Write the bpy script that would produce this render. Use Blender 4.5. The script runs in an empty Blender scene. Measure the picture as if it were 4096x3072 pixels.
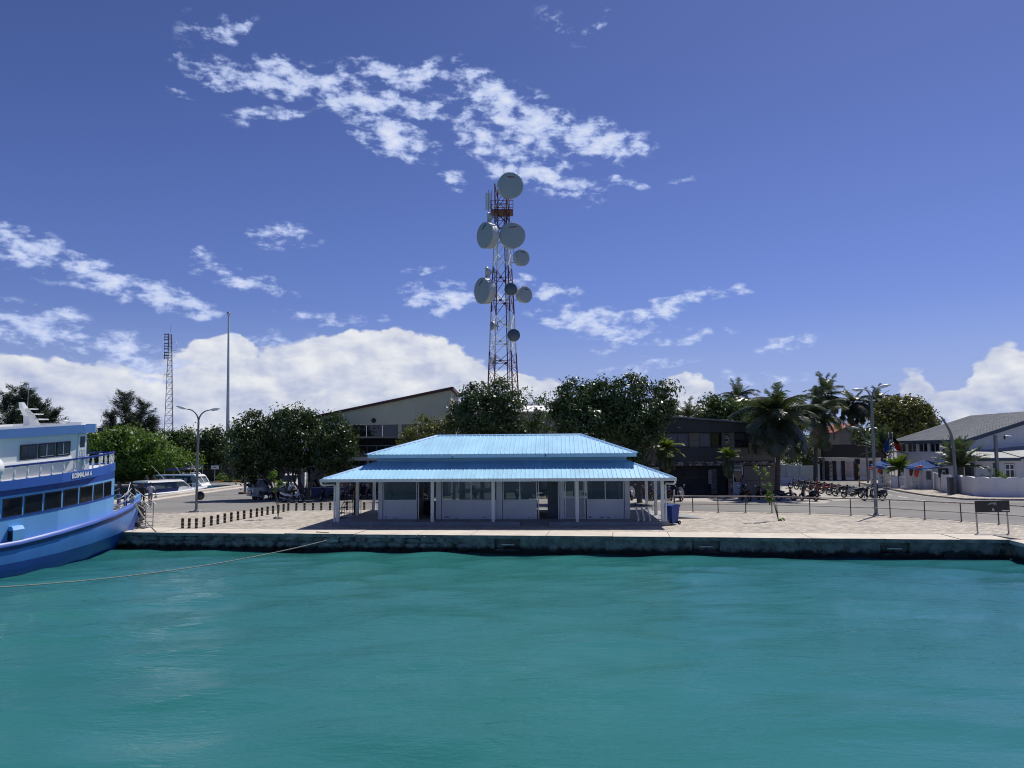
import bpy, bmesh, math, random
import numpy as np
from mathutils import Vector, Matrix, noise as mnoise

random.seed(7)
rng = np.random.default_rng(11)
R = math.radians
PI = math.pi
sc = bpy.context.scene
col = sc.collection

# ------------------------------------------------------------------ camera
FPX, ROLL, HEYE = 3036.0, R(0.4), 4.0
PITCH = math.atan(264 / FPX)
cam_d = bpy.data.cameras.new("camera")
cam = bpy.data.objects.new("camera", cam_d)
col.objects.link(cam)
cam_d.sensor_width = 36.0
cam_d.lens = 36.0 * FPX / 4096.0
cam_d.clip_start, cam_d.clip_end = 0.1, 5000
_r0 = Vector((1, 0, 0))
_u0 = Vector((0, -math.sin(PITCH), math.cos(PITCH)))
_cx = _r0 * math.cos(ROLL) - _u0 * math.sin(ROLL)
_cy = _r0 * math.sin(ROLL) + _u0 * math.cos(ROLL)
_cz = _cx.cross(_cy)
cam.matrix_world = Matrix(((_cx.x, _cy.x, _cz.x, 0), (_cx.y, _cy.y, _cz.y, 0), (_cx.z, _cy.z, _cz.z, HEYE), (0, 0, 0, 1)))
sc.camera = cam


def ray(px, py):
 X = (px - 2048) / FPX
 U = (1536 - py) / FPX
 x = X * math.cos(ROLL) + U * math.sin(ROLL)
 u = -X * math.sin(ROLL) + U * math.cos(ROLL)
 return x, math.cos(PITCH) - u * math.sin(PITCH), math.sin(PITCH) + u * math.cos(PITCH)


def G(px, py, z=0.0):
 """survey point: where the sight line of a photo pixel meets the level z"""
 x, y, k = ray(px, py)
 t = (z - HEYE) / k
 return Vector((x * t, y * t, z))


def W(px, py, Y):
 """survey point at the distance Y"""
 x, y, k = ray(px, py)
 t = Y / y
 return Vector((x * t, Y, HEYE + k * t))


# ------------------------------------------------------------------ light
SUN_EL, SUN_AZ = R(59), R(38)
SKY_STRENGTH = 0.07
sun_d = bpy.data.lights.new("sun", 'SUN')
sun_d.energy = 4.8
sun_d.angle = R(0.5)
sun_d.color = (1.0, 0.95, 0.87)
sun = bpy.data.objects.new("sun", sun_d)
col.objects.link(sun)
_sd = Vector((math.sin(SUN_AZ) * math.cos(SUN_EL), math.cos(SUN_AZ) * math.cos(SUN_EL), math.sin(SUN_EL)))
sun.rotation_euler = _sd.to_track_quat('Z', 'Y').to_euler()
sun.location = (30, 60, 90)

sc.view_settings.view_transform = 'Standard'
sc.view_settings.look = 'None'
sc.view_settings.exposure = 0.0
sc.view_settings.gamma = 1.0
sc.view_settings.use_curve_mapping = False
sc.cycles.max_bounces = 6
sc.cycles.diffuse_bounces = 2
sc.cycles.glossy_bounces = 3
sc.cycles.transmission_bounces = 4
sc.cycles.transparent_max_bounces = 8
sc.cycles.use_denoising = True
sc.cycles.sample_clamp_direct = 4.0
sc.cycles.filter_width = 1.1
sc.cycles.caustics_reflective = False
sc.cycles.caustics_refractive = False


class NT:
 """tiny node-tree helper"""
 def __init__(self, tree):
  self.t = tree
  self.t.nodes.clear()

 def n(self, typ, **kw):
  nd = self.t.nodes.new(typ)
  for k, v in kw.items():
   setattr(nd, k, v)
  return nd

 def l(self, a, b):
  self.t.links.new(a, b)

 def inp(self, sock, v):
  if hasattr(v, 'is_output') or isinstance(v, bpy.types.NodeSocket):
   self.l(v, sock)
  else:
   sock.default_value = v

 def math(self, op, a, b=0.0, c=None, clamp=False):
  nd = self.n('ShaderNodeMath', operation=op, use_clamp=clamp)
  self.inp(nd.inputs[0], a)
  self.inp(nd.inputs[1], b)
  if c is not None:
   self.inp(nd.inputs[2], c)
  return nd.outputs[0]

 def mix(self, f, a, b, blend='MIX'):
  nd = self.n('ShaderNodeMix', data_type='RGBA', blend_type=blend)
  self.inp(nd.inputs[0], f)
  for s, v in ((6, a), (7, b)):
   if isinstance(v, (tuple, list)) and len(v) == 3:
    v = tuple(v) + (1,)
   self.inp(nd.inputs[s], v)
  return nd.outputs[2]

 def noise(self, vec, scale, detail=3.0, rough=0.55, dist=0.0):
  nd = self.n('ShaderNodeTexNoise')
  if vec is not None:
   self.l(vec, nd.inputs['Vector'])
  nd.inputs['Scale'].default_value = scale
  nd.inputs['Detail'].default_value = detail
  nd.inputs['Roughness'].default_value = rough
  nd.inputs['Distortion'].default_value = dist
  return nd.outputs['Fac']

 def smooth(self, v, a, b, lo=0.0, hi=1.0):
  nd = self.n('ShaderNodeMapRange', interpolation_type='SMOOTHSTEP')
  self.inp(nd.inputs[0], v)
  for i, q in ((1, a), (2, b), (3, lo), (4, hi)):
   self.inp(nd.inputs[i], q)
  return nd.outputs[0]


# ------------------------------------------------------------------ sky
world = bpy.data.worlds.new("World")
sc.world = world
world.use_nodes = True


def build_world():
 k = NT(world.node_tree)
 sky = k.n('ShaderNodeTexSky', sky_type='NISHITA')
 sky.sun_disc = False
 sky.sun_elevation = SUN_EL
 sky.sun_rotation = SUN_AZ
 sky.altitude = 0
 sky.air_density = 1.0
 sky.dust_density = 0.6
 sky.ozone_density = 4.0
 geo = k.n('ShaderNodeTexCoord')
 sep = k.n('ShaderNodeSeparateXYZ')
 k.l(geo.outputs['Generated'], sep.inputs[0])
 X, Y, Z = sep.outputs
 deg = 180 / PI
 az = k.math('MULTIPLY', k.math('ARCTAN2', X, Y), deg)
 el = k.math('MULTIPLY', k.math('ARCSINE', Z), deg)
 cmb = k.n('ShaderNodeCombineXYZ')
 k.l(az, cmb.inputs[0])
 k.l(el, cmb.inputs[1])
 AE = cmb.outputs[0]

 def ae(px, py):
  x, y, z = ray(px * 1.8517, py * 1.8517)
  q = math.sqrt(x * x + y * y + z * z)
  return math.atan2(x, y) * deg, math.asin(z / q) * deg

 # warp so that the cloud outlines are ragged
 wn = k.n('ShaderNodeTexNoise')
 k.l(AE, wn.inputs['Vector'])
 wn.inputs['Scale'].default_value = 0.22
 wn.inputs['Detail'].default_value = 3
 sub = k.n('ShaderNodeVectorMath', operation='SUBTRACT')
 k.l(wn.outputs['Color'], sub.inputs[0])
 sub.inputs[1].default_value = (0.5, 0.5, 0.5)
 scl = k.n('ShaderNodeVectorMath', operation='MULTIPLY_ADD')
 k.l(sub.outputs[0], scl.inputs[0])
 scl.inputs[1].default_value = (5.0, 2.6, 0)
 k.l(AE, scl.inputs[2])
 WAE = scl.outputs[0]

 def field(lst, vec):
  out = None
  for (px, py, hw, hh, rot, w) in lst:
   a0, e0 = ae(px, py)
   a1, _ = ae(px + hw, py)
   _, e1 = ae(px, py - hh)
   mp = k.n('ShaderNodeMapping', vector_type='TEXTURE')
   mp.inputs['Location'].default_value = (a0, e0, 0)
   mp.inputs['Rotation'].default_value = (0, 0, R(rot))
   mp.inputs['Scale'].default_value = (max(a1 - a0, .2), max(e1 - e0, .1), 1)
   k.l(vec, mp.inputs[0])
   ln = k.n('ShaderNodeVectorMath', operation='LENGTH')
   k.l(mp.outputs[0], ln.inputs[0])
   v = k.math('MULTIPLY_ADD', ln.outputs['Value'], -w, w)
   out = v if out is None else k.math('SMOOTH_MAX', out, v, 0.12)
  return out

 wisps = [(610, 172, 250, 50, 0, 1), (880, 165, 150, 42, 0, 1), (800, 226, 170, 42, 0, .95), (590, 252, 120, 32, 12, .62),
             (840, 292, 125, 58, -12, 1), (940, 235, 58, 26, 0, .9), (1050, 195, 110, 62, -25, 1), (1130, 265, 190, 75, -12, 1.0),
             (1290, 305, 165, 58, -6, 1), (1160, 375, 190, 55, -14, 1), (1040, 310, 80, 50, -25, .9), (970, 385, 48, 24, -20, .7),
             (490, 62, 110, 48, 20, .42), (620, 508, 85, 40, -12, .66), (70, 545, 190, 58, -18, .85), (210, 598, 210, 55, -16, .85),
             (360, 638, 150, 40, -10, .8), (430, 545, 62, 26, 12, .7), (470, 578, 75, 18, 5, .6), (545, 612, 110, 28, -8, .75),
             (80, 712, 230, 60, -14, .8), (260, 765, 210, 55, -10, .78), (730, 681, 150, 20, 0, .5), (975, 640, 150, 48, 0, .85),
             (1200, 624, 75, 26, 0, 1), (1120, 600, 62, 22, 0, .75), (1285, 690, 190, 48, -4, .95), (1430, 668, 160, 30, 10, .85),
             (1345, 722, 110, 22, 0, .75), (1530, 640, 105, 20, 4, .75), (1490, 733, 130, 16, 6, .62), (1690, 738, 95, 24, 15, .7),
             (1300, 760, 70, 20, 12, .55), (1390, 794, 140, 20, 8, .6), (1200, 62, 60, 40, -30, .35), (1275, 58, 60, 40, 30, .34),
             (920, 575, 75, 14, 5, .55), (380, 195, 60, 30, 10, .35), (1490, 385, 80, 14, 5, .4), (1350, 392, 60, 12, 0, .55),
             (1600, 825, 240, 26, 0, .34), (600, 730, 160, 24, 4, .4)]
 heaps = [(690, 850, 420, 120, 0, 1), (790, 775, 230, 72, 4, 1), (470, 770, 110, 50, 0, .9), (540, 830, 240, 80, 0, .8),
             (255, 832, 150, 50, 0, .8), (40, 832, 130, 62, 0, .9), (930, 800, 190, 50, -10, .95), (1080, 838, 170, 44, -6, .95),
             (1490, 858, 72, 58, 0, .9), (1450, 885, 120, 40, 0, .7), (2185, 820, 110, 100, 10, .95), (2090, 880, 110, 60, 20, .8),
             (1985, 825, 75, 42, -15, .58), (2000, 890, 120, 36, 0, .6), (1600, 890, 160, 30, 0, .55), (300, 885, 560, 90, 0, .95), (760, 900, 420, 70, 0, .9)]
 # texture of the fine, wind-combed cloud
 mpA = k.n('ShaderNodeMapping')
 mpA.inputs['Scale'].default_value = (0.62, 1.2, 1)
 mpA.inputs['Rotation'].default_value = (0, 0, R(4))
 k.l(AE, mpA.inputs[0])
 nA = k.noise(mpA.outputs[0], 1.0, 10, .60, .12)
 fA = field(wisps, WAE)
 dA = k.math('ADD', k.math('MULTIPLY', fA, 0.85), k.math('MULTIPLY_ADD', nA, 3.0, -1.60))
 alA = k.smooth(dA, 0.0, 0.62)
 # keep the noise out of the open blue
 alA = k.math('MULTIPLY', alA, k.smooth(fA, 0.0, 0.22))
 # billowing heaps
 mpB = k.n('ShaderNodeMapping')
 mpB.inputs['Scale'].default_value = (0.8, 1.1, 1)
 k.l(AE, mpB.inputs[0])
 nB = k.noise(mpB.outputs[0], 0.5, 10, .52, .1)
 fB = field(heaps, WAE)
 dB = k.math('ADD', k.math('MULTIPLY', fB, 1.5), k.math('MULTIPLY_ADD', nB, 1.9, -1.02))
 alB = k.math('MULTIPLY', k.smooth(dB, 0.0, 0.22), k.smooth(fB, 0.0, 0.12))
 # light and grey parts of the heaps
 mpC = k.n('ShaderNodeMapping')
 mpC.inputs['Scale'].default_value = (0.45, 1.3, 1)
 mpC.inputs['Location'].default_value = (3.1, 0.35, 0)
 k.l(AE, mpC.inputs[0])
 nC = k.noise(mpC.outputs[0], 0.7, 9, .56, .3)
 hi = k.smooth(el, 2.0, 11.5)
 # the side towards the sun is brighter: compare the density with that a little up-sun
 def dens(off):
  mp = k.n('ShaderNodeMapping')
  mp.inputs['Scale'].default_value = (0.8, 1.1, 1)
  mp.inputs['Location'].default_value = off
  k.l(AE, mp.inputs[0])
  return k.noise(mp.outputs[0], 0.34, 4, .5, .1)
 dif = k.math('SUBTRACT', dens((0, 0, 0)), dens((0.35, 0.75, 0)))
 lit = k.math('ADD', k.math('MULTIPLY_ADD', dif, 2.0, .55), k.math('ADD', k.math('MULTIPLY', hi, 0.34), k.math('MULTIPLY_ADD', nC, 1.2, -.62)), clamp=True)
 s = 1.0 / SKY_STRENGTH
 heapcol = k.mix(lit, (.36 * s, .43 * s, .66 * s), (.80 * s, .82 * s, .86 * s))
 wispcol = k.mix(k.smooth(dA, .2, 1.3), (.45 * s, .55 * s, .86 * s), (.78 * s, .83 * s, .95 * s))
 # blue of the clear sky, a touch violet as the camera saw it
 tint = k.mix(k.smooth(el, 8.0, 34.0), (.77, .79, 1.28), (.60, .64, 1.02))
 base = k.mix(1.0, sky.outputs[0], tint, 'MULTIPLY')
 base = k.mix(k.math('MULTIPLY', k.smooth(el, 11.0, 0.0), .8), base, (.36 * s, .46 * s, .78 * s))
 c1 = k.mix(alB, base, heapcol)
 c2 = k.mix(k.math('MULTIPLY', alA, .92), c1, wispcol)
 # no clouds below the horizon
 c3 = k.mix(k.smooth(el, -1.5, 0.0), base, c2)
 bg = k.n('ShaderNodeBackground')
 k.l(c3, bg.inputs[0])
 bg.inputs[1].default_value = SKY_STRENGTH
 out = k.n('ShaderNodeOutputWorld')
 k.l(bg.outputs[0], out.inputs[0])


build_world()
world.cycles.sampling_method = 'MANUAL'
world.cycles.sample_map_resolution = 512


# ------------------------------------------------------------------ materials
def mat(name, rgb, rough=.6, metal=0.0, var=.12, vs=1.2, bump=0.0, bs=12.0, spec=.5, dirt=0.0, dirtcol=(.08, .07, .06),
  stretch=None, coat=0.0):
 """painted / cast surface: base colour with grain, optional dirt streaks and fine relief"""
 m = bpy.data.materials.new(name)
 m.use_nodes = True
 k = NT(m.node_tree)
 tc = k.n('ShaderNodeTexCoord')
 vec = tc.outputs['Object']
 if stretch:
  mp = k.n('ShaderNodeMapping')
  mp.inputs['Scale'].default_value = stretch
  k.l(vec, mp.inputs[0])
  vec = mp.outputs[0]
 f = k.noise(vec, vs, 4, .6)
 lo = tuple(max(c * (1 - var), 0) for c in rgb)
 hi = tuple(min(c * (1 + var), 1) for c in rgb)
 c = k.mix(k.smooth(f, .3, .7), lo, hi)
 if dirt > 0:
  mp2 = k.n('ShaderNodeMapping')
  mp2.inputs['Scale'].default_value = (1.0, 1.0, .25)
  k.l(tc.outputs['Object'], mp2.inputs[0])
  d = k.noise(mp2.outputs[0], vs * 2.3, 6, .7)
  c = k.mix(k.math('MULTIPLY', k.smooth(d, .52, .75), dirt), c, dirtcol)
 b = k.n('ShaderNodeBsdfPrincipled')
 k.l(c, b.inputs['Base Color'])
 b.inputs['Roughness'].default_value = rough
 b.inputs['Metallic'].default_value = metal
 b.inputs['Specular IOR Level'].default_value = spec
 b.inputs['Coat Weight'].default_value = coat
 if bump > 0:
  h = k.noise(vec, bs, 3, .6)
  bp = k.n('ShaderNodeBump')
  bp.inputs['Strength'].default_value = bump
  bp.inputs['Distance'].default_value = .02
  k.l(h, bp.inputs['Height'])
  k.l(bp.outputs[0], b.inputs['Normal'])
 o = k.n('ShaderNodeOutputMaterial')
 k.l(b.outputs[0], o.inputs[0])
 return m


def leafmat(name, dark, light, rough=.42, trans=.25, spec=.5):
 m = bpy.data.materials.new(name)
 m.use_nodes = True
 k = NT(m.node_tree)
 g = k.n('ShaderNodeNewGeometry')
 tc = k.n('ShaderNodeTexCoord')
 f = k.noise(tc.outputs['Object'], .55, 3, .6)
 q = k.math('ADD', k.math('MULTIPLY', g.outputs['Random Per Island'], .6), k.math('MULTIPLY_ADD', f, 1.4, -.5), clamp=True)
 c = k.mix(q, dark, light)
 b = k.n('ShaderNodeBsdfPrincipled')
 k.l(c, b.inputs['Base Color'])
 b.inputs['Roughness'].default_value = rough
 b.inputs['Specular IOR Level'].default_value = spec
 t = k.n('ShaderNodeBsdfTranslucent')
 k.l(k.mix(.5, c, (light[0] * 1.3, light[1] * 1.5, light[2] * .7)), t.inputs[0])
 mx = k.n('ShaderNodeMixShader')
 mx.inputs[0].default_value = trans
 k.l(b.outputs[0], mx.inputs[1])
 k.l(t.outputs[0], mx.inputs[2])
 o = k.n('ShaderNodeOutputMaterial')
 k.l(mx.outputs[0], o.inputs[0])
 return m


def glassmat(name, tint, through=.5, rough=.03):
 """thin window pane: part see-through, part mirror"""
 m = bpy.data.materials.new(name)
 m.use_nodes = True
 k = NT(m.node_tree)
 tr = k.n('ShaderNodeBsdfTransparent')
 tr.inputs[0].default_value = tuple(min(1, t) for t in tint) + (1,)
 d = k.n('ShaderNodeBsdfPrincipled')
 d.inputs['Base Color'].default_value = (tint[0] * .08, tint[1] * .08, tint[2] * .1, 1)
 d.inputs['Roughness'].default_value = rough
 d.inputs['Specular IOR Level'].default_value = .8
 mx = k.n('ShaderNodeMixShader')
 mx.inputs[0].default_value = 1 - through
 k.l(tr.outputs[0], mx.inputs[1])
 k.l(d.outputs[0], mx.inputs[2])
 o = k.n('ShaderNodeOutputMaterial')
 k.l(mx.outputs[0], o.inputs[0])
 return m


# ------------------------------------------------------------------ mesh helper
class MB:
 def __init__(self):
  self.v, self.f, self.mi, self.sm = [], [], [], []

 def _add(self, vs, fs, m=0, smooth=False):
  o = len(self.v)
  self.v.extend([tuple(p) for p in vs])
  for f in fs:
   self.f.append(tuple(i + o for i in f))
   self.mi.append(m)
   self.sm.append(smooth)
  return self

 def box(self, x0, x1, y0, y1, z0, z1, m=0):
  return self._add([(x0, y0, z0), (x1, y0, z0), (x1, y1, z0), (x0, y1, z0), (x0, y0, z1), (x1, y0, z1), (x1, y1, z1), (x0, y1, z1)],
                         [(0, 3, 2, 1), (4, 5, 6, 7), (0, 1, 5, 4), (1, 2, 6, 5), (2, 3, 7, 6), (3, 0, 4, 7)], m)

 def hexa(self, p, m=0):
  """8 corners: bottom ring 4, top ring 4"""
  return self._add(p, [(0, 3, 2, 1), (4, 5, 6, 7), (0, 1, 5, 4), (1, 2, 6, 5), (2, 3, 7, 6), (3, 0, 4, 7)], m)

 def quad(self, a, b, c, d, m=0):
  return self._add([a, b, c, d], [(0, 1, 2, 3)], m)

 def poly(self, pts, m=0):
  return self._add(pts, [tuple(range(len(pts)))], m)

 def prism(self, pts, vec, m=0):
  """closed outline pts pushed along vec"""
  n = len(pts)
  P = [Vector(p) for p in pts]
  Q = [p + Vector(vec) for p in P]
  fs = [tuple(range(n))[::-1], tuple(range(n, 2 * n))]
  for i in range(n):
   j = (i + 1) % n
   fs.append((i, j, n + j, n + i))
  return self._add(P + Q, fs, m)

 def tube(self, pts, r, n=8, m=0, cap=True, smooth=True, radii=None):
  P = [Vector(p) for p in pts]
  rs = radii if radii else [r] * len(P)
  vs, fs = [], []
  ref = None
  for i, p in enumerate(P):
   d = (P[min(i + 1, len(P) - 1)] - P[max(i - 1, 0)])
   if d.length < 1e-9:
    d = Vector((0, 0, 1))
   d.normalize()
   if ref is None:
    ref = Vector((0, 0, 1)) if abs(d.z) < .9 else Vector((1, 0, 0))
   a = d.cross(ref)
   if a.length < 1e-6:
    a = d.orthogonal()
   a.normalize()
   b = d.cross(a)
   ref = b.cross(d) * -1 if False else ref
   for q in range(n):
    t = 2 * PI * q / n
    vs.append(p + (a * math.cos(t) + b * math.sin(t)) * rs[i])
  for i in range(len(P) - 1):
   for q in range(n):
    w = (q + 1) % n
    fs.append((i * n + q, i * n + w, (i + 1) * n + w, (i + 1) * n + q))
  self._add(vs, fs, m, smooth)
  if cap:
   self._add(vs[:n], [tuple(range(n))[::-1]], m)
   self._add(vs[-n:], [tuple(range(n))], m)
  return self

 def bar(self, a, b, w, h=None, m=0):
  """square bar from a to b"""
  a, b = Vector(a), Vector(b)
  h = h or w
  d = (b - a).normalized()
  s = d.cross(Vector((0, 0, 1)))
  if s.length < 1e-4:
   s = Vector((1, 0, 0))
  s.normalize()
  u = s.cross(d)
  s = s * (w / 2)
  u = u * (h / 2)
  return self.hexa([a - s - u, a + s - u, a + s + u, a - s + u, b - s - u, b + s - u, b + s + u, b - s + u], m)

 def lathe(self, prof, c=(0, 0, 0), n=16, m=0, axis='Z', smooth=True):
  vs, fs = [], []
  for (r, h) in prof:
   for q in range(n):
    t = 2 * PI * q / n
    x, y = r * math.cos(t), r * math.sin(t)
    p = (x, y, h) if axis == 'Z' else ((h, x, y) if axis == 'X' else (x, h, y))
    vs.append((p[0] + c[0], p[1] + c[1], p[2] + c[2]))
  for i in range(len(prof) - 1):
   for q in range(n):
    w = (q + 1) % n
    fs.append((i * n + q, i * n + w, (i + 1) * n + w, (i + 1) * n + q))
  self._add(vs, fs, m, smooth)
  self._add(vs[:n], [tuple(range(n))[::-1]], m)
  self._add(vs[-n:], [tuple(range(n))], m)
  return self

 def ell(self, c, r, nu=12, nv=8, m=0):
  vs, fs = [], []
  for j in range(nv + 1):
   b = -PI / 2 + PI * j / nv
   for i in range(nu):
    a = 2 * PI * i / nu
    vs.append((c[0] + r[0] * math.cos(b) * math.cos(a), c[1] + r[1] * math.cos(b) * math.sin(a), c[2] + r[2] * math.sin(b)))
  for j in range(nv):
   for i in range(nu):
    w = (i + 1) % nu
    fs.append((j * nu + i, j * nu + w, (j + 1) * nu + w, (j + 1) * nu + i))
  return self._add(vs, fs, m, True)

 def torus(self, c, R_, r, axis='X', nu=20, nv=8, m=0, a0=0, a1=2 * PI):
  vs, fs = [], []
  full = abs(a1 - a0 - 2 * PI) < 1e-6
  N = nu if full else nu + 1
  for i in range(N):
   a = a0 + (a1 - a0) * i / nu
   for j in range(nv):
    b = 2 * PI * j / nv
    q = R_ + r * math.cos(b)
    x, y, z = q * math.cos(a), q * math.sin(a), r * math.sin(b)
    p = (z, x, y) if axis == 'X' else ((x, z, y) if axis == 'Y' else (x, y, z))
    vs.append((p[0] + c[0], p[1] + c[1], p[2] + c[2]))
  for i in range(nu):
   k2 = (i + 1) % N
   for j in range(nv):
    w = (j + 1) % nv
    fs.append((i * nv + j, k2 * nv + j, k2 * nv + w, i * nv + w))
  return self._add(vs, fs, m, True)

 def loft(self, rings, m=0, closed=True, smooth=True, caps=True):
  n = len(rings[0])
  vs = [p for rg in rings for p in rg]
  fs = []
  for i in range(len(rings) - 1):
   for q in range(n if closed else n - 1):
    w = (q + 1) % n
    fs.append((i * n + q, i * n + w, (i + 1) * n + w, (i + 1) * n + q))
  self._add(vs, fs, m, smooth)
  if caps and closed:
   self._add(rings[0], [tuple(range(n))[::-1]], m)
   self._add(rings[-1], [tuple(range(n))], m)
  return self

 def mesh(self, name, mats):
  me = bpy.data.meshes.new(name)
  me.from_pydata(self.v, [], self.f)
  for m in (mats if isinstance(mats, (list, tuple)) else [mats]):
   me.materials.append(m)
  me.polygons.foreach_set('material_index', self.mi)
  me.polygons.foreach_set('use_smooth', self.sm)
  me.update()
  return me

 def build(self, name, mats, parent=None, loc=None, rotz=None):
  return link(name, self.mesh(name, mats), parent, loc, rotz)


def link(name, me, parent=None, loc=None, rotz=None):
 o = bpy.data.objects.new(name, me)
 col.objects.link(o)
 if parent is not None:
  o.parent = parent
 if loc is not None:
  o.location = loc
 if rotz is not None:
  o.rotation_euler = (0, 0, rotz)
 return o


def tag(o, label=None, cat=None, group=None, kind=None):
 if label:
  o['label'] = label
 if cat:
  o['category'] = cat
 if group:
  o['group'] = group
 if kind:
  o['kind'] = kind
 return o


def thing(name, label, cat, loc=(0, 0, 0), rotz=0.0, group=None):
 o = bpy.data.objects.new(name, None)
 o.empty_display_size = .2
 col.objects.link(o)
 o.location = loc
 o.rotation_euler = (0, 0, rotz)
 return tag(o, label, cat, group)


KIDS = {}


def copy_tree(o, parent=None):
 c = o.copy()
 col.objects.link(c)
 if parent is not None:
  c.parent = parent
 for ch in [q for q in o.children]:
  copy_tree(ch, c)
 return c


def meshdata(name, verts, faces4, mats, smooth=False):
 """fast mesh from numpy arrays (quads)"""
 me = bpy.data.meshes.new(name)
 nv, nf = len(verts), len(faces4)
 me.vertices.add(nv)
 me.vertices.foreach_set('co', np.asarray(verts, dtype=np.float32).ravel())
 me.loops.add(nf * 4)
 me.loops.foreach_set('vertex_index', np.asarray(faces4, dtype=np.int32).ravel())
 me.polygons.add(nf)
 me.polygons.foreach_set('loop_start', np.arange(0, nf * 4, 4, dtype=np.int32))
 me.polygons.foreach_set('use_smooth', np.full(nf, smooth, dtype=bool))
 for m in (mats if isinstance(mats, (list, tuple)) else [mats]):
  me.materials.append(m)
 me.update(calc_edges=True)
 return me


WHITE = mat('white_paint', (.74, .75, .76), .55, var=.05, dirt=.25, dirtcol=(.4, .38, .35))
WHITE2 = mat('white_wall_paint', (.66, .67, .70), .8, var=.05, vs=.7, dirt=.25, dirtcol=(.36, .36, .37), bump=.15)
GLOSSW = mat('white_gelcoat', (.80, .81, .80), .22, var=.03, coat=.3)
BLACK = mat('black_plastic', (.012, .012, .013), .35, var=.3)
RUBBER = mat('black_rubber', (.014, .014, .014), .8, var=.3, bump=.4, bs=30)
STEEL = mat('galvanised_steel', (.42, .44, .46), .45, .6, var=.12, vs=4)
DARKSTEEL = mat('weathered_steel_rail', (.10, .085, .08), .6, .3, var=.35, vs=5)
CHROME = mat('chrome', (.7, .7, .72), .12, 1.0, var=.03)
CONC = mat('concrete', (.36, .35, .33), .85, var=.14, vs=.9, bump=.4, bs=9, dirt=.35, dirtcol=(.16, .15, .14))
CONCL = mat('pale_concrete', (.56, .51, .43), .85, var=.10, vs=.8, bump=.3, bs=9, dirt=.3, dirtcol=(.3, .27, .24))
WOODB = mat('bark', (.10, .085, .07), .9, var=.3, vs=6, bump=.7, bs=14)
WINDARK = mat('dark_window_glass', (.012, .015, .02), .06, var=.2, spec=.7)
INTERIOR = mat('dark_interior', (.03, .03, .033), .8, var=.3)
# ================================================================== land, road, quay, sea
ROADZ = -0.10
WATERZ = -0.85
QR = G(4040, 2158)
QL0 = G(560, 2128)
qdir = (QR - QL0).normalized()
QL = QL0 - qdir * 14.0
qn = Vector((-qdir.y, qdir.x, 0))          # inland
ARM = Vector((17.0, 8.0, 0))
HARB = [Vector((-32.6, 61.9, 0)), Vector((-32.6, 86.5, 0)), Vector((-32.5, 95.2, 0))]


def asphalt():
 m = bpy.data.materials.new('asphalt')
 m.use_nodes = True
 k = NT(m.node_tree)
 tc = k.n('ShaderNodeTexCoord')
 v = tc.outputs['Object']
 big = k.noise(v, .12, 5, .6)
 mp = k.n('ShaderNodeMapping')
 mp.inputs['Scale'].default_value = (.25, 1.6, 1)
 mp.inputs['Rotation'].default_value = (0, 0, R(8))
 k.l(v, mp.inputs[0])
 lane = k.noise(mp.outputs[0], .35, 4, .6)
 fine = k.noise(v, 30, 2, .6)
 c = k.mix(k.smooth(big, .3, .7), (.150, .147, .140), (.215, .208, .195))
 c = k.mix(k.math('MULTIPLY', k.smooth(lane, .5, .7), .5), c, (.27, .26, .24))
 c = k.mix(k.math('MULTIPLY', k.smooth(fine, .5, .75), .35), c, (.06, .06, .06))
 b = k.n('ShaderNodeBsdfPrincipled')
 k.l(c, b.inputs['Base Color'])
 b.inputs['Roughness'].default_value = .9
 bp = k.n('ShaderNodeBump')
 bp.inputs['Strength'].default_value = .25
 bp.inputs['Distance'].default_value = .01
 k.l(fine, bp.inputs['Height'])
 k.l(bp.outputs[0], b.inputs['Normal'])
 o = k.n('ShaderNodeOutputMaterial')
 k.l(b.outputs[0], o.inputs[0])
 return m


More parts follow.
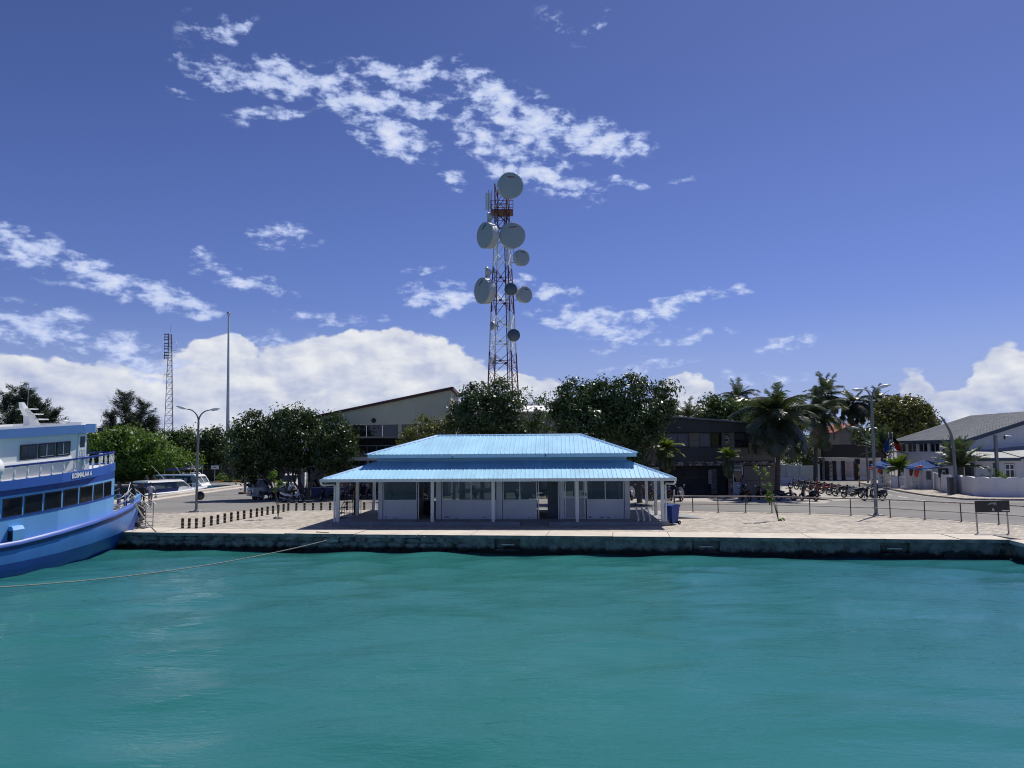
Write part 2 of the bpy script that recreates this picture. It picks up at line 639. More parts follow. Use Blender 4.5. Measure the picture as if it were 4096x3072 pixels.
def paver():
 """interlocking coral-grey pavers, uneven, sun bleached"""
 m = bpy.data.materials.new('block_paving')
 m.use_nodes = True
 k = NT(m.node_tree)
 tc = k.n('ShaderNodeTexCoord')
 v = tc.outputs['Object']
 wn = k.n('ShaderNodeTexNoise')
 k.l(v, wn.inputs['Vector'])
 wn.inputs['Scale'].default_value = 1.3
 wn.inputs['Detail'].default_value = 3
 ad = k.n('ShaderNodeVectorMath', operation='MULTIPLY_ADD')
 k.l(wn.outputs['Color'], ad.inputs[0])
 ad.inputs[1].default_value = (.12, .12, 0)
 k.l(v, ad.inputs[2])
 br = k.n('ShaderNodeTexBrick')
 k.l(ad.outputs[0], br.inputs['Vector'])
 br.inputs['Color1'].default_value = (.0, .0, .0, 1)
 br.inputs['Color2'].default_value = (1, 1, 1, 1)
 br.inputs['Mortar'].default_value = (.5, .5, .5, 1)
 br.inputs['Scale'].default_value = 2.2
 br.inputs['Mortar Size'].default_value = .02
 br.inputs['Bias'].default_value = 0.0
 br.inputs['Brick Width'].default_value = .62
 br.inputs['Row Height'].default_value = .42
 big = k.noise(v, .35, 5, .62)
 med = k.noise(v, 1.6, 5, .65)
 c = k.mix(br.outputs['Color'], (.285, .255, .215), (.56, .505, .43))
 c = k.mix(k.math('MULTIPLY', br.outputs['Fac'], .55), c, (.12, .105, .09))
 c = k.mix(k.math('MULTIPLY', k.smooth(med, .5, .72), .6), c, (.215, .195, .165))
 c = k.mix(k.math('MULTIPLY', k.smooth(big, .5, .7), .35), c, (.55, .50, .43))
 b = k.n('ShaderNodeBsdfPrincipled')
 k.l(c, b.inputs['Base Color'])
 b.inputs['Roughness'].default_value = .85
 bp = k.n('ShaderNodeBump')
 bp.inputs['Strength'].default_value = 1.0
 bp.inputs['Distance'].default_value = .05
 h = k.math('ADD', k.math('MULTIPLY', br.outputs['Fac'], -.6), k.math('MULTIPLY', med, 1.2))
 k.l(h, bp.inputs['Height'])
 k.l(bp.outputs[0], b.inputs['Normal'])
 o = k.n('ShaderNodeOutputMaterial')
 k.l(b.outputs[0], o.inputs[0])
 return m


ASPH = asphalt()
PAVE = paver()
KERBM = mat('kerb_concrete', (.34, .32, .30), .85, var=.15, vs=2, bump=.3, bs=12)
PAINTW = mat('road_paint_white', (.62, .61, .58), .7, var=.15, vs=6)
PAINTY = mat('kerb_paint_yellow', (.62, .33, .03), .6, var=.15, vs=4)
PAINTK = mat('kerb_paint_black', (.02, .02, .02), .6, var=.3, vs=4)
APRON = mat('apron_concrete', (.37, .345, .31), .88, var=.13, vs=.5, bump=.3, bs=7, dirt=.3, dirtcol=(.2, .18, .16))
HARBC = mat('harbour_edge_concrete', (.50, .46, .40), .85, var=.13, vs=.7, bump=.4, bs=8, dirt=.35, dirtcol=(.2, .18, .16))


def wallrock():
 """sea-worn coral stone / old concrete: dark algae below, pale salt streaks above"""
 m = bpy.data.materials.new('sea_worn_stone')
 m.use_nodes = True
 k = NT(m.node_tree)
 g = k.n('ShaderNodeNewGeometry')
 sp = k.n('ShaderNodeSeparateXYZ')
 k.l(g.outputs['Position'], sp.inputs[0])
 oi = k.n('ShaderNodeObjectInfo')
 f = k.noise(g.outputs['Position'], 2.2, 6, .65)
 f2 = k.noise(g.outputs['Position'], 9, 5, .7)
 c = k.mix(k.smooth(f, .3, .7), (.12, .118, .11), (.36, .35, .32))
 c = k.mix(k.math('MULTIPLY', oi.outputs['Random'], .4), c, (.11, .105, .095))
 c = k.mix(k.math('MULTIPLY', k.smooth(f2, .56, .72), .55), c, (.36, .35, .32))
 alg = k.math('ADD', sp.outputs[2], k.math('MULTIPLY_ADD', f, .5, -.25))
 c = k.mix(k.smooth(alg, -.70, -.46), (.012, .013, .010), c)
 b = k.n('ShaderNodeBsdfPrincipled')
 k.l(c, b.inputs['Base Color'])
 b.inputs['Roughness'].default_value = .8
 bp = k.n('ShaderNodeBump')
 bp.inputs['Strength'].default_value = .9
 bp.inputs['Distance'].default_value = .05
 k.l(f2, bp.inputs['Height'])
 k.l(bp.outputs[0], b.inputs['Normal'])
 o = k.n('ShaderNodeOutputMaterial')
 k.l(b.outputs[0], o.inputs[0])
 return m


ROCK = wallrock()

# ---- the land sheet carries the road surface
land = [QR + qn * .8 + Vector((.3, 0, 0)), QL + qn * .8, HARB[0], HARB[1], HARB[2], Vector((-95, 99.5, 0)), Vector((-900, 130, 0)), Vector((-900, 1500, 0)), Vector((900, 1500, 0)),
  Vector((900, 8, 0)), ARM + Vector((.3, 0, 0))]
mb = MB()
top = [(p.x, p.y, ROADZ) for p in land]
mb.prism([(p.x, p.y, -4.0) for p in land], (0, 0, 4.0 + ROADZ))
road = mb.build('road', ASPH)
tag(road, kind='structure')

# ---- quay pavement: polygon from the coping to the kerb
kerb_px = [(-40, 2062), (400, 2052), (770, 2048), (1100, 2041), (1500, 2037), (2100, 2039), (2760, 2043), (3240, 2052), (3562, 2065), (3846, 2083), (3996, 2093)]
kerb = [G(*p) for p in kerb_px]
kerb[0] = Vector((-32.4, 51.0, 0))
kerb += [Vector((26.9, 37.5, 0)), Vector((33, 31, 0)), Vector((60, 14, 0))]
CW = 2.0
frontL = QL + qn * CW
arm_n = Vector((1, 0, 0))
armdir = (ARM - QR).normalized()
cornerI = QR + qn * CW + qdir * 0.0
pav = [frontL, QR + qn * CW, QR + Vector((.6, 0, 0)), ARM + Vector((.6, 0, 0)), Vector((60, 8, 0))] + kerb[::-1]
mb = MB()
mb.prism([(p.x, p.y, -1.0) for p in pav], (0, 0, 1.0 - 0.004))
pavement = mb.build('quay_pavement', PAVE)
tag(pavement, kind='structure')

# kerb stones along the pavement edge
kst = MB().box(-.5, .5, -.08, .08, -.22, .022).mesh('kerb_stone', KERBM)
n_k = 0
for a, b in zip(kerb[:-3], kerb[1:-2]):
 d = (b - a)
 L = d.length
 cnt = max(1, int(round(L / 1.0)))
 for i in range(cnt):
  p = a + d * ((i + .5) / cnt)
  o = link('kerb_stone', kst, pavement, (p.x, p.y, random.uniform(-.008, .004)), math.atan2(d.y, d.x) + random.uniform(-.006, .006))
  o.scale = (L / cnt * .985, 1, 1)
  n_k += 1

# coping slabs along the quay edge and down the arm (joints between them)
s = 0.0
Lq = (QR - QL).length
i = 0
while s < Lq - .01:
 w = min(random.choice([2.6, 3.1, 3.6]), Lq - s)
 if Lq - s - w < 1.2:
  w = Lq - s
 a = QL + qdir * (s + .012)
 b = QL + qdir * (s + w - .012)
 ov = .10
 dz = random.uniform(-.012, .008)
 j = random.uniform(-.05, .05)
 mb = MB()
 # slightly ragged front lip
 npt = 8
 fr = [a + (b - a) * (t / npt) - qn * (ov + random.uniform(-.035, .03)) for t in range(npt + 1)]
 back = [b + qn * CW, a + qn * CW]
 mb.prism([(p.x, p.y, -.16 + dz) for p in fr + back], (0, 0, .16))
 mb.mi = [1] * len(mb.mi)
 mb.mi[1] = 0
 o = mb.build('coping_slab', [CONCL, ROCK], pavement)
 s += w
 i += 1
La = (ARM - QR).length
s = 0
an = Vector((armdir.y, -armdir.x, 0)) * -1
while s < La - .1:
 w = min(3.2, La - s)
 a = QR + armdir * (s + .012)
 b = QR + armdir * (s + w - .012)
 o = MB().prism([(p.x, p.y, -.16) for p in (a - an * .08, b - an * .08, b + Vector((.62, 0, 0)), a + Vector((.62, 0, 0)))], (0, 0, .157)).build('coping_slab', CONCL, pavement)
 s += w

# ---- quay wall: rubble stones to the west, cast concrete to the east
wall_th = thing('quay_wall', None, None, (0, 0, 0))
tag(wall_th, kind='structure')
split = G(1850, 2132)
sp_s = (split - QL).dot(qdir)


def rockmesh(seed):
 bm = bmesh.new()
 bmesh.ops.create_icosphere(bm, subdivisions=2, radius=.5)
 for v in bm.verts:
  q = v.co.copy()
  n1 = mnoise.noise(q * 2.1 + Vector((seed * 7.1, 3, 1)))
  n2 = mnoise.noise(q * 5.0 + Vector((seed * 3.3, 8, 2)))
  v.co *= 1 + .35 * n1 + .16 * n2
  v.co.x = math.copysign(abs(v.co.x * 2) ** .75 / 2, v.co.x)
  v.co.z = math.copysign(abs(v.co.z * 2) ** .75 / 2, v.co.z)
 me = bpy.data.meshes.new('stone')
 bm.to_mesh(me)
 bm.free()
 me.materials.append(ROCK)
 return me


rocks = [rockmesh(i) for i in range(7)]
for row, (z, h) in enumerate([(-.28, .34), (-.55, .40), (-.88, .48)]):
 s = random.uniform(-.3, 0) + 9.0
 while s < sp_s:
  w = random.uniform(.45, 1.05)
  p = QL + qdir * (s + w / 2) + qn * (.16 - row * .05 + random.uniform(-.03, .06))
  o = link('stone', rocks[random.randrange(7)], wall_th, (p.x, p.y, z + random.uniform(-.04, .04)), math.atan2(qdir.y, qdir.x) + random.uniform(-.12, .12))
  o.scale = (w * 1.12, random.uniform(.5, .75), h * random.uniform(1.0, 1.25))
  s += w
# mortar mass behind the stones
mb = MB()
a, b = QL + qn * .14, QL + qdir * (sp_s + .3) + qn * .14
mb.prism([(a.x, a.y, -3), (b.x, b.y, -3), (b.x + qn.x, b.y + qn.y, -3), (a.x + qn.x, a.y + qn.y, -3)], (0, 0, 2.83))
mb.build('mortar_backing', ROCK, wall_th)


def rough_panel(s0, s1, zt, zb, off, seed, parent):
 """cast panel with an uneven, cracked, undercut face"""
 nx, nz = max(3, int((s1 - s0) / .12)), 9
 vs, fs = [], []
 for j in range(nz + 1):
  tz = j / nz
  z = zt + (zb - zt) * tz
  for i2 in range(nx + 1):
   q = s0 + (s1 - s0) * i2 / nx
   n1 = mnoise.noise(Vector((q * .9, z * 2.2, seed)))
   n2 = mnoise.noise(Vector((q * 3.1, z * 4.2, seed + 9)))
   crack = abs(mnoise.noise(Vector((q * .55, z * 1.9 + .6 * n1, seed * .37))))
   d = off + .05 * n1 + .025 * n2 + (.09 * (1 - crack / .05) if crack < .05 else 0) + .07 * tz * tz
   p = QL + qdir * q + qn * d
   vs.append((p.x, p.y, z))
 for j in range(nz):
  for i2 in range(nx):
   a0 = j * (nx + 1) + i2
   fs.append((a0, a0 + nx + 1, a0 + nx + 2, a0 + 1))
 m2 = MB()
 m2._add(vs, fs, 0, False)
 # returns at both ends
 for i2 in (0, nx):
  ring = [vs[j * (nx + 1) + i2] for j in range(nz + 1)]
  bk = [(p[0] + qn.x * .6, p[1] + qn.y * .6, p[2]) for p in ring]
  m2._add(ring + bk, [(j, j + 1, nz + 2 + j, nz + 1 + j) for j in range(nz)], 0, False)
 return m2.build('concrete_panel', ROCK, parent)


niche_px = [2030, 2815, 3535]          # recessed mooring bars
niches = [((G(x, 2140) - QL).dot(qdir)) for x in niche_px]
edges = [sp_s] + [e for nz_ in niches for e in (nz_ - .62, nz_ + .62)] + [Lq]
BARM = mat('mooring_bar_paint', (.62, .60, .55), .5, .2, var=.2, vs=5, dirt=.4, dirtcol=(.25, .12, .05))
for q in range(0, len(edges), 2):
 s0, s1 = edges[q], edges[q + 1]
 cnt = max(1, int(round((s1 - s0) / 3.2)))
 for c in range(cnt):
  rough_panel(s0 + (s1 - s0) * c / cnt + .006, s0 + (s1 - s0) * (c + 1) / cnt - .006, -.155, -1.3, .0, q * 3.1 + c * 1.7, wall_th)
ang = math.atan2(qdir.y, qdir.x)
for nz_ in niches:
 c = QL + qdir * nz_
 t = link('mooring_recess', MB().box(-.62, .62, .30, .36, -.5, .0).box(-.62, .62, -.06, .36, -.62, -.50).box(-.62, .62, .0, .36, -1.3, -.62).mesh('mooring_recess', ROCK),
             wall_th, (c.x, c.y, -.155), ang)
 MB().tube([(-.3, .1, -.30), (.32, .1, -.30)], .035, 8).tube([(-.22, .1, -.30), (-.22, .36, -.30)], .03).tube([(.22, .1, -.30), (.22, .36, -.30)], .03).build('mooring_bar', BARM, t)
# outfall pipes
for px in (3745, 3790):
 p = QL + qdir * (G(px, 2205, -.72) - QL).dot(qdir) - qn * .03
 link('drain_pipe', MB().tube([(0, .8, 0), (0, -.03, 0)], .235, 16, cap=False).lathe([(.235, -.03), (.26, -.03), (.26, .2)], n=16, axis='Y').lathe([(.0, .3), (.23, .3)], n=16, axis='Y').mesh('drain_pipe', BLACK),
         wall_th, (p.x, p.y, -.76), ang)
p = QL + qdir * (G(3938, 2186, -.5) - QL).dot(qdir) - qn * .05
link('drain_hole', MB().lathe([(.0, .05), (.07, .05), (.1, -.02), (.1, .3)], n=12, axis='Y').mesh('drain_hole', BLACK), wall_th, (p.x, p.y, -.50), ang)
# the wall of the east arm
mb = MB()
a, b = QR + Vector((.02, 0, 0)), ARM + Vector((.02, 0, 0))
mb.prism([(a.x, a.y, -3), (b.x, b.y, -3), (b.x + .6, b.y, -3), (a.x + .6, a.y, -3)], (0, 0, 2.838))
mb.build('concrete_panel', ROCK, wall_th)

# ---- harbour edge strip (pale concrete rim) along the inner basin
rim = thing('harbour_rim', None, None)
tag(rim, kind='structure')
pts = [Vector((-32.9, 46.2, 0)), HARB[0], HARB[1], HARB[2]]
for a, b in zip(pts[:-1], pts[1:]):
 d = (b - a).normalized()
 n = Vector((d.y, -d.x, 0))
 L = (b - a).length
 cnt = int(L / 4) + 1
 for c in range(cnt):
  p, q = a + d * (L * c / cnt + .01), a + d * (L * (c + 1) / cnt - .01)
  MB().prism([(v.x, v.y, -.5) for v in (p - n * .06, q - n * .06, q + n * .9, p + n * .9)], (0, 0, .62)).build('rim_slab', HARBC, rim)
  MB().prism([(v.x, v.y, -.3) for v in (p + n * .93, q + n * .93, q + n * 2.1, p + n * 2.1)], (0, 0, .26)).build('rim_slab', HARBC, rim)

# ---- apron of pale concrete before the dark building and the bike park, painted lines
def sheet(name, pts, z, m, kind='structure'):
 o = MB().poly([(p.x, p.y, z) for p in pts]).build(name, m)
 tag(o, kind=kind)
 return o


g = lambda x, y: G(x, y, ROADZ)
sheet('apron', [g(2440, 2008), g(2800, 2006), g(3300, 2014), g(3330, 2000), g(3080, 1972), g(2440, 1972)], ROADZ + .004, APRON)
sheet('bike_park', [g(3120, 1990), g(3350, 2004), g(3440, 2000), g(3480, 1988), g(3300, 1945), g(3130, 1930)], ROADZ + .004, APRON)
sheet('shop_pavement', [g(1190, 2012), g(1620, 2016), g(1620, 1975), g(1210, 1984)], ROADZ + .004, mat('shop_paving', (.17, .16, .15), .9, var=.2, vs=1, bump=.3))
lines = []
for (a, b) in [((3592, 1985), (3630, 1992)), ((3660, 1998), (3707, 2004)), ((3540, 1976), (3570, 1981)), ((3740, 2006), (3790, 2013))]:
 p, q = g(*a), g(*b)
 d = (q - p).normalized()
 n = Vector((-d.y, d.x, 0)) * .07
 o = MB().poly([(v.x, v.y, ROADZ + .004) for v in (p - n, q - n, q + n, p + n)]).build('road_marking', PAINTW)
 tag(o, kind='structure')
for (a, b) in [((3470, 1940), (3600, 1972)), ((3600, 1972), (3740, 1990)), ((3740, 1990), (4096, 2008))]:
 p, q = g(*a), g(*b)
 d = (q - p).normalized()
 n = Vector((-d.y, d.x, 0)) * .05
 o = MB().poly([(v.x, v.y, ROADZ + .004) for v in (p - n, q - n, q + n, p + n)]).build('road_marking', PAINTW)
 tag(o, kind='structure')
p, q = g(900, 1980), g(960, 1975)
o = MB().poly([(v.x, v.y, ROADZ + .004) for v in (p, q, q + Vector((0, .25, 0)), p + Vector((0, .25, 0)))]).build('road_marking', PAINTW)
tag(o, kind='structure')
# raised footway before the white perimeter wall
fw = [g(3440, 1934), g(3560, 1960), g(3700, 1984), g(3860, 2000), g(4200, 2004), Vector((60, 45, 0)), Vector((70, 70, 0)), Vector((46, 96, 0))]
o = MB().prism([(v.x, v.y, ROADZ) for v in fw], (0, 0, .13)).build('footway', PAVE)
tag(o, kind='structure')

# ---- the sea: a gently rippled sheet near by, level further out
def sea_mat():
 m = bpy.data.materials.new('lagoon_water')
 m.use_nodes = True
 k = NT(m.node_tree)
 tc = k.n('ShaderNodeTexCoord')
 v = tc.outputs['Object']
 b1 = k.noise(v, .045, 3, .5)
 b2 = k.noise(v, .16, 4, .6)
 sx = k.n('ShaderNodeSeparateXYZ')
 k.l(v, sx.inputs[0])
 c = k.mix(k.smooth(b1, .3, .7), (.022, .138, .132), (.032, .176, .168))
 c = k.mix(k.math('MULTIPLY', k.smooth(sx.outputs[0], -4, 24), .7), c, (.026, .150, .190))
 c = k.mix(k.math('MULTIPLY', k.smooth(b2, .52, .72), .45), c, (.010, .112, .092))
 b = k.n('ShaderNodeBsdfPrincipled')
 k.l(c, b.inputs['Base Color'])
 b.inputs['Roughness'].default_value = .03
 b.inputs['IOR'].default_value = 1.33
 # small wind ripples, crests roughly along the quay
 def rip(scale, sxy, rot, det):
  mp = k.n('ShaderNodeMapping')
  mp.inputs['Scale'].default_value = (sxy[0], sxy[1], 1)
  mp.inputs['Rotation'].default_value = (0, 0, R(rot))
  k.l(v, mp.inputs[0])
  return k.noise(mp.outputs[0], scale, det, .6, .6)
 h = k.math('MULTIPLY', rip(1.1, (.55, 1.5), -12, 4), 1.0)
 h = k.math('ADD', h, k.math('MULTIPLY', rip(3.2, (.6, 1.5), 10, 4), .50))
 h = k.math('ADD', h, k.math('MULTIPLY', rip(9, (.6, 1.4), -5, 4), .26))
 # cat's-paws: patches where the ripples are stronger or calm
 ptch = k.smooth(k.noise(v, .12, 3, .5), .3, .7, .35, 1.0)
 bp = k.n('ShaderNodeBump')
 bp.inputs['Distance'].default_value = .065
 k.l(ptch, bp.inputs['Strength'])
 k.l(h, bp.inputs['Height'])
 k.l(bp.outputs[0], b.inputs['Normal'])
 o = k.n('ShaderNodeOutputMaterial')
 k.l(b.outputs[0], o.inputs[0])
 return m


SEAM = sea_mat()
nx, ny = 400, 220
xs = np.linspace(-48, 40, nx)
ys = np.linspace(-6, 42, ny)
XX, YY = np.meshgrid(xs, ys)
ZZ = np.zeros_like(XX)
for _ in range(26):
 wl = float(rng.uniform(.9, 4.5))
 th = float(rng.normal(R(100), R(24)))
 kx, ky = math.cos(th) * 2 * PI / wl, math.sin(th) * 2 * PI / wl
 ZZ += .0042 * wl ** .9 * np.sin(kx * XX + ky * YY + rng.uniform(0, 6.3))
edge = np.minimum(np.minimum(XX + 48, 40 - XX), np.minimum(YY + 6, 42 - YY))
ZZ *= np.clip(edge / 2.0, 0, 1)
V = np.stack([XX, YY, ZZ], -1).reshape(-1, 3)
ii = (np.arange(ny - 1)[:, None] * nx + np.arange(nx - 1)[None, :]).ravel()
F4 = np.stack([ii, ii + 1, ii + nx + 1, ii + nx], -1)
sea = link('sea', meshdata('sea', V, F4, SEAM, True), None, (0, 0, WATERZ))
tag(sea, kind='structure')
far = MB()
B_ = 1500
far.quad((-B_, -B_, 0), (B_, -B_, 0), (B_, -6, 0), (-B_, -6, 0))
far.quad((-B_, -6, 0), (-48, -6, 0), (-48, 42, 0), (-B_, 42, 0))
far.quad((40, -6, 0), (B_, -6, 0), (B_, 42, 0), (40, 42, 0))
far.quad((-B_, 42, 0), (0, 42, 0), (0, 140, 0), (-B_, 140, 0))
o = far.build('open_water', SEAM, None, (0, 0, WATERZ))
tag(o, kind='structure')
# ================================================================== ferry terminal on the quay
ROOFB = mat('sky_blue_roof_sheet', (.38, .66, .84), .36, var=.10, vs=.9, stretch=(1, .25, 1), dirt=.30, dirtcol=(.30, .52, .74), spec=.6)
ROOFE = mat('blue_roof_flashing', (.22, .44, .74), .4, var=.06)
TWALL = mat('pale_blue_wall', (.44, .58, .74), .75, var=.05, vs=.6, dirt=.15, dirtcol=(.3, .4, .5))
TWHITE = mat('terminal_white_wall', (.62, .63, .68), .75, var=.05, vs=.8, dirt=.25, dirtcol=(.36, .36, .40), bump=.1)
GUTTER = mat('white_gutter', (.70, .71, .70), .45, var=.05, dirt=.2, dirtcol=(.4, .4, .38))
PLINTH = mat('plinth_screed', (.25, .26, .28), .8, var=.15, vs=.9, dirt=.3, dirtcol=(.12, .12, .13))
TGLASS = glassmat('terminal_glass', (.70, .80, .85), .42)
ALU = mat('aluminium_frame', (.52, .53, .54), .4, .5, var=.06)
DAMP = mat('flaking_plaster', (.17, .16, .17), .9, var=.4, vs=8)

ferry_term = thing('ferry_terminal', 'open white ferry terminal with two stepped sky blue sheet roofs on the quay', 'building', (-9.55, 41.35, 0), R(-3.6))
T = ferry_term
UL, UR = -.50, 17.95          # lower eave ends
VF, VB = -.75, 9.15           # lower eave front and back
WU0, WU1, WV0, WV1 = 1.85, 15.75, 1.65, 6.8     # the enclosed hall
ZE, ZW = 2.53, 3.36           # lower roof: eave and wall heights
PZ = .20
# plinth with a ramp cut in its front
o = MB().box(-.12, 9.95, -.1, 8.55, -.02, PZ).box(9.95, 11.45, .75, 8.55, -.02, PZ).box(11.45, 17.75, -.1, 8.55, -.02, PZ).build('plinth', PLINTH, T)
o = MB().prism([(9.96, -.1, .0), (9.96, .75, PZ), (9.96, .75, .0)], (1.48, 0, 0)).build('ramp', PLINTH, T)
o = MB().prism([(17.76, 4.6, .0), (17.76, 6.4, .0), (17.76, 6.4, PZ), (17.76, 4.6, PZ)], (1.9, 0, -.0)).build('side_ramp', PLINTH, T) if False else None
o = MB()._add([(17.76, 4.0, 0), (17.76, 6.0, 0), (17.76, 6.0, PZ), (17.76, 4.0, PZ), (20.2, 4.0, 0.002), (20.2, 6.0, 0.002)],
              [(0, 3, 2, 1), (3, 4, 5, 2), (0, 4, 3), (1, 2, 5)]).build('side_ramp', PLINTH, T)


# verandah posts
def post(u, v, w=.17, z0=PZ, z1=2.47):
 return MB().box(u - w / 2, u + w / 2, v - w / 2, v + w / 2, z0 + .002, z1).build('post', GUTTER, T)


for u in (.10, 5.25, 8.52, 12.98, 17.45):
 post(u, .05)
for u in (.05, 17.6):
 post(u, 4.2)
for u in (.02, 5.25, 8.52, 12.98, 17.55):
 post(u, 8.4)


# roofs: every sheet a piece, rib along one edge
def slope_sheets(parent, a, b, c, d, width, name='roof_sheet'):
 """eave a->b, top d->c (same winding); strips run up the slope and are clipped by the hips"""
 a, b, c, d = (Vector(p) for p in (a, b, c, d))
 e = (b - a)
 L = e.length
 e.normalize()
 top = (c - d)
 nrm = e.cross((d - a)).normalized()
 if nrm.z < 0:
  nrm = -nrm
 up = nrm.cross(e).normalized()
 if up.dot(d - a) < 0:
  up = -up
 hgt = up.dot(d - a)
 x0, x1 = e.dot(d - a), e.dot(c - a)
 n = int(round(L / width))
 w = L / n

 def hlim(x):
  h = hgt
  if x < x0:
   h = min(h, hgt * x / x0)
  if x > x1:
   h = min(h, hgt * (L - x) / (L - x1))
  return max(h, 0)
 for i in range(n):
  xa, xb = i * w, (i + 1) * w
  xs_ = sorted(set([xa, xb] + [q for q in (x0, x1) if xa < q < xb]))
  P = lambda x, h, o=0: a + e * x + up * h + nrm * o
  lo = [(x, -.02) for x in xs_]
  hi = [(x, hlim(x)) for x in reversed(xs_)]
  mb = MB()
  ring = [P(x, h) for x, h in lo] + [P(x, h) for x, h in hi if h > -.01]
  mb.prism([p - nrm * .006 for p in ring], nrm * .008)
  # raised rib on the leading edge
  h1 = hlim(xa + .025)
  if h1 > .05:
   r = .03
   mb._add([P(xa - .03, -.02), P(xa - .012, -.02, r), P(xa + .018, -.02, r), P(xa + .036, -.02),
                     P(xa - .03, h1), P(xa - .012, h1, r), P(xa + .018, h1, r), P(xa + .036, h1)],
     [(0, 1, 5, 4), (1, 2, 6, 5), (2, 3, 7, 6), (0, 3, 2, 1), (4, 5, 6, 7)])
  jit = random.uniform(-.004, .004)
  o = mb.build(name, ROOFB, parent)
  o.location.z = jit


def ridge_cap(pts, parent, r=.11):
 for p, q in zip(pts[:-1], pts[1:]):
  p, q = Vector(p), Vector(q)
  d = (q - p).normalized()
  s = d.cross(Vector((0, 0, 1))).normalized()
  u = s.cross(d)
  MB().hexa([p - s * r + u * -.01, p + s * r + u * -.01, p + s * .03 + u * .055, p - s * .03 + u * .055,
                   q - s * r + u * -.01, q + s * r + u * -.01, q + s * .03 + u * .055, q - s * .03 + u * .055]).build('ridge_cap', ROOFE, parent)


low = thing('lower_roof', None, None)
low.parent = T
A, B_, C_, D_ = (UL, VF, ZE), (UR, VF, ZE), (UR, VB, ZE), (UL, VB, ZE)
a2, b2, c2, d2 = (WU0, WV0, ZW), (WU1, WV0, ZW), (WU1, WV1, ZW), (WU0, WV1, ZW)
slope_sheets(low, A, B_, b2, a2, .24)
slope_sheets(low, B_, C_, c2, b2, .50)
slope_sheets(low, D_, A, a2, d2, .50)
MB().quad(C_, D_, d2, c2).build('rear_slope', ROOFB, low)
ridge_cap([A, a2], low)
ridge_cap([B_, b2], low)
MB().box(WU0 - .05, WU1 + .05, WV0 - .07, WV0 - .004, ZW - .02, ZW + .05).build('apron_flashing', ROOFE, low)
# soffit
MB().box(UL + .12, UR - .12, VF + .12, VB - .12, 2.43, 2.465).build('soffit', mat('soffit_board', (.50, .51, .54), .8, var=.05), low)
# gutter round the eave, in lengths with visible joints
seg = [1.1 + .95 * i for i in range(20)]
xs_ = [UL - .12] + [u for u in seg if u < UR] + [UR + .12]
gut = thing('gutter', None, None)
gut.parent = T
for p, q in zip(xs_[:-1], xs_[1:]):
 MB().box(p + .004, q - .004, VF - .13, VF + .02, 2.365 + random.uniform(-.004, .004), ZE - .005).build('gutter_length', GUTTER, gut)
MB().box(UL - .14, UL - .02, VF - .125, VB + .12, 2.37, ZE - .01).build('gutter_length', GUTTER, gut)
MB().box(UR + .02, UR + .14, VF - .125, VB + .12, 2.37, ZE - .01).build('gutter_length', GUTTER, gut)
MB().box(UL + .0, UR, VB - .02, VB + .12, 2.37, ZE - .01).build('gutter_length', GUTTER, gut)
for s_, u in ((1, UL - .06), (-1, UR + .06)):
 pu = .10 + .16 * -1 if s_ > 0 else 17.45 + .16
 MB().tube([(u, VF - .05, 2.37), (u, VF - .05, 2.27), (u + s_ * .08, VF + .0, 2.20), (pu - s_ * .08, -.02, 2.20), (pu, -.02, 2.13), (pu, -.02, .02)], .055, 10).build('downpipe', GUTTER, T)

# upper roof and clerestory
upp = thing('upper_roof', None, None)
upp.parent = T
EU0, EU1, EV0, EV1, EZ = 1.44, 16.27, .92, 7.5, 3.80
RZ = 4.88
A, B_, C_, D_ = (EU0, EV0, EZ), (EU1, EV0, EZ), (EU1, EV1, EZ), (EU0, EV1, EZ)
ra, rb = (EU0 + 3.4, 4.2, RZ), (EU1 - 2.95, 4.2, RZ)
slope_sheets(upp, A, B_, rb, ra, .24)
slope_sheets(upp, B_, C_, rb, rb, .50) if False else None


def tri_sheets(parent, a, b, c, w):
 slope_sheets(parent, a, b, Vector(c) + (Vector(b) - Vector(a)).normalized() * .01, c, w)


tri_sheets(upp, B_, C_, rb, .5)
tri_sheets(upp, D_, A, ra, .5)
MB().quad(C_, D_, ra, rb).build('rear_slope', ROOFB, upp)
ridge_cap([A, ra, rb, B_], upp, .13)
for p, q in ((EU0, 6.2), (6.21, 11.3), (11.31, EU1)):
 MB().box(p + .03, q - .03, EV0 + .03, EV0 + .06, EZ - .20, EZ - .012).build('fascia_board', mat('fascia_pale_blue', (.55, .66, .78), .6, var=.04) if p == EU0 else bpy.data.materials['fascia_pale_blue'], upp)
FPB = bpy.data.materials['fascia_pale_blue']
MB().box(EU0 + .03, EU0 + .06, EV0 + .062, EV1, EZ - .20, EZ - .012).build('fascia_board', FPB, upp)
MB().box(EU1 - .06, EU1 - .03, EV0 + .062, EV1, EZ - .20, EZ - .012).build('fascia_board', FPB, upp)
MB().box(EU0 + .07, EU1 - .07, EV0 + .07, EV1 - .05, EZ - .16, EZ - .13).build('soffit', FPB, upp)
MB().box(WU0, WU1, WV0, WV1, ZW - .5, EZ - .165).build('clerestory_wall', TWALL, T)


# ---- hall front: (u0,u1,kind)
def u_of(px, v=WV0):
 """position along the hall front seen at photo column px"""
 x, y, _ = ray(px, 1950)
 # solve origin + u*e + v*n on the sight line
 ca, sa = math.cos(R(-3.6)), math.sin(R(-3.6))
 ox, oy = -9.55 - sa * v, 41.35 + ca * v
 return (x * oy - y * ox) / (y * ca - x * sa)


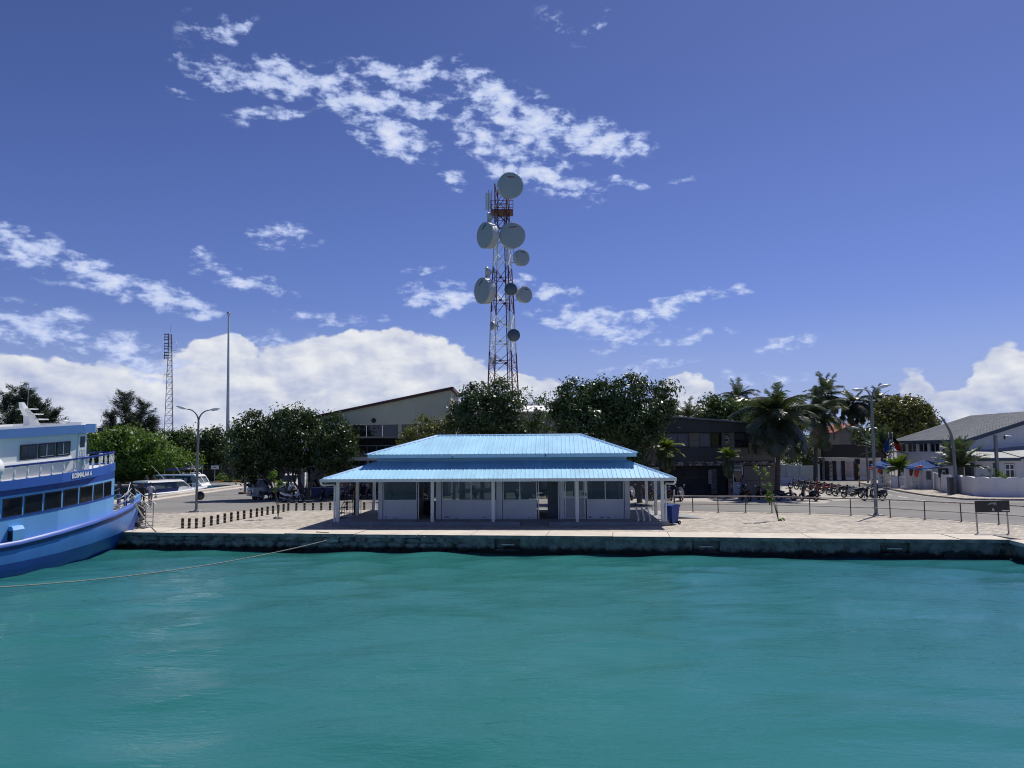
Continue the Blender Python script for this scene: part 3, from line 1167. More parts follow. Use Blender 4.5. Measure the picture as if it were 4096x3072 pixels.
SILL, HEAD = 1.22, 2.43
bays = [('col', 1514, 1531), ('win', 1533, 1668), ('open', 1672, 1747), ('col', 1748, 1765), ('win2', 1767, 1988), ('col', 1989, 2009),
  ('win2', 2011, 2147), ('open', 2152, 2235), ('col', 2237, 2257), ('door', 2259, 2341), ('win2', 2346, 2496), ('col', 2498, 2518)]
for kind, p0, p1 in bays:
 u0, u1 = u_of(p0), u_of(p1)
 if kind == 'col':
  MB().box(u0, u1, WV0 - .06, WV0 + .22, PZ + .002, 2.42).build('column', TWHITE, T)
 if kind in ('win', 'win2'):
  MB().box(u0, u1, WV0, WV0 + .14, PZ + .002, SILL).build('dado_wall', TWHITE, T)
  fr = MB().box(u0, u1, WV0 + .03, WV0 + .09, SILL + .002, SILL + .045).box(u0, u0 + .045, WV0 + .03, WV0 + .09, SILL + .047, HEAD).box(u1 - .045, u1, WV0 + .03, WV0 + .09, SILL + .047, HEAD)
  fr.box(u0 + .047, u1 - .047, WV0 + .03, WV0 + .09, HEAD - .04, HEAD)
  if kind == 'win2':
   um = u0 + (u1 - u0) * (.53 if u1 - u0 > 2.5 else .5)
   fr.box(um - .025, um + .025, WV0 + .032, WV0 + .088, SILL + .047, HEAD - .042)
  w = fr.build('window', ALU, T)
  MB().quad((u0 + .04, WV0 + .06, SILL + .04), (u1 - .04, WV0 + .06, SILL + .04), (u1 - .04, WV0 + .06, HEAD - .02), (u0 + .04, WV0 + .06, HEAD - .02)).build('pane', TGLASS, w)
  # flaking patches above the skirting
  mb = MB()
  q = u0 + .1
  while q < u1 - .2:
   if random.random() < .55:
    ww = random.uniform(.06, .42)
    hh = random.uniform(.03, .09)
    zz = PZ + .03 + random.uniform(0, .07)
    mb.poly([(q + ww * x_, WV0 - .003, zz + hh * y_) for x_, y_ in ((0, .2), (.3, 0), (.8, .1), (1, .5), (.7, .9), (.35, .75), (.1, .8))])
   q += random.uniform(.15, .5)
  if mb.v:
   mb.build('flaking_plaster', DAMP, T)
 if kind == 'door':
  um = (u0 + u1) / 2
  fr = MB()
  for q in (u0, um - .03, u1 - .06):
   fr.box(q, q + .06, WV0 + .02, WV0 + .09, PZ + .002, HEAD)
  fr.box(u0 + .062, u1 - .062, WV0 + .025, WV0 + .085, 1.36, 1.42).box(u0 + .062, u1 - .062, WV0 + .025, WV0 + .085, PZ + .005, PZ + .07)
  d = fr.build('door', ALU, T)
  MB().box(u0 + .06, u1 - .06, WV0 + .045, WV0 + .065, PZ + .072, 1.36).build('door_panel', mat('grey_door_panel', (.38, .39, .44), .6, var=.06), d)
  MB().quad((u0 + .06, WV0 + .055, 1.42), (u1 - .06, WV0 + .055, 1.42), (u1 - .06, WV0 + .055, HEAD), (u0 + .06, WV0 + .055, HEAD)).build('pane', TGLASS, d)
 if kind == 'open':
  for q in (u0, u1 - .05):
   MB().box(q, q + .05, WV0 + .0, WV0 + .12, PZ + .002, HEAD).build('door_frame', ALU, T)
# head beam above the openings, side walls, rear wall with openings
MB().box(WU0 + .01, WU1 - .01, WV0 + .005, WV0 + .13, HEAD + .001, ZW - .5).build('head_beam', TWHITE, T)
for u in (WU0, WU1 - .14):
 MB().box(u, u + .14, WV0 + .23, WV1 - .15, PZ + .002, 1.1).box(u, u + .14, 3.4, 4.0, 1.102, ZW - .502).box(u, u + .14, WV1 - .45, WV1 - .152, 1.102, ZW - .502).build('side_wall', TWHITE, T)
 MB().quad((u + .07, WV0 + .23, 1.1), (u + .07, WV1 - .45, 1.1), (u + .07, WV1 - .45, ZW - .5), (u + .07, WV0 + .23, ZW - .5)).build('side_pane', TGLASS, T)
rw = MB()
nb = 7
for i in range(nb):
 u0 = WU0 + (WU1 - WU0) * i / nb
 u1 = WU0 + (WU1 - WU0) * (i + 1) / nb
 rw.box(u0 + .001, u0 + .36, WV1 - .14, WV1, PZ + .002, ZW - .502)
 if i not in (1, 4):
  rw.box(u0 + .361, u1, WV1 - .13, WV1 - .01, PZ + .002, 1.0)
rw.box(WU1 - .2, WU1 - .001, WV1 - .142, WV1 + .002, PZ + .003, ZW - .503)
rw.build('rear_wall', TWHITE, T)
MB().quad((WU0, WV1 - .07, 1.0), (WU1, WV1 - .07, 1.0), (WU1, WV1 - .07, ZW - .5), (WU0, WV1 - .07, ZW - .5)).build('rear_pane', TGLASS, T)
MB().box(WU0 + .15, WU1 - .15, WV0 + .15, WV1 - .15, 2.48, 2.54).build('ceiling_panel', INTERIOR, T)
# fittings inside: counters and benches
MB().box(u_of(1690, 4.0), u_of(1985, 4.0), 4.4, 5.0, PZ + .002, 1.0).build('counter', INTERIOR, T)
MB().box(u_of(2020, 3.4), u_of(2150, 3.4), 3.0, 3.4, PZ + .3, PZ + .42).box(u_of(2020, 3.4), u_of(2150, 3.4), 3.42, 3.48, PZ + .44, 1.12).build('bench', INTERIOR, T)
MB().box(u_of(2190, 3.2), u_of(2235, 3.2), 3.0, 3.06, PZ + .002, 2.2).build('door_leaf', mat('grey_blue_leaf', (.16, .18, .22), .5), T)
MB().box(u_of(2370, 4.2), u_of(2440, 4.2), 4.5, 4.6, 1.2, 2.2).build('partition', mat('blue_partition', (.06, .14, .24), .6), T)
MB().quad((u_of(2400, 4.2), 4.49, 2.0), (u_of(2432, 4.2), 4.49, 2.0), (u_of(2432, 4.2), 4.49, 2.12), (u_of(2400, 4.2), 4.49, 2.12)).build('notice', mat('pale_notice', (.5, .6, .45), .6), T)
# ================================================================== furniture on the quay
BOLK = mat('bollard_black', (.016, .016, .017), .6, var=.3, dirt=.2, dirtcol=(.1, .09, .08))
BOLG = mat('bollard_gold_band', (.50, .36, .16), .6, var=.15, vs=5)


def make_bollard():
 t = thing('bollard', None, 'bollard', group='black and gold banded bollards along the kerb')
 r = .075
 MB().lathe([(r, -.02), (r, .52), (r * .93, .535)], n=16).build('post', BOLK, t)
 for z0, z1 in ((.10, .135), (.30, .335), (.505, .54)):
  MB().lathe([(r + .002, z0), (r + .004, z0 + .002), (r + .004, z1 - .002), (r + .002, z1)], n=16).build('band', BOLG, t)
 return t


bol_px = [(730, 2113), (756, 2113), (785, 2113), (815, 2108), (845, 2102), (871, 2097), (899, 2091), (925, 2086), (952, 2081), (977, 2076),
          (1003, 2071), (1027, 2067), (1048, 2063), (1070, 2059), (1092, 2055), (1113, 2051), (1134, 2047), (1153, 2043), (1185, 2042), (1218, 2042), (1252, 2041), (1285, 2041), (1320, 2040)]
ordn = ['first', 'second', 'third', 'fourth', 'fifth', 'sixth', 'seventh', 'eighth', 'ninth', 'tenth', 'eleventh', 'twelfth', 'thirteenth', 'fourteenth',
  'fifteenth', 'sixteenth', 'seventeenth', 'eighteenth', 'nineteenth', 'twentieth']
bol0 = make_bollard()
for i, p in enumerate(bol_px):
 b = bol0 if i == 0 else copy_tree(bol0)
 b.location = G(*p)
 b.rotation_euler = (R(random.uniform(-1.2, 1.2)), R(random.uniform(-1.5, 1.5)), random.uniform(0, 6))
 if i < 17:
  b['label'] = 'black bollard with gold bands, ' + ordn[i] + ' in the slanting row counted from the quay edge'
 else:
  b['label'] = 'black bollard with gold bands, ' + ordn[i - 17] + ' in the level row along the kerb'
for i, (x, y) in enumerate([(1388, 2040), (1457, 2039), (1492, 2039)]):
 b = copy_tree(bol0)
 b.location = G(x, y)
 b['label'] = ('black bollard with gold bands standing behind the ladder rack', 'black bollard with gold bands just behind the terminal side post',
                  'black bollard with gold bands seen close to the terminal wall corner')[i]

# ---- handrail along the kerb east of the terminal
rail_px = [(2699, 2047), (2772, 2048), (2873, 2050), (2983, 2050), (3088, 2052), (3240, 2057), (3404, 2063), (3562, 2069), (3700, 2078), (3846, 2087), (3996, 2097), (4180, 2112)]
hr = thing('handrail', 'rusty grey pipe handrail with two rails along the kerb east of the terminal', 'railing', G(3404, 2063))
RP = [G(*p) - hr.location for p in rail_px]
for i, p in enumerate(RP):
 h = 1.02
 lean = random.uniform(-.02, .02)
 MB().tube([p, p + Vector((lean, 0, h))], .032, 8).lathe([(.09, .0), (.09, .012)], c=tuple(p), n=10).build('post', DARKSTEEL, hr)
RAILM = mat('worn_rail_paint', (.22, .19, .18), .5, .3, var=.3, vs=4, dirt=.3, dirtcol=(.12, .06, .04))
for a, b in zip(RP[:-1], RP[1:]):
 MB().tube([a + Vector((0, 0, 1.0)), b + Vector((0, 0, 1.0))], .034, 8).build('top_rail', RAILM, hr)
 MB().tube([a + Vector((0, 0, .50)), b + Vector((0, 0, .50))], .022, 8).build('middle_rail', RAILM, hr)
p = RP[3]
MB().tube([p + Vector((.1, 0, .5)), p + Vector((.1, 0, 1.0))], .03, 8).build('gate_stile', DARKSTEEL, hr)
p = RP[4]
MB().tube([p + Vector((-.12, 0, .5)), p + Vector((-.12, 0, 1.0))], .05, 8).build('gate_stile', DARKSTEEL, hr)
o = MB().tube([(0, 0, 0), (0, 0, 1.25)], .06, 10).ell((0, 0, 1.25), (.06, .06, .07)).build('post', STEEL, None, G(2698, 2040), 0)
o.name = 'gate_post'
tag(o, 'thick grey steel gate post at the near end of the pipe handrail', 'post')
# thin stay cable from the terminal eave
o = MB().tube([W(2655, 1962, 41.6), G(2673, 2022, .55)], .012, 6).build('stay_wire', STEEL)
tag(o, 'thin stay wire slanting down from the terminal corner to the bins', 'wire')

# ---- black direction sign on two posts
sg = thing('direction_sign', 'black direction sign with white script and arrow on two rusty posts', 'sign', G(3973, 2134))
a, b = G(3911, 2134) - sg.location, G(4035, 2133) - sg.location
ax = (b - a).normalized()
SP = mat('rusting_white_post', (.42, .38, .34), .6, .2, var=.3, vs=5, dirt=.4, dirtcol=(.2, .09, .04))
for p in (a, b):
 MB().bar(p + Vector((0, 0, -.02)), p + Vector((-.03, 0, 1.48)), .05).build('post', SP, sg)
SK = mat('sign_board_black', (.012, .014, .015), .45, var=.2)
z0, z1 = .97, 1.50
ex = ax * .08
bd = MB().hexa([a - ex + Vector((0, -.06, z0)), b + ex + Vector((0, -.06, z0)), b + ex + Vector((0, -.03, z0)), a - ex + Vector((0, -.03, z0)),
    a - ex + Vector((0, -.06, z1)), b + ex + Vector((0, -.06, z1)), b + ex + Vector((0, -.03, z1)), a - ex + Vector((0, -.03, z1))]).build('board', SK, sg)
SWH = mat('sign_lettering_white', (.75, .75, .72), .6, var=.03)
L_ = (b - a).length + .16
org = a - ex + Vector((0, -.064, 0))


def sp(u, v):
 return org + ax * (u * L_) + Vector((0, 0, z0 + v * (z1 - z0)))


def stroke(parent, pts, w, name='letter'):
 mb = MB()
 P = [sp(*q) for q in pts]
 nrm = Vector((ax.y, -ax.x, 0))
 for p, q in zip(P[:-1], P[1:]):
  d = (q - p).normalized()
  s = d.cross(nrm).normalized() * w / 2
  mb.quad(p - s, q - s, q + s, p + s)
 mb.build(name, SWH, parent)


# the script reads right to left: two words of curled letters with marks above and below
def curl(cx, cy, r, a0, a1, sx=1.0):
 return [(cx + r * sx * math.cos(a0 + (a1 - a0) * t / 7), cy + r * 3.2 * math.sin(a0 + (a1 - a0) * t / 7)) for t in range(8)]


x = .60
for i, (kx, dy) in enumerate([(.0, .0), (.028, -.02), (.056, .01)]):
 stroke(bd, curl(x - kx, .73 + dy, .013, 0.3, 4.6), .012)
 stroke(bd, [(x - kx - .006, .84), (x - kx + .012, .87)], .010)
stroke(bd, [(.617, .64), (.600, .83), (.590, .88)], .012)
stroke(bd, [(.563, .60), (.575, .64)], .010)
for i, kx in enumerate((.0, .030, .058, .084)):
 stroke(bd, curl(.495 - kx, .72, .012, -.4 + .5 * i, 3.6 + .4 * i), .012)
 stroke(bd, [(.492 - kx, .84 - .02 * i), (.508 - kx, .87 - .02 * i)], .010)
stroke(bd, [(.405, .70), (.385, .68), (.38, .74)], .012)
# small emblem and the arrow
stroke(bd, [(.47, .12), (.56, .12)], .012, 'emblem')
for q in (.485, .5, .515, .53, .545):
 stroke(bd, [(q, .15), (q * .5 + .2575, .33)], .012, 'emblem')
stroke(bd, [(.485, .20), (.545, .20)], .014, 'emblem')
mb = MB()
mb.poly([sp(.755, .14), sp(.83, .06), sp(.83, .10), sp(.985, .10), sp(.985, .18), sp(.83, .18), sp(.83, .22)])
mb.build('arrow', SWH, bd)

# ---- wheelie bins
BINB = mat('bin_blue_plastic', (.012, .05, .26), .42, var=.12, vs=3, dirt=.35, dirtcol=(.10, .16, .34))
BINK = mat('bin_black_plastic', (.014, .015, .016), .45, var=.25)


def make_bin(m, label):
 t = thing('wheelie_bin', label, 'bin', group='wheelie bins beside the terminal')
 w0, w1, d0, d1 = .20, .27, .19, .29
 MB().hexa([(-w0, -d0, .06), (w0, -d0, .06), (w0, d0, .06), (-w0, d0, .06), (-w1, -d1, .98), (w1, -d1, .98), (w1, d1, .98), (-w1, d1, .98)]).build('body', m, t)
 MB().box(-w1 - .02, w1 + .02, -d1 - .03, d1 + .02, .94, .985).build('rim', m, t)
 MB().loft([[(-w1 - .02, -d1 - .05, .988), (w1 + .02, -d1 - .05, .988), (w1 + .02, -d1 - .05, 1.01), (-w1 - .02, -d1 - .05, 1.01)],
               [(-w1 - .02, 0, .988), (w1 + .02, 0, .988), (w1 + .02, 0, 1.07), (-w1 - .02, 0, 1.07)],
               [(-w1 - .02, d1 + .04, .988), (w1 + .02, d1 + .04, .988), (w1 + .02, d1 + .04, 1.04), (-w1 - .02, d1 + .04, 1.04)]], smooth=False).build('lid', m, t)
 MB().tube([(-.22, d1 + .08, 1.0), (.22, d1 + .08, 1.0)], .018, 8).tube([(-.22, d1 + .08, 1.0), (-.22, d1, .97)], .016).tube([(.22, d1 + .08, 1.0), (.22, d1, .97)], .016).build('handle', m, t)
 for s_ in (-1, 1):
  w = MB().lathe([(.05, s_ * .23), (.10, s_ * .235), (.105, s_ * .285), (.05, s_ * .29)], c=(0, d0 + .05, .10), n=16, axis='X').build('wheel', RUBBER, t)
  MB().lathe([(.04, s_ * .28), (.04, s_ * .295)], c=(0, d0 + .05, .10), n=10, axis='X').build('hub', STEEL, w)
 return t


b1 = make_bin(BINB, 'blue wheelie bin with scuffed front beside the terminal corner')
b1.location = G(2690, 2097)
b1.rotation_euler = (0, 0, R(-58))
b2_ = make_bin(BINK, 'black wheelie bin half hidden behind the blue one')
b2_.location = G(2676, 2090)
b2_.rotation_euler = (0, 0, R(58))


# ---- luggage trolleys
TRL = mat('trolley_aluminium', (.36, .40, .43), .35, .7, var=.15, vs=5)
TRP = mat('trolley_ad_panel', (.35, .52, .60), .5, var=.2, vs=9)


def make_trolley():
 t = thing('luggage_trolley', None, 'trolley', group='airport style luggage trolleys nested by the terminal corner')
 fr = MB()
 for s_ in (-1, 1):
  fr.tube([(0.0, s_ * .24, .14), (.55, s_ * .20, .17), (.98, s_ * .14, .20)], .022, 8)
 fr.tube([(.98, -.14, .20), (.98, .14, .20)], .022, 8)
 for x in (.25, .5, .75):
  fr.tube([(x, -.21, .165), (x, .21, .165)], .016, 6)
 fr.build('base_frame', TRL, t)
 MB().hexa([(-.16, -.26, .10), (.04, -.26, .10), (.04, .26, .10), (-.16, .26, .10), (-.05, -.24, .34), (.02, -.24, .34), (.02, .24, .34), (-.05, .24, .34)]).build('wheel_guard', TRL, t)
 MB().hexa([(-.06, -.10, .34), (.0, -.10, .34), (.0, .10, .34), (-.06, .10, .34), (-.21, -.09, .96), (-.15, -.09, .96), (-.15, .09, .96), (-.21, .09, .96)]).build('mast', TRL, t)
 MB().hexa([(.004, -.09, .45), (.008, -.09, .45), (.008, .09, .45), (.004, .09, .45), (-.112, -.085, .86), (-.108, -.085, .86), (-.108, .085, .86), (-.112, .085, .86)]).build('advert_panel', TRP, t)
 MB().tube([(-.14, -.25, 1.0), (-.24, -.20, 1.02), (-.27, 0, 1.03), (-.24, .20, 1.02), (-.14, .25, 1.0)], .028, 8).tube([(-.18, 0, .95), (-.26, 0, 1.02)], .03, 8).build('handle', BLACK, t)
 bk = MB()
 for y in (-.2, -.12, -.04, .04, .12, .2):
  bk.tube([(-.13, y, .94), (.10, y, .92), (.13, y, .80), (.11, y, .74)], .008, 5, cap=False)
 for x, z in ((.12, .90), (.13, .80)):
  bk.tube([(x, -.22, z), (x, .22, z)], .009, 5)
 bk.build('wire_basket', STEEL, t)
 for x, y in ((-.10, -.24), (-.10, .24), (.86, 0)):
  w = MB().torus((x, y, .095), .07, .025, axis='Y', nu=16, nv=6).build('wheel', RUBBER, t)
  MB().lathe([(.0, -.02), (.055, -.02), (.055, .02), (.0, .02)], c=(x, y, .095), n=10, axis='Y').build('hub', TRL, w)
 MB().tube([(.86, 0, .12), (.86, 0, .20)], .02, 8).build('caster_fork', TRL, t)
 return t


tr0 = make_trolley()
for i, (px, py, lab) in enumerate([(2558, 2098, 'grey luggage trolley at the back of the nested three, beside the verandah post'),
                                   (2580, 2098, 'grey luggage trolley in the middle of the nested three'),
                                   (2603, 2098, 'grey luggage trolley in front of the nested three, next to the bins')]):
 t = tr0 if i == 0 else copy_tree(tr0)
 t.location = G(px, py)
 t.rotation_euler = (0, 0, R(-14 + 2 * i))
 t['label'] = lab

# ---- ladder rack near the west end of the terminal
LADM = mat('dark_painted_tube', (.05, .05, .055), .5, .3, var=.2)
t = thing('boarding_steps', 'dark steel boarding steps with railings by the terminal west post', 'steps', G(1365, 2074))
for y in (0, .85):
 mb = MB()
 mb.tube([(-.35, y, 0), (.3, y, 1.25), (1.0, y, 1.25), (1.0, y, 0)], .018, 6)
 mb.tube([(-.35, y, 0), (1.0, y, 0)], .018, 6)
 for x, h in ((.0, .66), (.33, 1.25), (.66, 1.25)):
  mb.tube([(x, y, 0), (x, y, h)], .014, 6)
 for z in (.3, .62, .94):
  mb.tube([(-.35 + z * .52, y, z), (1.0, y, z)], .014, 6)
 mb.build('side_frame', LADM, t)
for z in (.3, .62, .94):
 MB().box(-.4 + z * .52, -.12 + z * .52, .02, .83, z - .015, z + .015).build('tread', LADM, t)

# ---- gangway steps at the ferry's bow
t = thing('gangway_steps', 'thin grey steel gangway steps and railing at the ferry bow', 'steps', G(520, 2112))
GW = mat('gangway_grey', (.30, .31, .33), .45, .5, var=.15)
for y in (-.4, .45):
 mb = MB()
 mb.tube([(.0, y, 0), (.0, y, .55), (.35, y, .62)], .02, 6)
 mb.tube([(.0, y, .02), (1.0, y, .10)], .02, 6)
 mb.tube([(1.0, y, 0), (1.0, y, 1.32)], .022, 6)
 mb.tube([(.35, y, .02), (.35, y, .86)], .018, 6)
 mb.tube([(.62, y, .05), (.62, y, .62)], .018, 6)
 for z in (.28, .52):
  mb.tube([(.0, y, z), (1.0, y, z)], .015, 6)
 mb.tube([(.0, y, 2.0), (.55, y, 1.58), (1.0, y, 1.32), (1.13, y, 1.20), (1.12, y, 1.08)], .022, 6)
 mb.tube([(.05, y, 1.62), (1.0, y, .95)], .018, 6)
 mb.build('side_rail', GW, t)
MB().tube([(.3, -.4, 1.33), (1.0, -.4, 1.33)], .018, 6).tube([(1.0, -.4, 1.30), (1.0, .45, 1.30)], .018, 6).build('cross_rail', GW, t)
for i, (x, z) in enumerate(((.1, .28), (.4, .17), (.7, .08))):
 MB().box(x, x + .26, -.38, .43, z - .012, z + .012).build('tread', GW, t)

# ---- mooring ropes
ROPE = mat('grey_mooring_rope', (.30, .28, .25), .9, var=.25, vs=9, bump=.5, bs=60)


def sag(a, b, s_, n=24):
 a, b = Vector(a), Vector(b)
 return [a.lerp(b, t / n) + Vector((0, 0, -s_ * 4 * (t / n) * (1 - t / n))) for t in range(n + 1)]


qp = lambda px, py, z, off=0: QL + qdir * (G(px, py, z) - QL).dot(qdir) - qn * off + Vector((0, 0, z))
a = qp(1352, 2148, -.28, .12)
o = MB().tube(sag(a, W(-60, 2352, 26.5), .35), .022, 6).tube([a, a + qn * .1 + Vector((.0, 0, .22)), a + qn * .35 + Vector((-.15, 0, .30)), a + qn * .6 + Vector((-.9, .1, .31))], .022, 6).build('mooring_rope', ROPE)
tag(o, 'long mooring rope stretched low over the water from the quay wall', 'rope')
c = link('mooring_cleat', MB().box(-.3, .3, -.1, .15, -.08, .05).tube([(-.1, -.05, .1), (.35, -.05, .12)], .035, 8).mesh('mooring_cleat', CONC), None, a + Vector((.15, .05, -.02)), ang)
tag(c, 'stone mooring cleat where the long rope is tied to the quay wall', 'cleat')
a = qp(745, 2142, -.35, .12)
tip = W(540, 2010, 39.6)
o = MB().tube(sag(tip, a, .25), .024, 6).tube(sag(tip + Vector((-.05, -.1, .04)), a + Vector((.22, 0, 0)), .33), .024, 6).tube(sag(a + Vector((.22, 0, 0)), a + Vector((.45, 0, -.08)), .1, 6), .024, 6).build('mooring_rope', ROPE)
tag(o, 'pair of mooring ropes running from the ferry bow down to the quay wall', 'rope')
# ================================================================== telecom towers and tall poles
RED = mat('tower_red_paint', (.12, .020, .017), .5, .1, var=.25, vs=3)
TWH = mat('tower_white_paint', (.70, .70, .70), .5, .1, var=.08, vs=3)
TGREY = mat('tower_galvanised', (.25, .26, .28), .5, .3, var=.15)
DISH = mat('radome_grey', (.36, .39, .41), .6, var=.03, vs=.6)
DISHD = mat('radome_dark_grey', (.13, .15, .18), .6, var=.03)
SHROUD = mat('dish_shroud', (.52, .54, .54), .5, .2, var=.06, vs=2)
LOGO = mat('radome_red_mark', (.30, .02, .03), .6, var=.1)
LOGOK = mat('radome_black_mark', (.02, .015, .03), .6, var=.1)
unit = MB().tube([(0, 0, 0), (0, 0, 1)], 1.0, 6).mesh('member', RED)
unit_w = unit.copy()
unit_w.materials[0] = TWH
unit_g = unit.copy()
unit_g.materials[0] = TGREY


def member(name, a, b, r, parent, me):
 a, b = Vector(a), Vector(b)
 d = b - a
 o = link(name, me, parent, a)
 o.rotation_mode = 'QUATERNION'
 o.rotation_quaternion = Vector((0, 0, 1)).rotation_difference(d.normalized())
 o.scale = (r, r, d.length)
 return o


TD = 85.0
base = W(2014, 1720, TD)
top_c = W(2008, 800, TD)
tower = thing('telecom_tower', 'tall red and white lattice telecom tower carrying round grey dishes', 'tower', (base.x, TD, ROADZ))
HT = top_c.z - ROADZ
tilt = (top_c.x - base.x) / HT
th0 = R(31.5)


def leg_at(z, q):
 t = z / HT
 r = 2.55 * (1 - t) + .82 * t
 if t > .93:
  r = 2.55 * .07 + .82 * .93
 a = th0 + q * PI / 2
 return Vector((tilt * z + r * math.cos(a), r * math.sin(a), z))


# sections: colour bands read off the photograph (heights of band limits)
bz = [0.0] + [W(2010, y, TD).z - ROADZ for y in (1560, 1410, 1253, 1072, 945, 850, 740)]
cols = [RED, RED, TWH, RED, RED, TWH, RED]
cols = ['r', 'r', 'w', 'r', 'w', 'r', 'r']
me_of = {'r': unit, 'w': unit_w}
zlev = []
for i in range(7):
 n = [3, 2, 2, 2, 2, 2, 2][i]
 for k_ in range(n):
  zlev.append((bz[i] + (bz[i + 1] - bz[i]) * k_ / n, bz[i] + (bz[i + 1] - bz[i]) * (k_ + 1) / n, cols[i]))
for (z0, z1, c) in zlev:
 me = me_of[c]
 sc_ = .085 if z0 < HT * .6 else .07
 for q in range(4):
  member('leg', leg_at(z0, q), leg_at(z1, q), sc_, tower, me)
  a0, b0, a1, b1_ = leg_at(z0, q), leg_at(z0, q + 1), leg_at(z1, q), leg_at(z1, q + 1)
  member('brace', a0, b1_, .036, tower, me)
  member('brace', b0, a1, .036, tower, me)
  m0 = (a0 + a1) / 2
  m1 = (b0 + b1_) / 2
  member('brace', m0, m1, .032, tower, me)
  if z0 < HT * .75:
   # secondary struts and the gusset where the diagonals cross
   cxp = (a0 + b0 + a1 + b1_) / 4
   member('brace', a0.lerp(a1, .25), a0.lerp(b1_, .25), .022, tower, me)
   member('brace', b0.lerp(b1_, .25), b0.lerp(a1, .25), .022, tower, me)
   d = (b0 - a0).normalized()
   o = MB().hexa([cxp - d * .14 + Vector((0, 0, -.12)), cxp + d * .14 + Vector((0, 0, -.12)), cxp + d * .14 + Vector((0, .03, -.12)), cxp - d * .14 + Vector((0, .03, -.12)),
                           cxp - d * .14 + Vector((0, 0, .12)), cxp + d * .14 + Vector((0, 0, .12)), cxp + d * .14 + Vector((0, .03, .12)), cxp - d * .14 + Vector((0, .03, .12))]).build('gusset_plate', RED if c == 'r' else TWH, tower)
# cable ladder inside the right legs
a, b = leg_at(0, 3) * .55 + Vector((.2, 0, 0)), leg_at(HT * .95, 3)
a = Vector((leg_at(0, 3).x * .55, leg_at(0, 3).y * .6, 0))
b = Vector((tilt * HT * .95 + .22, -.45, HT * .95))
MB().tube([a, b], .07, 6).build('feeder_cable', BLACK, tower)
for dx in (.25, .55):
 MB().tube([a + Vector((dx, .3, 0)), b + Vector((dx * .6, .3, 0))], .03, 6).build('ladder_rail', TGREY, tower)
mb = MB()
for i in range(90):
 t = i / 90
 p, q = (a + Vector((.25, .3, 0))).lerp(b + Vector((.15, .3, 0)), t), (a + Vector((.55, .3, 0))).lerp(b + Vector((.33, .3, 0)), t)
 mb.tube([p, q], .014, 4, cap=False)
o = mb.build('ladder_rungs', TGREY, tower)
o['kind'] = 'stuff'
# working platform at the head
zt = HT * .955
for w_ in (.0,):
 MB().box(-1.25 + tilt * zt, 1.25 + tilt * zt, -1.25, 1.25, zt - .06, zt).build('platform_deck', RED, tower)
 for (p, q) in (((-1.25, -1.25), (1.25, -1.25)), ((1.25, -1.25), (1.25, 1.25)), ((1.25, 1.25), (-1.25, 1.25)), ((-1.25, 1.25), (-1.25, -1.25))):
  for h in (.5, 1.0):
   MB().tube([(p[0] + tilt * zt, p[1], zt + h), (q[0] + tilt * zt, q[1], zt + h)], .03, 6).build('platform_rail', RED, tower)
  MB().tube([(p[0] + tilt * zt, p[1], zt), (p[0] + tilt * zt, p[1], zt + 1.0)], .03, 6).build('platform_rail', RED, tower)
# panel aerials and whip at the head
for (dx, dy, h) in ((-1.75, -.6, 2.2), (-1.35, -1.1, 2.0), (1.1, -.9, 1.7)):
 p = Vector((tilt * HT + dx, dy, zt - .1 if dx < 0 else zt - 4.6))
 MB().box(p.x - .13, p.x + .13, p.y - .07, p.y + .07, p.z + .2, p.z + h).build('panel_aerial', TWH if dx < 0 else TGREY, tower)
 MB().tube([(p.x + .2, p.y + .15, p.z - .4), (p.x + .2, p.y + .15, p.z + h + .4)], .04, 6).build('aerial_pole', TGREY, tower)
 MB().tube([(p.x + .2, p.y + .15, p.z + .6), (p.x + (1.0 if dx < 0 else -.6), p.y + .5, p.z + .6)], .03, 6).build('aerial_arm', TGREY, tower)
MB().tube([(tilt * HT + .2, .2, HT - .2), (tilt * HT + .25, .2, HT + 4.6)], .025, 6).build('lightning_rod', TGREY, tower)
for (px, py) in ((1947, 870), (1940, 1120)):
 p = W(px, py, TD) - tower.location
 MB().tube([(p.x + .5, -.6, p.z - 1.1), (p.x + .5, -.6, p.z + 1.1)], .05, 6).build('mount_pole', TGREY, tower)


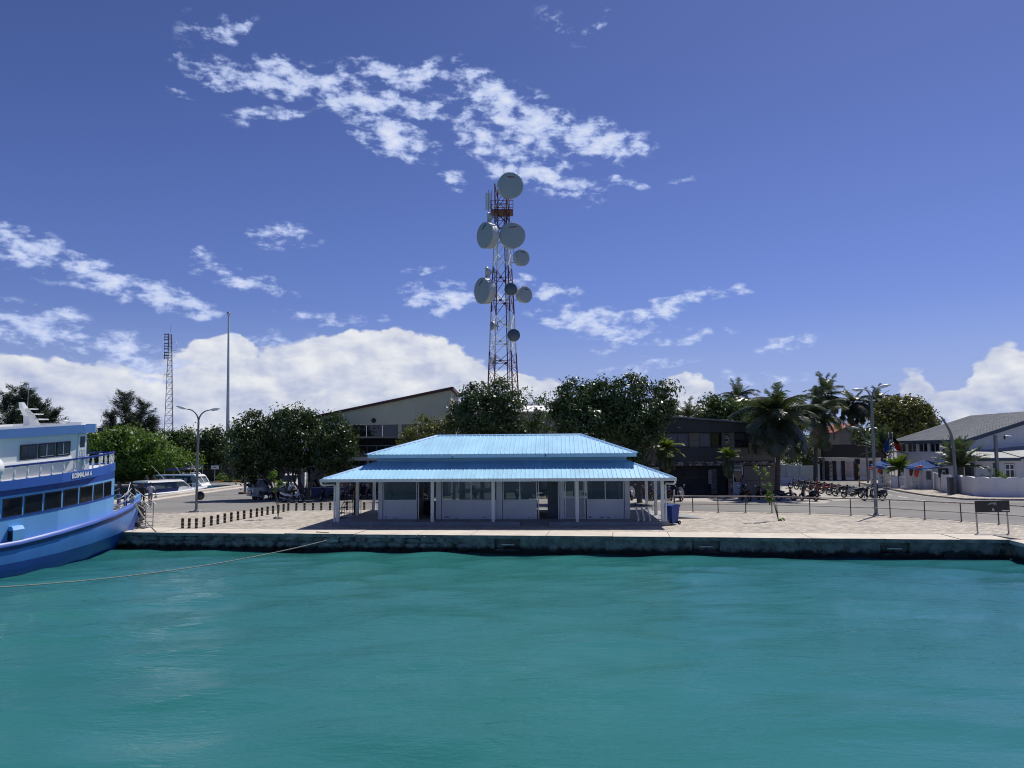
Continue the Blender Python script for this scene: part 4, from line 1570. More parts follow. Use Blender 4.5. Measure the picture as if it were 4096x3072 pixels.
def dish(px, py, dia, yaw, mat_face, logo=None, depth=None, pitch=0.0, dy=-1.6, logo_rot=0.0, label=None, kind='drum'):
 """drum dish; yaw 0 faces the quay, positive turns to the east"""
 c = W(px, py, TD + dy) - tower.location
 r = dia / 2
 dp = depth if depth else dia * .42
 t = thing('microwave_dish', None, None, c, 0)
 t.parent = tower
 if label:
  t['label'] = label
 t.rotation_euler = (R(pitch), 0, R(yaw))
 if kind == 'drum':
  n = 40
  # shroud: skirt of the drum open to the back cone
  MB().lathe([(r * .985, -.0), (r * .985, dp * .6), (r * .93, dp * .72), (r * .5, dp), (r * .12, dp * 1.1)], n=n, axis='Y').build('shroud', SHROUD, t)
  MB().lathe([(0.001, -.075), (r * .5, -.07), (r * .9, -.05), (r * .985, -.02), (r * .99, -.005)], n=n, axis='Y').build('face', mat_face, t)
  mbk = MB()
  for i in range(30):
   a_ = 2 * PI * i / 30
   mbk.box(r * math.cos(a_) - .03, r * math.cos(a_) + .03, -.03, .05, r * math.sin(a_) - .03, r * math.sin(a_) + .03)
  mbk.build('rim_clips', SHROUD, t)
 else:
  MB().lathe([(r, -.03), (r, .18), (r * .75, dp * .55), (r * .35, dp * .9), (.1, dp)], n=28, axis='Y').build('shroud', SHROUD, t)
  MB().lathe([(0.001, -.05), (r * .99, -.03), (r * .99, -.01)], n=28, axis='Y').build('face', mat_face, t)
 if logo:
  ca, sa = math.cos(logo_rot), math.sin(logo_rot)
  L = dia * .36
  pts = [(-.5, -.02), (-.30, .10), (-.12, .06), (-.14, .13), (.12, .04), (.16, .11), (.5, .03), (.26, -.05), (.14, -.02), (.08, -.09), (-.18, .0), (-.24, -.16), (-.30, -.01)]
  ring = []
  for (x, z) in pts:
   x, z = x * L, z * L * .8
   ring.append((x * ca - z * sa, -.085, r * .62 + x * sa + z * ca))
  MB().prism(ring, (0, .03, 0)).build('red_mark', logo, t)
 # bracket back to the tower leg
 MB().tube([(0, dp * .9, 0), (0, dp + .5, 0)], .09, 8).tube([(0, dp + .3, -.5), (0, dp + .3, .5)], .05, 6).build('bracket', TGREY, t)
 return t


dish(2043, 741, 2.92, 14, DISH, LOGO, 1.15, 6, -2.2, 0.02)
dish(2051, 941, 2.90, 10, DISH, LOGO, 1.1, 4, -2.0, .12)
dish(1939, 941, 2.92, -50, DISH, LOGOK, 1.35, 4, -2.0, .55)
dish(1927, 1163, 2.92, -52, DISH, LOGOK, 1.35, 4, -1.8, .55)
dish(2090, 1030, 1.86, 32, DISH, LOGOK, .95, 4, -1.6, 0)
dish(2102, 1178, 1.86, 36, DISH, LOGOK, .95, 4, -1.6, 0)
dish(2043, 1157, 1.42, 6, DISHD, None, .7, 0, -2.4, kind='bowl')
dish(2055, 1341, 1.40, 4, DISHD, None, .7, 0, -2.4, kind='bowl')
dish(1950, 870, 1.2, -88, SHROUD, None, .62, 0, -.8, kind='bowl')
dish(1942, 1089, 1.3, -88, SHROUD, None, .68, 0, -.8, kind='bowl')
dish(1968, 1302, .95, -60, DISH, None, .4, 0, -1.4, kind='bowl')
dish(1960, 1440, .9, -70, SHROUD, None, .4, 0, -1.6, kind='bowl')
# outriggers for the side dishes
for (px0, py0, px1, py1) in ((2066, 1022, 2050, 1022), (2066, 1050, 2050, 1050), (2078, 1170, 2058, 1168), (2078, 1200, 2058, 1200), (1962, 935, 1985, 935), (1955, 1160, 1975, 1160), (1966, 872, 1984, 872), (1958, 1090, 1978, 1090)):
 a, b = W(px0, py0, TD - .9) - tower.location, W(px1, py1, TD) - tower.location
 member('outrigger', a, b, .05, tower, unit_g)
# small grey boxes on the left legs
for (px, py, s_) in ((1974, 1300, .35), (1976, 1445, .4)):
 p = W(px, py, TD - 1.4) - tower.location
 MB().box(p.x - s_ / 2, p.x + s_ / 2, p.y - .15, p.y + .15, p.z - s_ * .9, p.z + s_ * .9).build('radio_unit', TGREY, tower)

# ---- slim lattice mast far to the west
FD = 205.0
b0_ = W(682, 1760, FD)
ft = thing('lattice_mast', 'slim distant lattice mast with dark aerials at its head beyond the trees', 'tower', (b0_.x, FD, ROADZ))
FH = W(682, 1330, FD).z - ROADZ
ftilt = (W(683, 1330, FD).x - b0_.x) / FH


def fleg(z, q):
 t = z / FH
 r = 1.75 * (1 - t) + .42 * t
 a_ = R(80) + q * 2 * PI / 3
 return Vector((ftilt * z + r * math.cos(a_), r * math.sin(a_), z))


z = 0.0
lv = [0]
while lv[-1] < FH - 1.0:
 lv.append(min(FH, lv[-1] + 2.6 * (1 - .62 * lv[-1] / FH)))
for z0, z1 in zip(lv[:-1], lv[1:]):
 me = unit if z0 > FH * .85 else unit_g
 for q in range(3):
  member('leg', fleg(z0, q), fleg(z1, q), .085, ft, me)
 mb = MB()
 for q in range(3):
  mb.tube([fleg(z0, q), fleg(z1, q + 1)], .035, 4, cap=False).tube([fleg(z0, q + 1), fleg(z1, q)], .035, 4, cap=False).tube([fleg(z1, q), fleg(z1, q + 1)], .035, 4, cap=False)
 mb.build('bracing', TGREY, ft)
for zz in (FH - .6, FH - 3.1, FH - 5.6):
 for dz in (0, .75, 1.5):
  MB().box(ftilt * zz - 1.7, ftilt * zz - .5, -.1, .1, zz - dz, zz - dz + .22).build('aerial_element', BLACK, ft)
 MB().tube([(ftilt * zz - 1.6, 0, zz - 1.7), (ftilt * zz - 1.6, 0, zz + .4)], .07, 6).tube([(ftilt * zz - .7, 0, zz - 1.7), (ftilt * zz - .7, 0, zz + .4)], .07, 6).build('aerial_pole', BLACK, ft)
MB().tube([(ftilt * FH + .5, 0, FH - 2.6), (ftilt * FH + 1.6, 0, FH - 2.6), (ftilt * FH + 1.6, 0, FH - 5), (ftilt * FH + .5, 0, FH - 5)], .06, 6).build('side_frame', TGREY, ft)
MB().tube([(ftilt * FH, 0, FH), (ftilt * FH, 0, FH + 2.2)], .05, 6).build('lightning_rod', TGREY, ft)
for py in (1423, 1498):
 p = W(668, py, FD) - ft.location
 mb = MB().tube([(p.x - .9, 0, p.z), (p.x + .8, 0, p.z)], .05, 5)
 for dx in (-.8, -.2, .5):
  mb.tube([(p.x + dx, 0, p.z - .9), (p.x + dx, 0, p.z + .9)], .045, 5)
 mb.build('yagi_aerial', TGREY, ft)

# ---- white flagpole
PD = 118.0
pb, pt = W(910, 1893, PD), W(914.5, 1259, PD)
fp = thing('flagpole', 'very tall bare white flagpole with ball finial on a dark mound', 'flagpole', (pb.x, PD, ROADZ))
t_ = (pt - Vector((pb.x, PD, ROADZ)))
MB().lathe([(1.5, -.05), (1.45, .25), (1.0, .62), (.62, .95)], n=20).build('pedestal', mat('dark_rubble', (.10, .09, .085), .9, var=.3, vs=3, bump=.6), fp)
PW = mat('flagpole_white', (.62, .63, .64), .4, .2, var=.05)
P_ = [Vector((0, 0, .9)).lerp(t_, i / 8) for i in range(9)]
MB().tube(P_, .3, 16, radii=[.34 - .23 * i / 8 for i in range(9)]).build('pole', PW, fp)
MB().lathe([(.345, .9), (.365, .92), (.365, 2.1), (.345, 2.12)], n=16).build('base_band', mat('flagpole_black_band', (.02, .02, .02), .6), fp)
MB().ell(tuple(t_ + Vector((0, 0, .15))), (.33, .33, .33), 14, 8).build('finial_ball', CHROME, fp)

# ---- street lamps
LAMPG = mat('lamp_post_grey', (.17, .19, .21), .5, .3, var=.08, vs=2, dirt=.2, dirtcol=(.15, .14, .13))
LAMPH = mat('lamp_head_white', (.62, .66, .72), .35, var=.04)
LENS = mat('lamp_lens', (.40, .42, .42), .2, var=.05)


def lamp_head(parent, p, d, s=1.0):
 d = Vector(d).normalized()
 side = Vector((0, 0, 1)).cross(d).normalized()
 up = d.cross(side)
 rings = []
 for (t, w, h) in ((0, .06, .05), (.15, .10, .09), (.4, .16, .13), (.62, .15, .12), (.8, .09, .08), (.86, .03, .03)):
  rg = []
  for q in range(10):
   a_ = 2 * PI * q / 10
   hh = h * (1.0 if math.sin(a_) > 0 else .45)
   rg.append(p + d * t * s + side * (w * math.cos(a_) * s) + up * (hh * math.sin(a_) * s))
  rings.append(rg)
 h = MB().loft(rings).build('lamp_head', LAMPH, parent)
 MB().loft([[p + d * (.2 + .4 * (q // 4 % 2)) * s for q in range(1)] * 1] * 1) if False else None
 c = p + d * .42 * s - up * .06 * s
 MB().hexa([c - d * .2 * s - side * .1 * s - up * .02, c + d * .2 * s - side * .1 * s - up * .02, c + d * .2 * s + side * .1 * s - up * .02, c - d * .2 * s + side * .1 * s - up * .02,
               c - d * .2 * s - side * .1 * s, c + d * .2 * s - side * .1 * s, c + d * .2 * s + side * .1 * s, c - d * .2 * s + side * .1 * s]).build('lens', LENS, h)


def double_lamp(base, px_top, arms, label, r0=.095, group='double armed street lamps', scale=1.0, plinth=True):
 """arms: list of (photo px of head root, photo px of head tip) at the lamp's distance"""
 t = thing('street_lamp', label, 'street lamp', base, group=group)
 D = base.y
 fork = W(px_top[0], px_top[1], D) - base
 if plinth:
  MB().box(-.34, .34, -.34, .34, -.02, .07).build('base_slab', CONC, t)
  MB().lathe([(.17, .07), (.17, .12), (.11, .14)], n=12).build('flange', LAMPG, t)
 MB().tube([(0, 0, .0), tuple(fork * .45), tuple(fork)], r0, 12, radii=[r0, r0 * .85, r0 * .72]).build('post', LAMPG, t)
 for (root, tip) in arms:
  a = W(root[0], root[1], D) - base
  b = W(tip[0], tip[1], D) - base
  # quarter-bow from the fork to the head
  P = []
  for i in range(11):
   u = i / 10
   x = fork.x + (a.x - fork.x) * (1 - math.cos(u * PI / 2)) ** 1.0
   z = fork.z + (a.z - fork.z) * math.sin(u * PI / 2)
   P.append((x, 0, z))
  MB().tube(P, .06, 10, radii=[r0 * .62 * (1 - .4 * i / 10) for i in range(11)]).build('arm', LAMPG, t)
  lamp_head(t, Vector((a.x, 0, a.z)), (b.x - a.x, -.12 * (b - a).length, b.z - a.z), scale)
 return t


lw = G(785, 2047)
l1 = double_lamp(lw, (794, 1688), [((750, 1637), (724, 1630)), ((838, 1641), (862, 1638))], 'grey double armed street lamp with dark disc on the open quay near the bollards', scale=.9)
MB().lathe([(.001, .0), (.28, .01), (.30, .04), (.001, .06)], c=(.22, 0, W(797, 1983, lw.y).z), n=18, axis='Y').build('traffic_disc', BLACK, l1)
double_lamp(G(3505, 2063), (3487, 1617), [((3458, 1559), (3432, 1560)), ((3508, 1551), (3533, 1546))], 'grey double armed street lamp behind the pipe handrail beside the road', r0=.10, scale=.95)
double_lamp(G(658, 1915, ROADZ), (661, 1815), [((639, 1790), (628, 1788)), ((681, 1788), (694, 1785))], 'thin distant double armed street lamp beyond the moored boats', r0=.11, scale=1.5, plinth=False)


def curved_lamp(base, pts, label, r0, head=True, cat='street lamp', scale=1.0):
 t = thing('street_lamp', label, cat, base)
 D = base.y
 P = [Vector((0, 0, 0))] + [W(x, y, D) - base for x, y in pts]
 # smooth
 Q = []
 n = len(P)
 for i in range(n - 1):
  p0, p1, p2, p3 = P[max(i - 1, 0)], P[i], P[i + 1], P[min(i + 2, n - 1)]
  for k_ in range(6):
   u = k_ / 6
   Q.append(.5 * ((2 * p1) + (p2 - p0) * u + (2 * p0 - 5 * p1 + 4 * p2 - p3) * u * u + (3 * p1 - p0 - 3 * p2 + p3) * u ** 3))
 Q.append(P[-1])
 MB().tube(Q, r0, 10, radii=[r0 * (1 - .5 * i / len(Q)) for i in range(len(Q))]).build('post', LAMPG, t)
 if head:
  d = (Q[-1] - Q[-2])
  lamp_head(t, Q[-1], (d.x, 0, d.z), scale)
 return t


curved_lamp(G(3826, 1974, .03), [(3822, 1905), (3812, 1780), (3803, 1735), (3786, 1700), (3765, 1668)], 'grey bowed lamp post leaning over before the date palm and white wall', .15, head=False)
t = curved_lamp(G(3473, 1936, ROADZ), [(3468, 1850), (3464, 1775), (3452, 1740), (3436, 1714)], 'thin bowed street lamp before the black fronted shop', .12, head=False)
p = W(3436, 1714, t.location.y) - Vector(t.location)
lamp_head(t, p, (-1, 0, .15), 1.1)
t = curved_lamp(G(812, 1898, ROADZ), [(812, 1830), (815, 1806), (820, 1798)], 'small slanting street lamp half hidden by the dark green trees', .10, head=False)
p = W(820, 1798, t.location.y) - Vector(t.location)
lamp_head(t, p, (1, 0, .0), .9)
# short square post with bracket lamp in front of the annex
t = thing('bracket_lamp', 'short square grey post with small bracket lamp before the white annex', 'lamp', (W(3992, 1925, 67).x, 67, .0))
h = W(3989, 1740, 67).z
MB().box(-.11, .11, -.11, .11, 0, h).build('post', LAMPG, t)
e = W(4018, 1744, 67) - Vector((t.location.x, 67, 0))
MB().tube([(0, 0, h - .12), (e.x, 0, h - .12)], .03, 6).tube([(0, 0, h - .5), (e.x, 0, h - .15)], .022, 6).build('bracket', LAMPG, t)
MB().ell((e.x, 0, h - .22), (.08, .08, .2), 10, 6).build('sensor', BLACK, t)
lamp_head(t, Vector((e.x + .05, 0, h - .1)), (1, 0, -.08), .7)
# floodlight pole behind the dark building
t = thing('floodlight_pole', 'thin pole with a small floodlight above the dark building roof', 'lamp', (W(2793, 1640, 92).x, 92, ROADZ))
h = W(2796, 1608, 92).z
MB().tube([(0, 0, 0), (0, 0, h)], .05, 8).build('pole', TGREY, t)
MB().box(-.1, .55, -.15, .15, h - .05, h + .25).build('floodlight', TGREY, t)
# ================================================================== buildings behind the quay
CREAM = mat('cream_render', (.66, .59, .42), .85, var=.06, vs=.4, dirt=.25, dirtcol=(.30, .27, .2), bump=.15)
MAROON = mat('maroon_fascia', (.10, .03, .022), .6, var=.12)
PINK = mat('pink_pillar_paint', (.45, .20, .18), .8, var=.1)
PURP = mat('violet_tiled_base', (.10, .09, .22), .5, var=.15, vs=2)
DGREY = mat('charcoal_render', (.052, .057, .066), .8, var=.12, vs=.5, bump=.1)
CPAN = mat('raw_concrete_panel', (.18, .165, .145), .85, var=.14, vs=.8, bump=.2, dirt=.3, dirtcol=(.1, .09, .08))
TILEM = mat('stone_cladding', (.23, .22, .21), .7, var=.5, vs=5, bump=.4)
GROUT = mat('cladding_backing', (.05, .05, .052), .9)
GLASSV = glassmat('shop_glass', (.75, .82, .85), .55)
CURT = mat('pale_curtain', (.42, .44, .46), .9, var=.12, vs=3, stretch=(6, 1, .3))
ROOFG = mat('weathered_grey_roof', (.27, .285, .29), .65, var=.14, vs=.7, dirt=.35, dirtcol=(.14, .14, .14))
DBLUE = mat('dark_blue_fascia', (.035, .06, .10), .5, var=.12)
WROOF = mat('bright_white_roof', (.80, .80, .78), .6, var=.05)


def pts_at(D, *px):
 return [W(x, y, D) for x, y in px]


def local(o, v):
 return Vector(v) - Vector(o.location)


# ---- cream building with the rising roof
CD = 69.0
cb = thing('shop_building', 'cream building with rising maroon edged roof above glazed shops', 'building', (W(1500, 1985, CD).x, CD, ROADZ))
X = lambda px, D=CD: W(px, 1800, D).x - cb.location.x
Z = lambda py, D=CD: W(1500, py, D).z - ROADZ
xl, xr = X(1215), X(1803)
zr, zl_ = Z(1562), Z(1668)
zwin = Z(1697)
# gable wall above the glazed band, set forward as a thick slab
zlx = zr + (zl_ - zr) * ((xl - xr) / (X(1268) - xr))
MB().prism([(xl, 0, zwin), (xr, 0, zwin), (xr, 0, zr), (xl, 0, zlx)], (0, .3, 0)).build('gable_wall', CREAM, cb)
MB().prism([(xr - .3, .302, .2), (xr, .302, .2), (xr, .302, zr - .02), (xr - .3, .302, zr - .02)], (0, 9, -.0)).build('side_wall', CREAM, cb)
ov = .35
MB().prism([(xl - ov, -.35, zlx - .02 - ov * .2), (xr + .05, -.35, zr + .02), (xr + .05, -.35, zr + .26), (xl - ov, -.35, zlx + .2 - ov * .2)], (0, .20, 0)).build('roof_fascia', MAROON, cb)
MB().prism([(xl - ov, -.145, zlx - .0), (xr + .25, -.145, zr + .04), (xr + .25, -.145, zr + .2), (xl - ov, -.145, zlx + .16)], (0, 10, 0)).build('roof', MAROON, cb)
MB().prism([(xr + .06, -.35, zr + .0), (xr + .26, -.35, zr + .0), (xr + .26, -.35, zr + .27), (xr + .06, -.35, zr + .27)], (0, 10, -.0)).build('roof_fascia', MAROON, cb)
for px in (1303, 1494, 1704):
 MB().lathe([(.001, -.06), (.20, -.06), (.22, 0), (.22, .02)], c=(X(px), 0, Z(1682)), n=14, axis='Y').build('bulkhead_lamp', BLACK, cb)
# glazed upper band between pillars
zb = Z(1749)
for p0, p1 in ((1225, 1392), (1398, 1590), (1604, 1795)):
 fr = MB().box(X(p0), X(p1), .35, .41, zwin - .09, zwin - .004).box(X(p0), X(p1), .35, .41, zb, zb + .08)
 w = fr.build('window_band', DGREY, cb)
 n = 3
 for i in range(n):
  a, b = X(p0) + (X(p1) - X(p0)) * i / n, X(p0) + (X(p1) - X(p0)) * (i + 1) / n
  MB().box(a + .01, b - .01, .37, .39, zb + .082, zwin - .092).build('pane', WINDARK, w)
for px in (1395, 1597):
 MB().box(X(px) - .16, X(px) + .16, .30, .56, zb - .1, zwin - .003).build('pillar', CREAM, cb)
# recessed balcony storey
zs1, zs0 = Z(1808), Z(1826)
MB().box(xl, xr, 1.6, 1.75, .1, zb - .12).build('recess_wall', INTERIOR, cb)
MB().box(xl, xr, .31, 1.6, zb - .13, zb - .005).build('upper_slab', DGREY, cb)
MB().box(xl - .1, xr, -.55, 1.595, zs0, zs1 - .08).build('balcony_slab', mat('balcony_slab_grey', (.13, .135, .14), .8, var=.15), cb)
MB().box(xl - .2, xr, -.35, 1.5, Z(1842), zs0 - .004).build('canopy_beam', TWHITE, cb)
rl = MB().tube([(xl, -.45, Z(1783)), (xr, -.45, Z(1783))], .025, 6)
rl.build('balcony_rail', STEEL, cb)
for i in range(17):
 x = xl + (xr - xl) * i / 16
 MB().tube([(x, -.45, zs1 - .08), (x, -.45, Z(1783) - .02)], .014, 6).build('balcony_post', STEEL, cb)
# ground floor shops
for px, m_, w_ in ((1200, PINK, .26), (1211, TWHITE, .28), (1388, PINK, .26), (1590, PINK, .26), (1780, PINK, .26)):
 MB().box(X(px) - w_ / 2, X(px) + w_ / 2, -.05, .30, .0, Z(1843)).build('pillar', m_, cb)
zbase = Z(1951)
MB().box(X(1222), X(1384), .02, .28, 0, zbase).build('tiled_base', PURP, cb)
MB().box(X(1224), X(1382), .10, .18, zbase + .002, zbase + .10).build('shop_sill', TWHITE, cb)
for p0, p1 in ((1226, 1300), (1301, 1383), (1396, 1470), (1472, 1585), (1596, 1775)):
 z0 = zbase + .11 if p1 < 1390 else .12
 fr = MB().box(X(p0), X(p0) + .06, .1, .16, z0, Z(1844)).box(X(p1) - .06, X(p1), .1, .16, z0, Z(1844)).box(X(p0) + .062, X(p1) - .062, .1, .16, Z(1866), Z(1863))
 w = fr.build('shop_window', ALU, cb)
 MB().box(X(p0) + .065, X(p1) - .065, .12, .135, z0, Z(1867)).build('pane', GLASSV, w)
 MB().box(X(p0) + .065, X(p1) - .065, .122, .133, Z(1862), Z(1845)).build('pane', GLASSV, w)
MB().box(X(1240), X(1265), .5, .7, Z(1920), Z(1900)).box(X(1282), X(1298), .45, .6, Z(1922), Z(1890)).build('display_goods', WHITE, cb)
# yellow notice with telephone numbers
YEL = mat('yellow_notice', (.52, .44, .05), .6, var=.06)
INK = mat('notice_ink', (.012, .012, .012), .6)
nb_ = MB().box(X(1304), X(1384), -.02, .01, Z(1909), Z(1879)).build('phone_notice', YEL, cb)


def text_mesh(name, body, size, mat_, parent, loc, rot, align='CENTER', bold=.0, ext=.0, sx=1.0):
 cu = bpy.data.curves.new(name, 'FONT')
 cu.body = body
 cu.size = size
 cu.align_x = align
 cu.offset = bold
 cu.extrude = ext
 cu.resolution_u = 2
 tmp = bpy.data.objects.new(name, cu)
 col.objects.link(tmp)
 dg = bpy.context.evaluated_depsgraph_get()
 me = bpy.data.meshes.new_from_object(tmp.evaluated_get(dg))
 bpy.data.objects.remove(tmp)
 me.materials.clear()
 me.materials.append(mat_)
 o = link(name, me, parent, loc)
 o.rotation_euler = rot
 o.scale = (sx, 1, 1)
 return o


text_mesh('lettering', '7878000', .42, INK, nb_, (X(1306), -.026, Z(1892)), (PI / 2, 0, 0), 'LEFT', .006)
text_mesh('lettering', '7721575', .42, INK, nb_, (X(1306), -.026, Z(1906)), (PI / 2, 0, 0), 'LEFT', .006)

# ---- bright white roofed block below the tower
wb = thing('white_roofed_block', 'low block with bright white roof behind the trees below the tower', 'building', (W(2110, 1800, 78).x, 78, ROADZ))
x0, x1 = W(1960, 1800, 78).x - wb.location.x, W(2330, 1800, 78).x - wb.location.x
z = lambda py: W(2100, py, 78).z - ROADZ
MB().box(x0, x1, .2, 6, 0, z(1652)).build('wall', mat('drab_cream_wall', (.34, .32, .26), .9, var=.1), wb)  # one dull cream colour over the whole wall
MB().prism([(x0, -.1, z(1650)), (x1, -.1, z(1650)), (x1, 7, z(1600)), (x0, 7, z(1600))], (0, 0, .12)).build('roof', WROOF, wb)
MB().box(x0 + 1.2, x1 - 1.5, 4.8, 6.6, z(1640), z(1598)).build('parapet', WROOF, wb)
MB().prism([(W(2045, 1600, 78).x - wb.location.x, 2.2, z(1632)), (W(2092, 1600, 78).x - wb.location.x, 2.2, z(1632)), (W(2086, 1600, 78).x - wb.location.x, 2.2, z(1600)), (W(2052, 1600, 78).x - wb.location.x, 2.2, z(1600))], (0, 1.6, 0)).build('tank_housing', WROOF, wb)

# ---- charcoal two-storey building
DD = 67.5
db = thing('office_building', 'charcoal two storey building with stone cladding and a falling roof edge', 'building', (W(2800, 1985, DD).x, DD, ROADZ))
X = lambda px, D=DD: W(px, 1800, D).x - db.location.x
Z = lambda py, px=2800, D=DD: W(px, py, D).z - ROADZ
xa, xb = X(2480), X(3100)
# sloping charcoal head wall and its roof
zL, zR_ = Z(1664, 2601) + .25, Z(1694, 3000) - .25
MB().prism([(xa, -.25, Z(1729)), (xb, -.25, Z(1729)), (xb, -.25, zR_), (xa, -.25, zL)], (0, .35, 0)).build('head_wall', DGREY, db)
MB().prism([(xa - .3, -.6, zL + .02), (xb + .3, -.6, zR_ + .02), (xb + .3, -.6, zR_ + .16), (xa - .3, -.6, zL + .16)], (0, 9, 0)).build('roof', mat('slate_roof_edge', (.17, .19, .21), .6, var=.08), db)
MB().box(X(2840), X(2955), 3, 4, zR_ + .2, zR_ + .75).build('roof_parapet', mat('pale_blockwork', (.40, .40, .36), .8, var=.08), db)
# body behind, side and rear so it is a closed block
MB().box(xa, xb, .9, 8, 0, zR_ - .2).build('rear_block', INTERIOR, db)
MB().box(xb - .25, xb, -.02, .9, 0, zR_ - .2).build('side_wall', CPAN, db)
# upper storey: concrete panels between windows
zt, zc = Z(1730), Z(1791)
wins = [(2560, 2618), (2666, 2758), (2797, 2890), (2939, 3032)]
cur = 2480
for k_, (p0, p1) in enumerate(wins + [(3100, 3100)]):
 a, b = X(cur), X(p0)
 if b - a > .05:
  zz = (zt + zc) / 2
  n = 2 if b - a > 1.2 else 1
  for i in range(n):
   u0, u1 = a + (b - a) * i / n, a + (b - a) * (i + 1) / n
   MB().box(u0 + .012, u1 - .012, .0, .2, zc + .01, zz - .012).build('concrete_panel', CPAN, db)
   MB().box(u0 + .012, u1 - .012, .0, .2, zz + .012, zt - .01).build('concrete_panel', CPAN, db)
 cur = p1
for k_, (p0, p1) in enumerate(wins):
 a, b = X(p0), X(p1)
 fr = MB().box(a, b, .06, .14, zt - .09, zt - .01).box(a, b, .06, .14, zc + .005, zc + .09).box(a, a + .08, .06, .14, zc + .092, zt - .092).box(b - .08, b, .06, .14, zc + .092, zt - .092)
 m_ = (a + b) / 2
 fr.box(m_ - .04, m_ + .04, .062, .138, zc + .092, zt - .092)
 w = fr.build('window', BLACK, db)
 MB().box(a + .082, m_ - .042, .09, .105, zc + .094, zt - .094).build('pane', GLASSV, w)
 if k_ != 2:
  MB().box(m_ + .042, b - .082, .10, .115, zc + .094, zt - .094).build('pane', GLASSV, w)
 if k_ == 3:
  MB().box(a + .1, m_ - .06, .2, .23, zc + .7, zt - .1).build('blind', WHITE, w)
  MB().box(m_ + .06, b - .5, .2, .23, zc + .7, zt - .1).build('blind', WHITE, w)
 else:
  MB().box(a + .15, m_ - .1, .45, .5, zc + .1, zt - .1).build('curtain', CURT, w)
  if k_ == 1:
   MB().box(m_ + .1, b - .3, .5, .55, zc + .1, zt - .1).build('curtain', CURT, w)
  else:
   MB().box(m_ + .2, m_ + .9, .55, .6, zc + .1, zt - .1).build('curtain', mat('olive_curtain', (.12, .11, .05), .9, var=.15) if k_ == 0 else bpy.data.materials['olive_curtain'], w)
# charcoal belt and lower panels
zd = Z(1845)
MB().box(X(2640), X(2900), -.25, .1, zd, zc - .005).build('belt_wall', DGREY, db)
for p0, p1 in ((2480, 2560), (2560, 2638), (2920, 3010), (3010, 3100)):
 for z0, z1 in ((zd, (zd + zc) / 2), ((zd + zc) / 2, zc)):
  MB().box(X(p0) + .012, X(p1) - .012, .0, .2, z0 + .012, z1 - .012).build('concrete_panel', CPAN, db)


# stone cladding: split-face pieces standing proud of the backing
tiles = []
for i in range(4):
 o_ = MB().hexa([(-.5, 0, -.5), (.5, 0, -.5), (.5, .06, -.5), (-.5, .06, -.5), (-.5, 0, .5), (.5, 0, .5), (.5, .06, .5), (-.5, .06, .5)])
 v = list(o_.v)
 for j in (0, 1, 4, 5):
  v[j] = (v[j][0] * .9, -random.uniform(0.01, .05), v[j][2] * .86)
 o_.v = v
 m_ = mat('split_stone_%d' % i, [(.30, .29, .27), (.16, .155, .15), (.42, .41, .38), (.10, .10, .10)][i], .75, var=.2, vs=6)
 tiles.append(o_.mesh('stone', m_))
nst = 0


def clad(parent, xa_, xb_, za, zb_, y):
 global nst
 MB().box(xa_, xb_, y, y + .1, za, zb_).build('cladding_backing', GROUT, parent)
 z_ = za + .02
 while z_ < zb_ - .05:
  h_ = random.choice([.13, .17, .2])
  h_ = min(h_, zb_ - z_)
  x_ = xa_
  while x_ < xb_ - .04:
   w_ = min(random.uniform(.14, .34), xb_ - x_)
   if random.random() < .9 and nst < 290:
    o = link('stone', tiles[random.choices(range(4), [4, 4, 2, 3])[0]], parent, (x_ + w_ / 2, y - .01, z_ + h_ / 2))
    o.scale = (w_ * .93, 1, h_ * .9)
    nst += 1
   x_ += w_
  z_ += h_


clad(db, X(2639), X(2651), zc + .02, zt - .02, -.06)
clad(db, X(2901), X(2915), zc + .02, zt - .02, -.06)
clad(db, X(2912), X(2926), .02, Z(1866), -.08)
clad(db, X(2650), X(2908), Z(1864), zd - .005, -.30)
clad(db, X(2912) + .4, X(3096), Z(1862), zd - .005, -.06)
clad(db, X(2590), X(2638), Z(1862), zd - .005, -.06)
# ground floor: black opening, door, panels
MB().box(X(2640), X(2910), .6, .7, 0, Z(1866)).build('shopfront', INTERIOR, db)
MB().box(X(2480), X(2600), .0, .2, 0, Z(1866)).build('concrete_panel', CPAN, db)
for p0, p1 in ((2602, 2636),):
 MB().box(X(p0), X(p1), .05, .12, 0, Z(1866)).build('shutter', CURT, db)
for z0 in (1874, 1884, 1937, 1945, 1951, 1957, 1968, 1975):
 MB().box(X(2666), X(2678), -.1, -.06, Z(z0) - .03, Z(z0) + .03).build('white_slat', WHITE, db)
for i in range(7):
 MB().box(X(2830), X(2842), -.06, -.02, Z(1884 + i * 8) - .03, Z(1884 + i * 8) + .03).build('white_slat', WHITE, db)
MB().box(X(2842), X(2866), .2, .26, .1, Z(1876)).build('notice_board', mat('grey_notice_board', (.10, .105, .11), .8, var=.5, vs=7), db)
for p0, p1 in ((2972, 3034), (3034, 3098)):
 for z0, z1 in ((0, Z(1923)), (Z(1923), Z(1864))):
  MB().box(X(p0) + .012, X(p1) - .012, .0, .2, z0 + .01, z1 - .012).build('concrete_panel', CPAN, db)
a, b = X(2928), X(2968)
fr = MB().box(a, a + .08, -.02, .1, 0, Z(1863)).box(b - .08, b, -.02, .1, 0, Z(1863)).box(a + .082, b - .082, -.02, .1, Z(1883), Z(1879)).box(a + .082, b - .082, -.02, .1, Z(1865), Z(1863))
d = fr.build('door', WHITE, db)
MB().box(a + .085, b - .085, .02, .06, .05, Z(1929)).build('door_panel', mat('pale_blue_door', (.42, .46, .56), .6, var=.05), d)
MB().box(a + .085, b - .085, .03, .05, Z(1928), Z(1884)).build('pane', WINDARK, d)
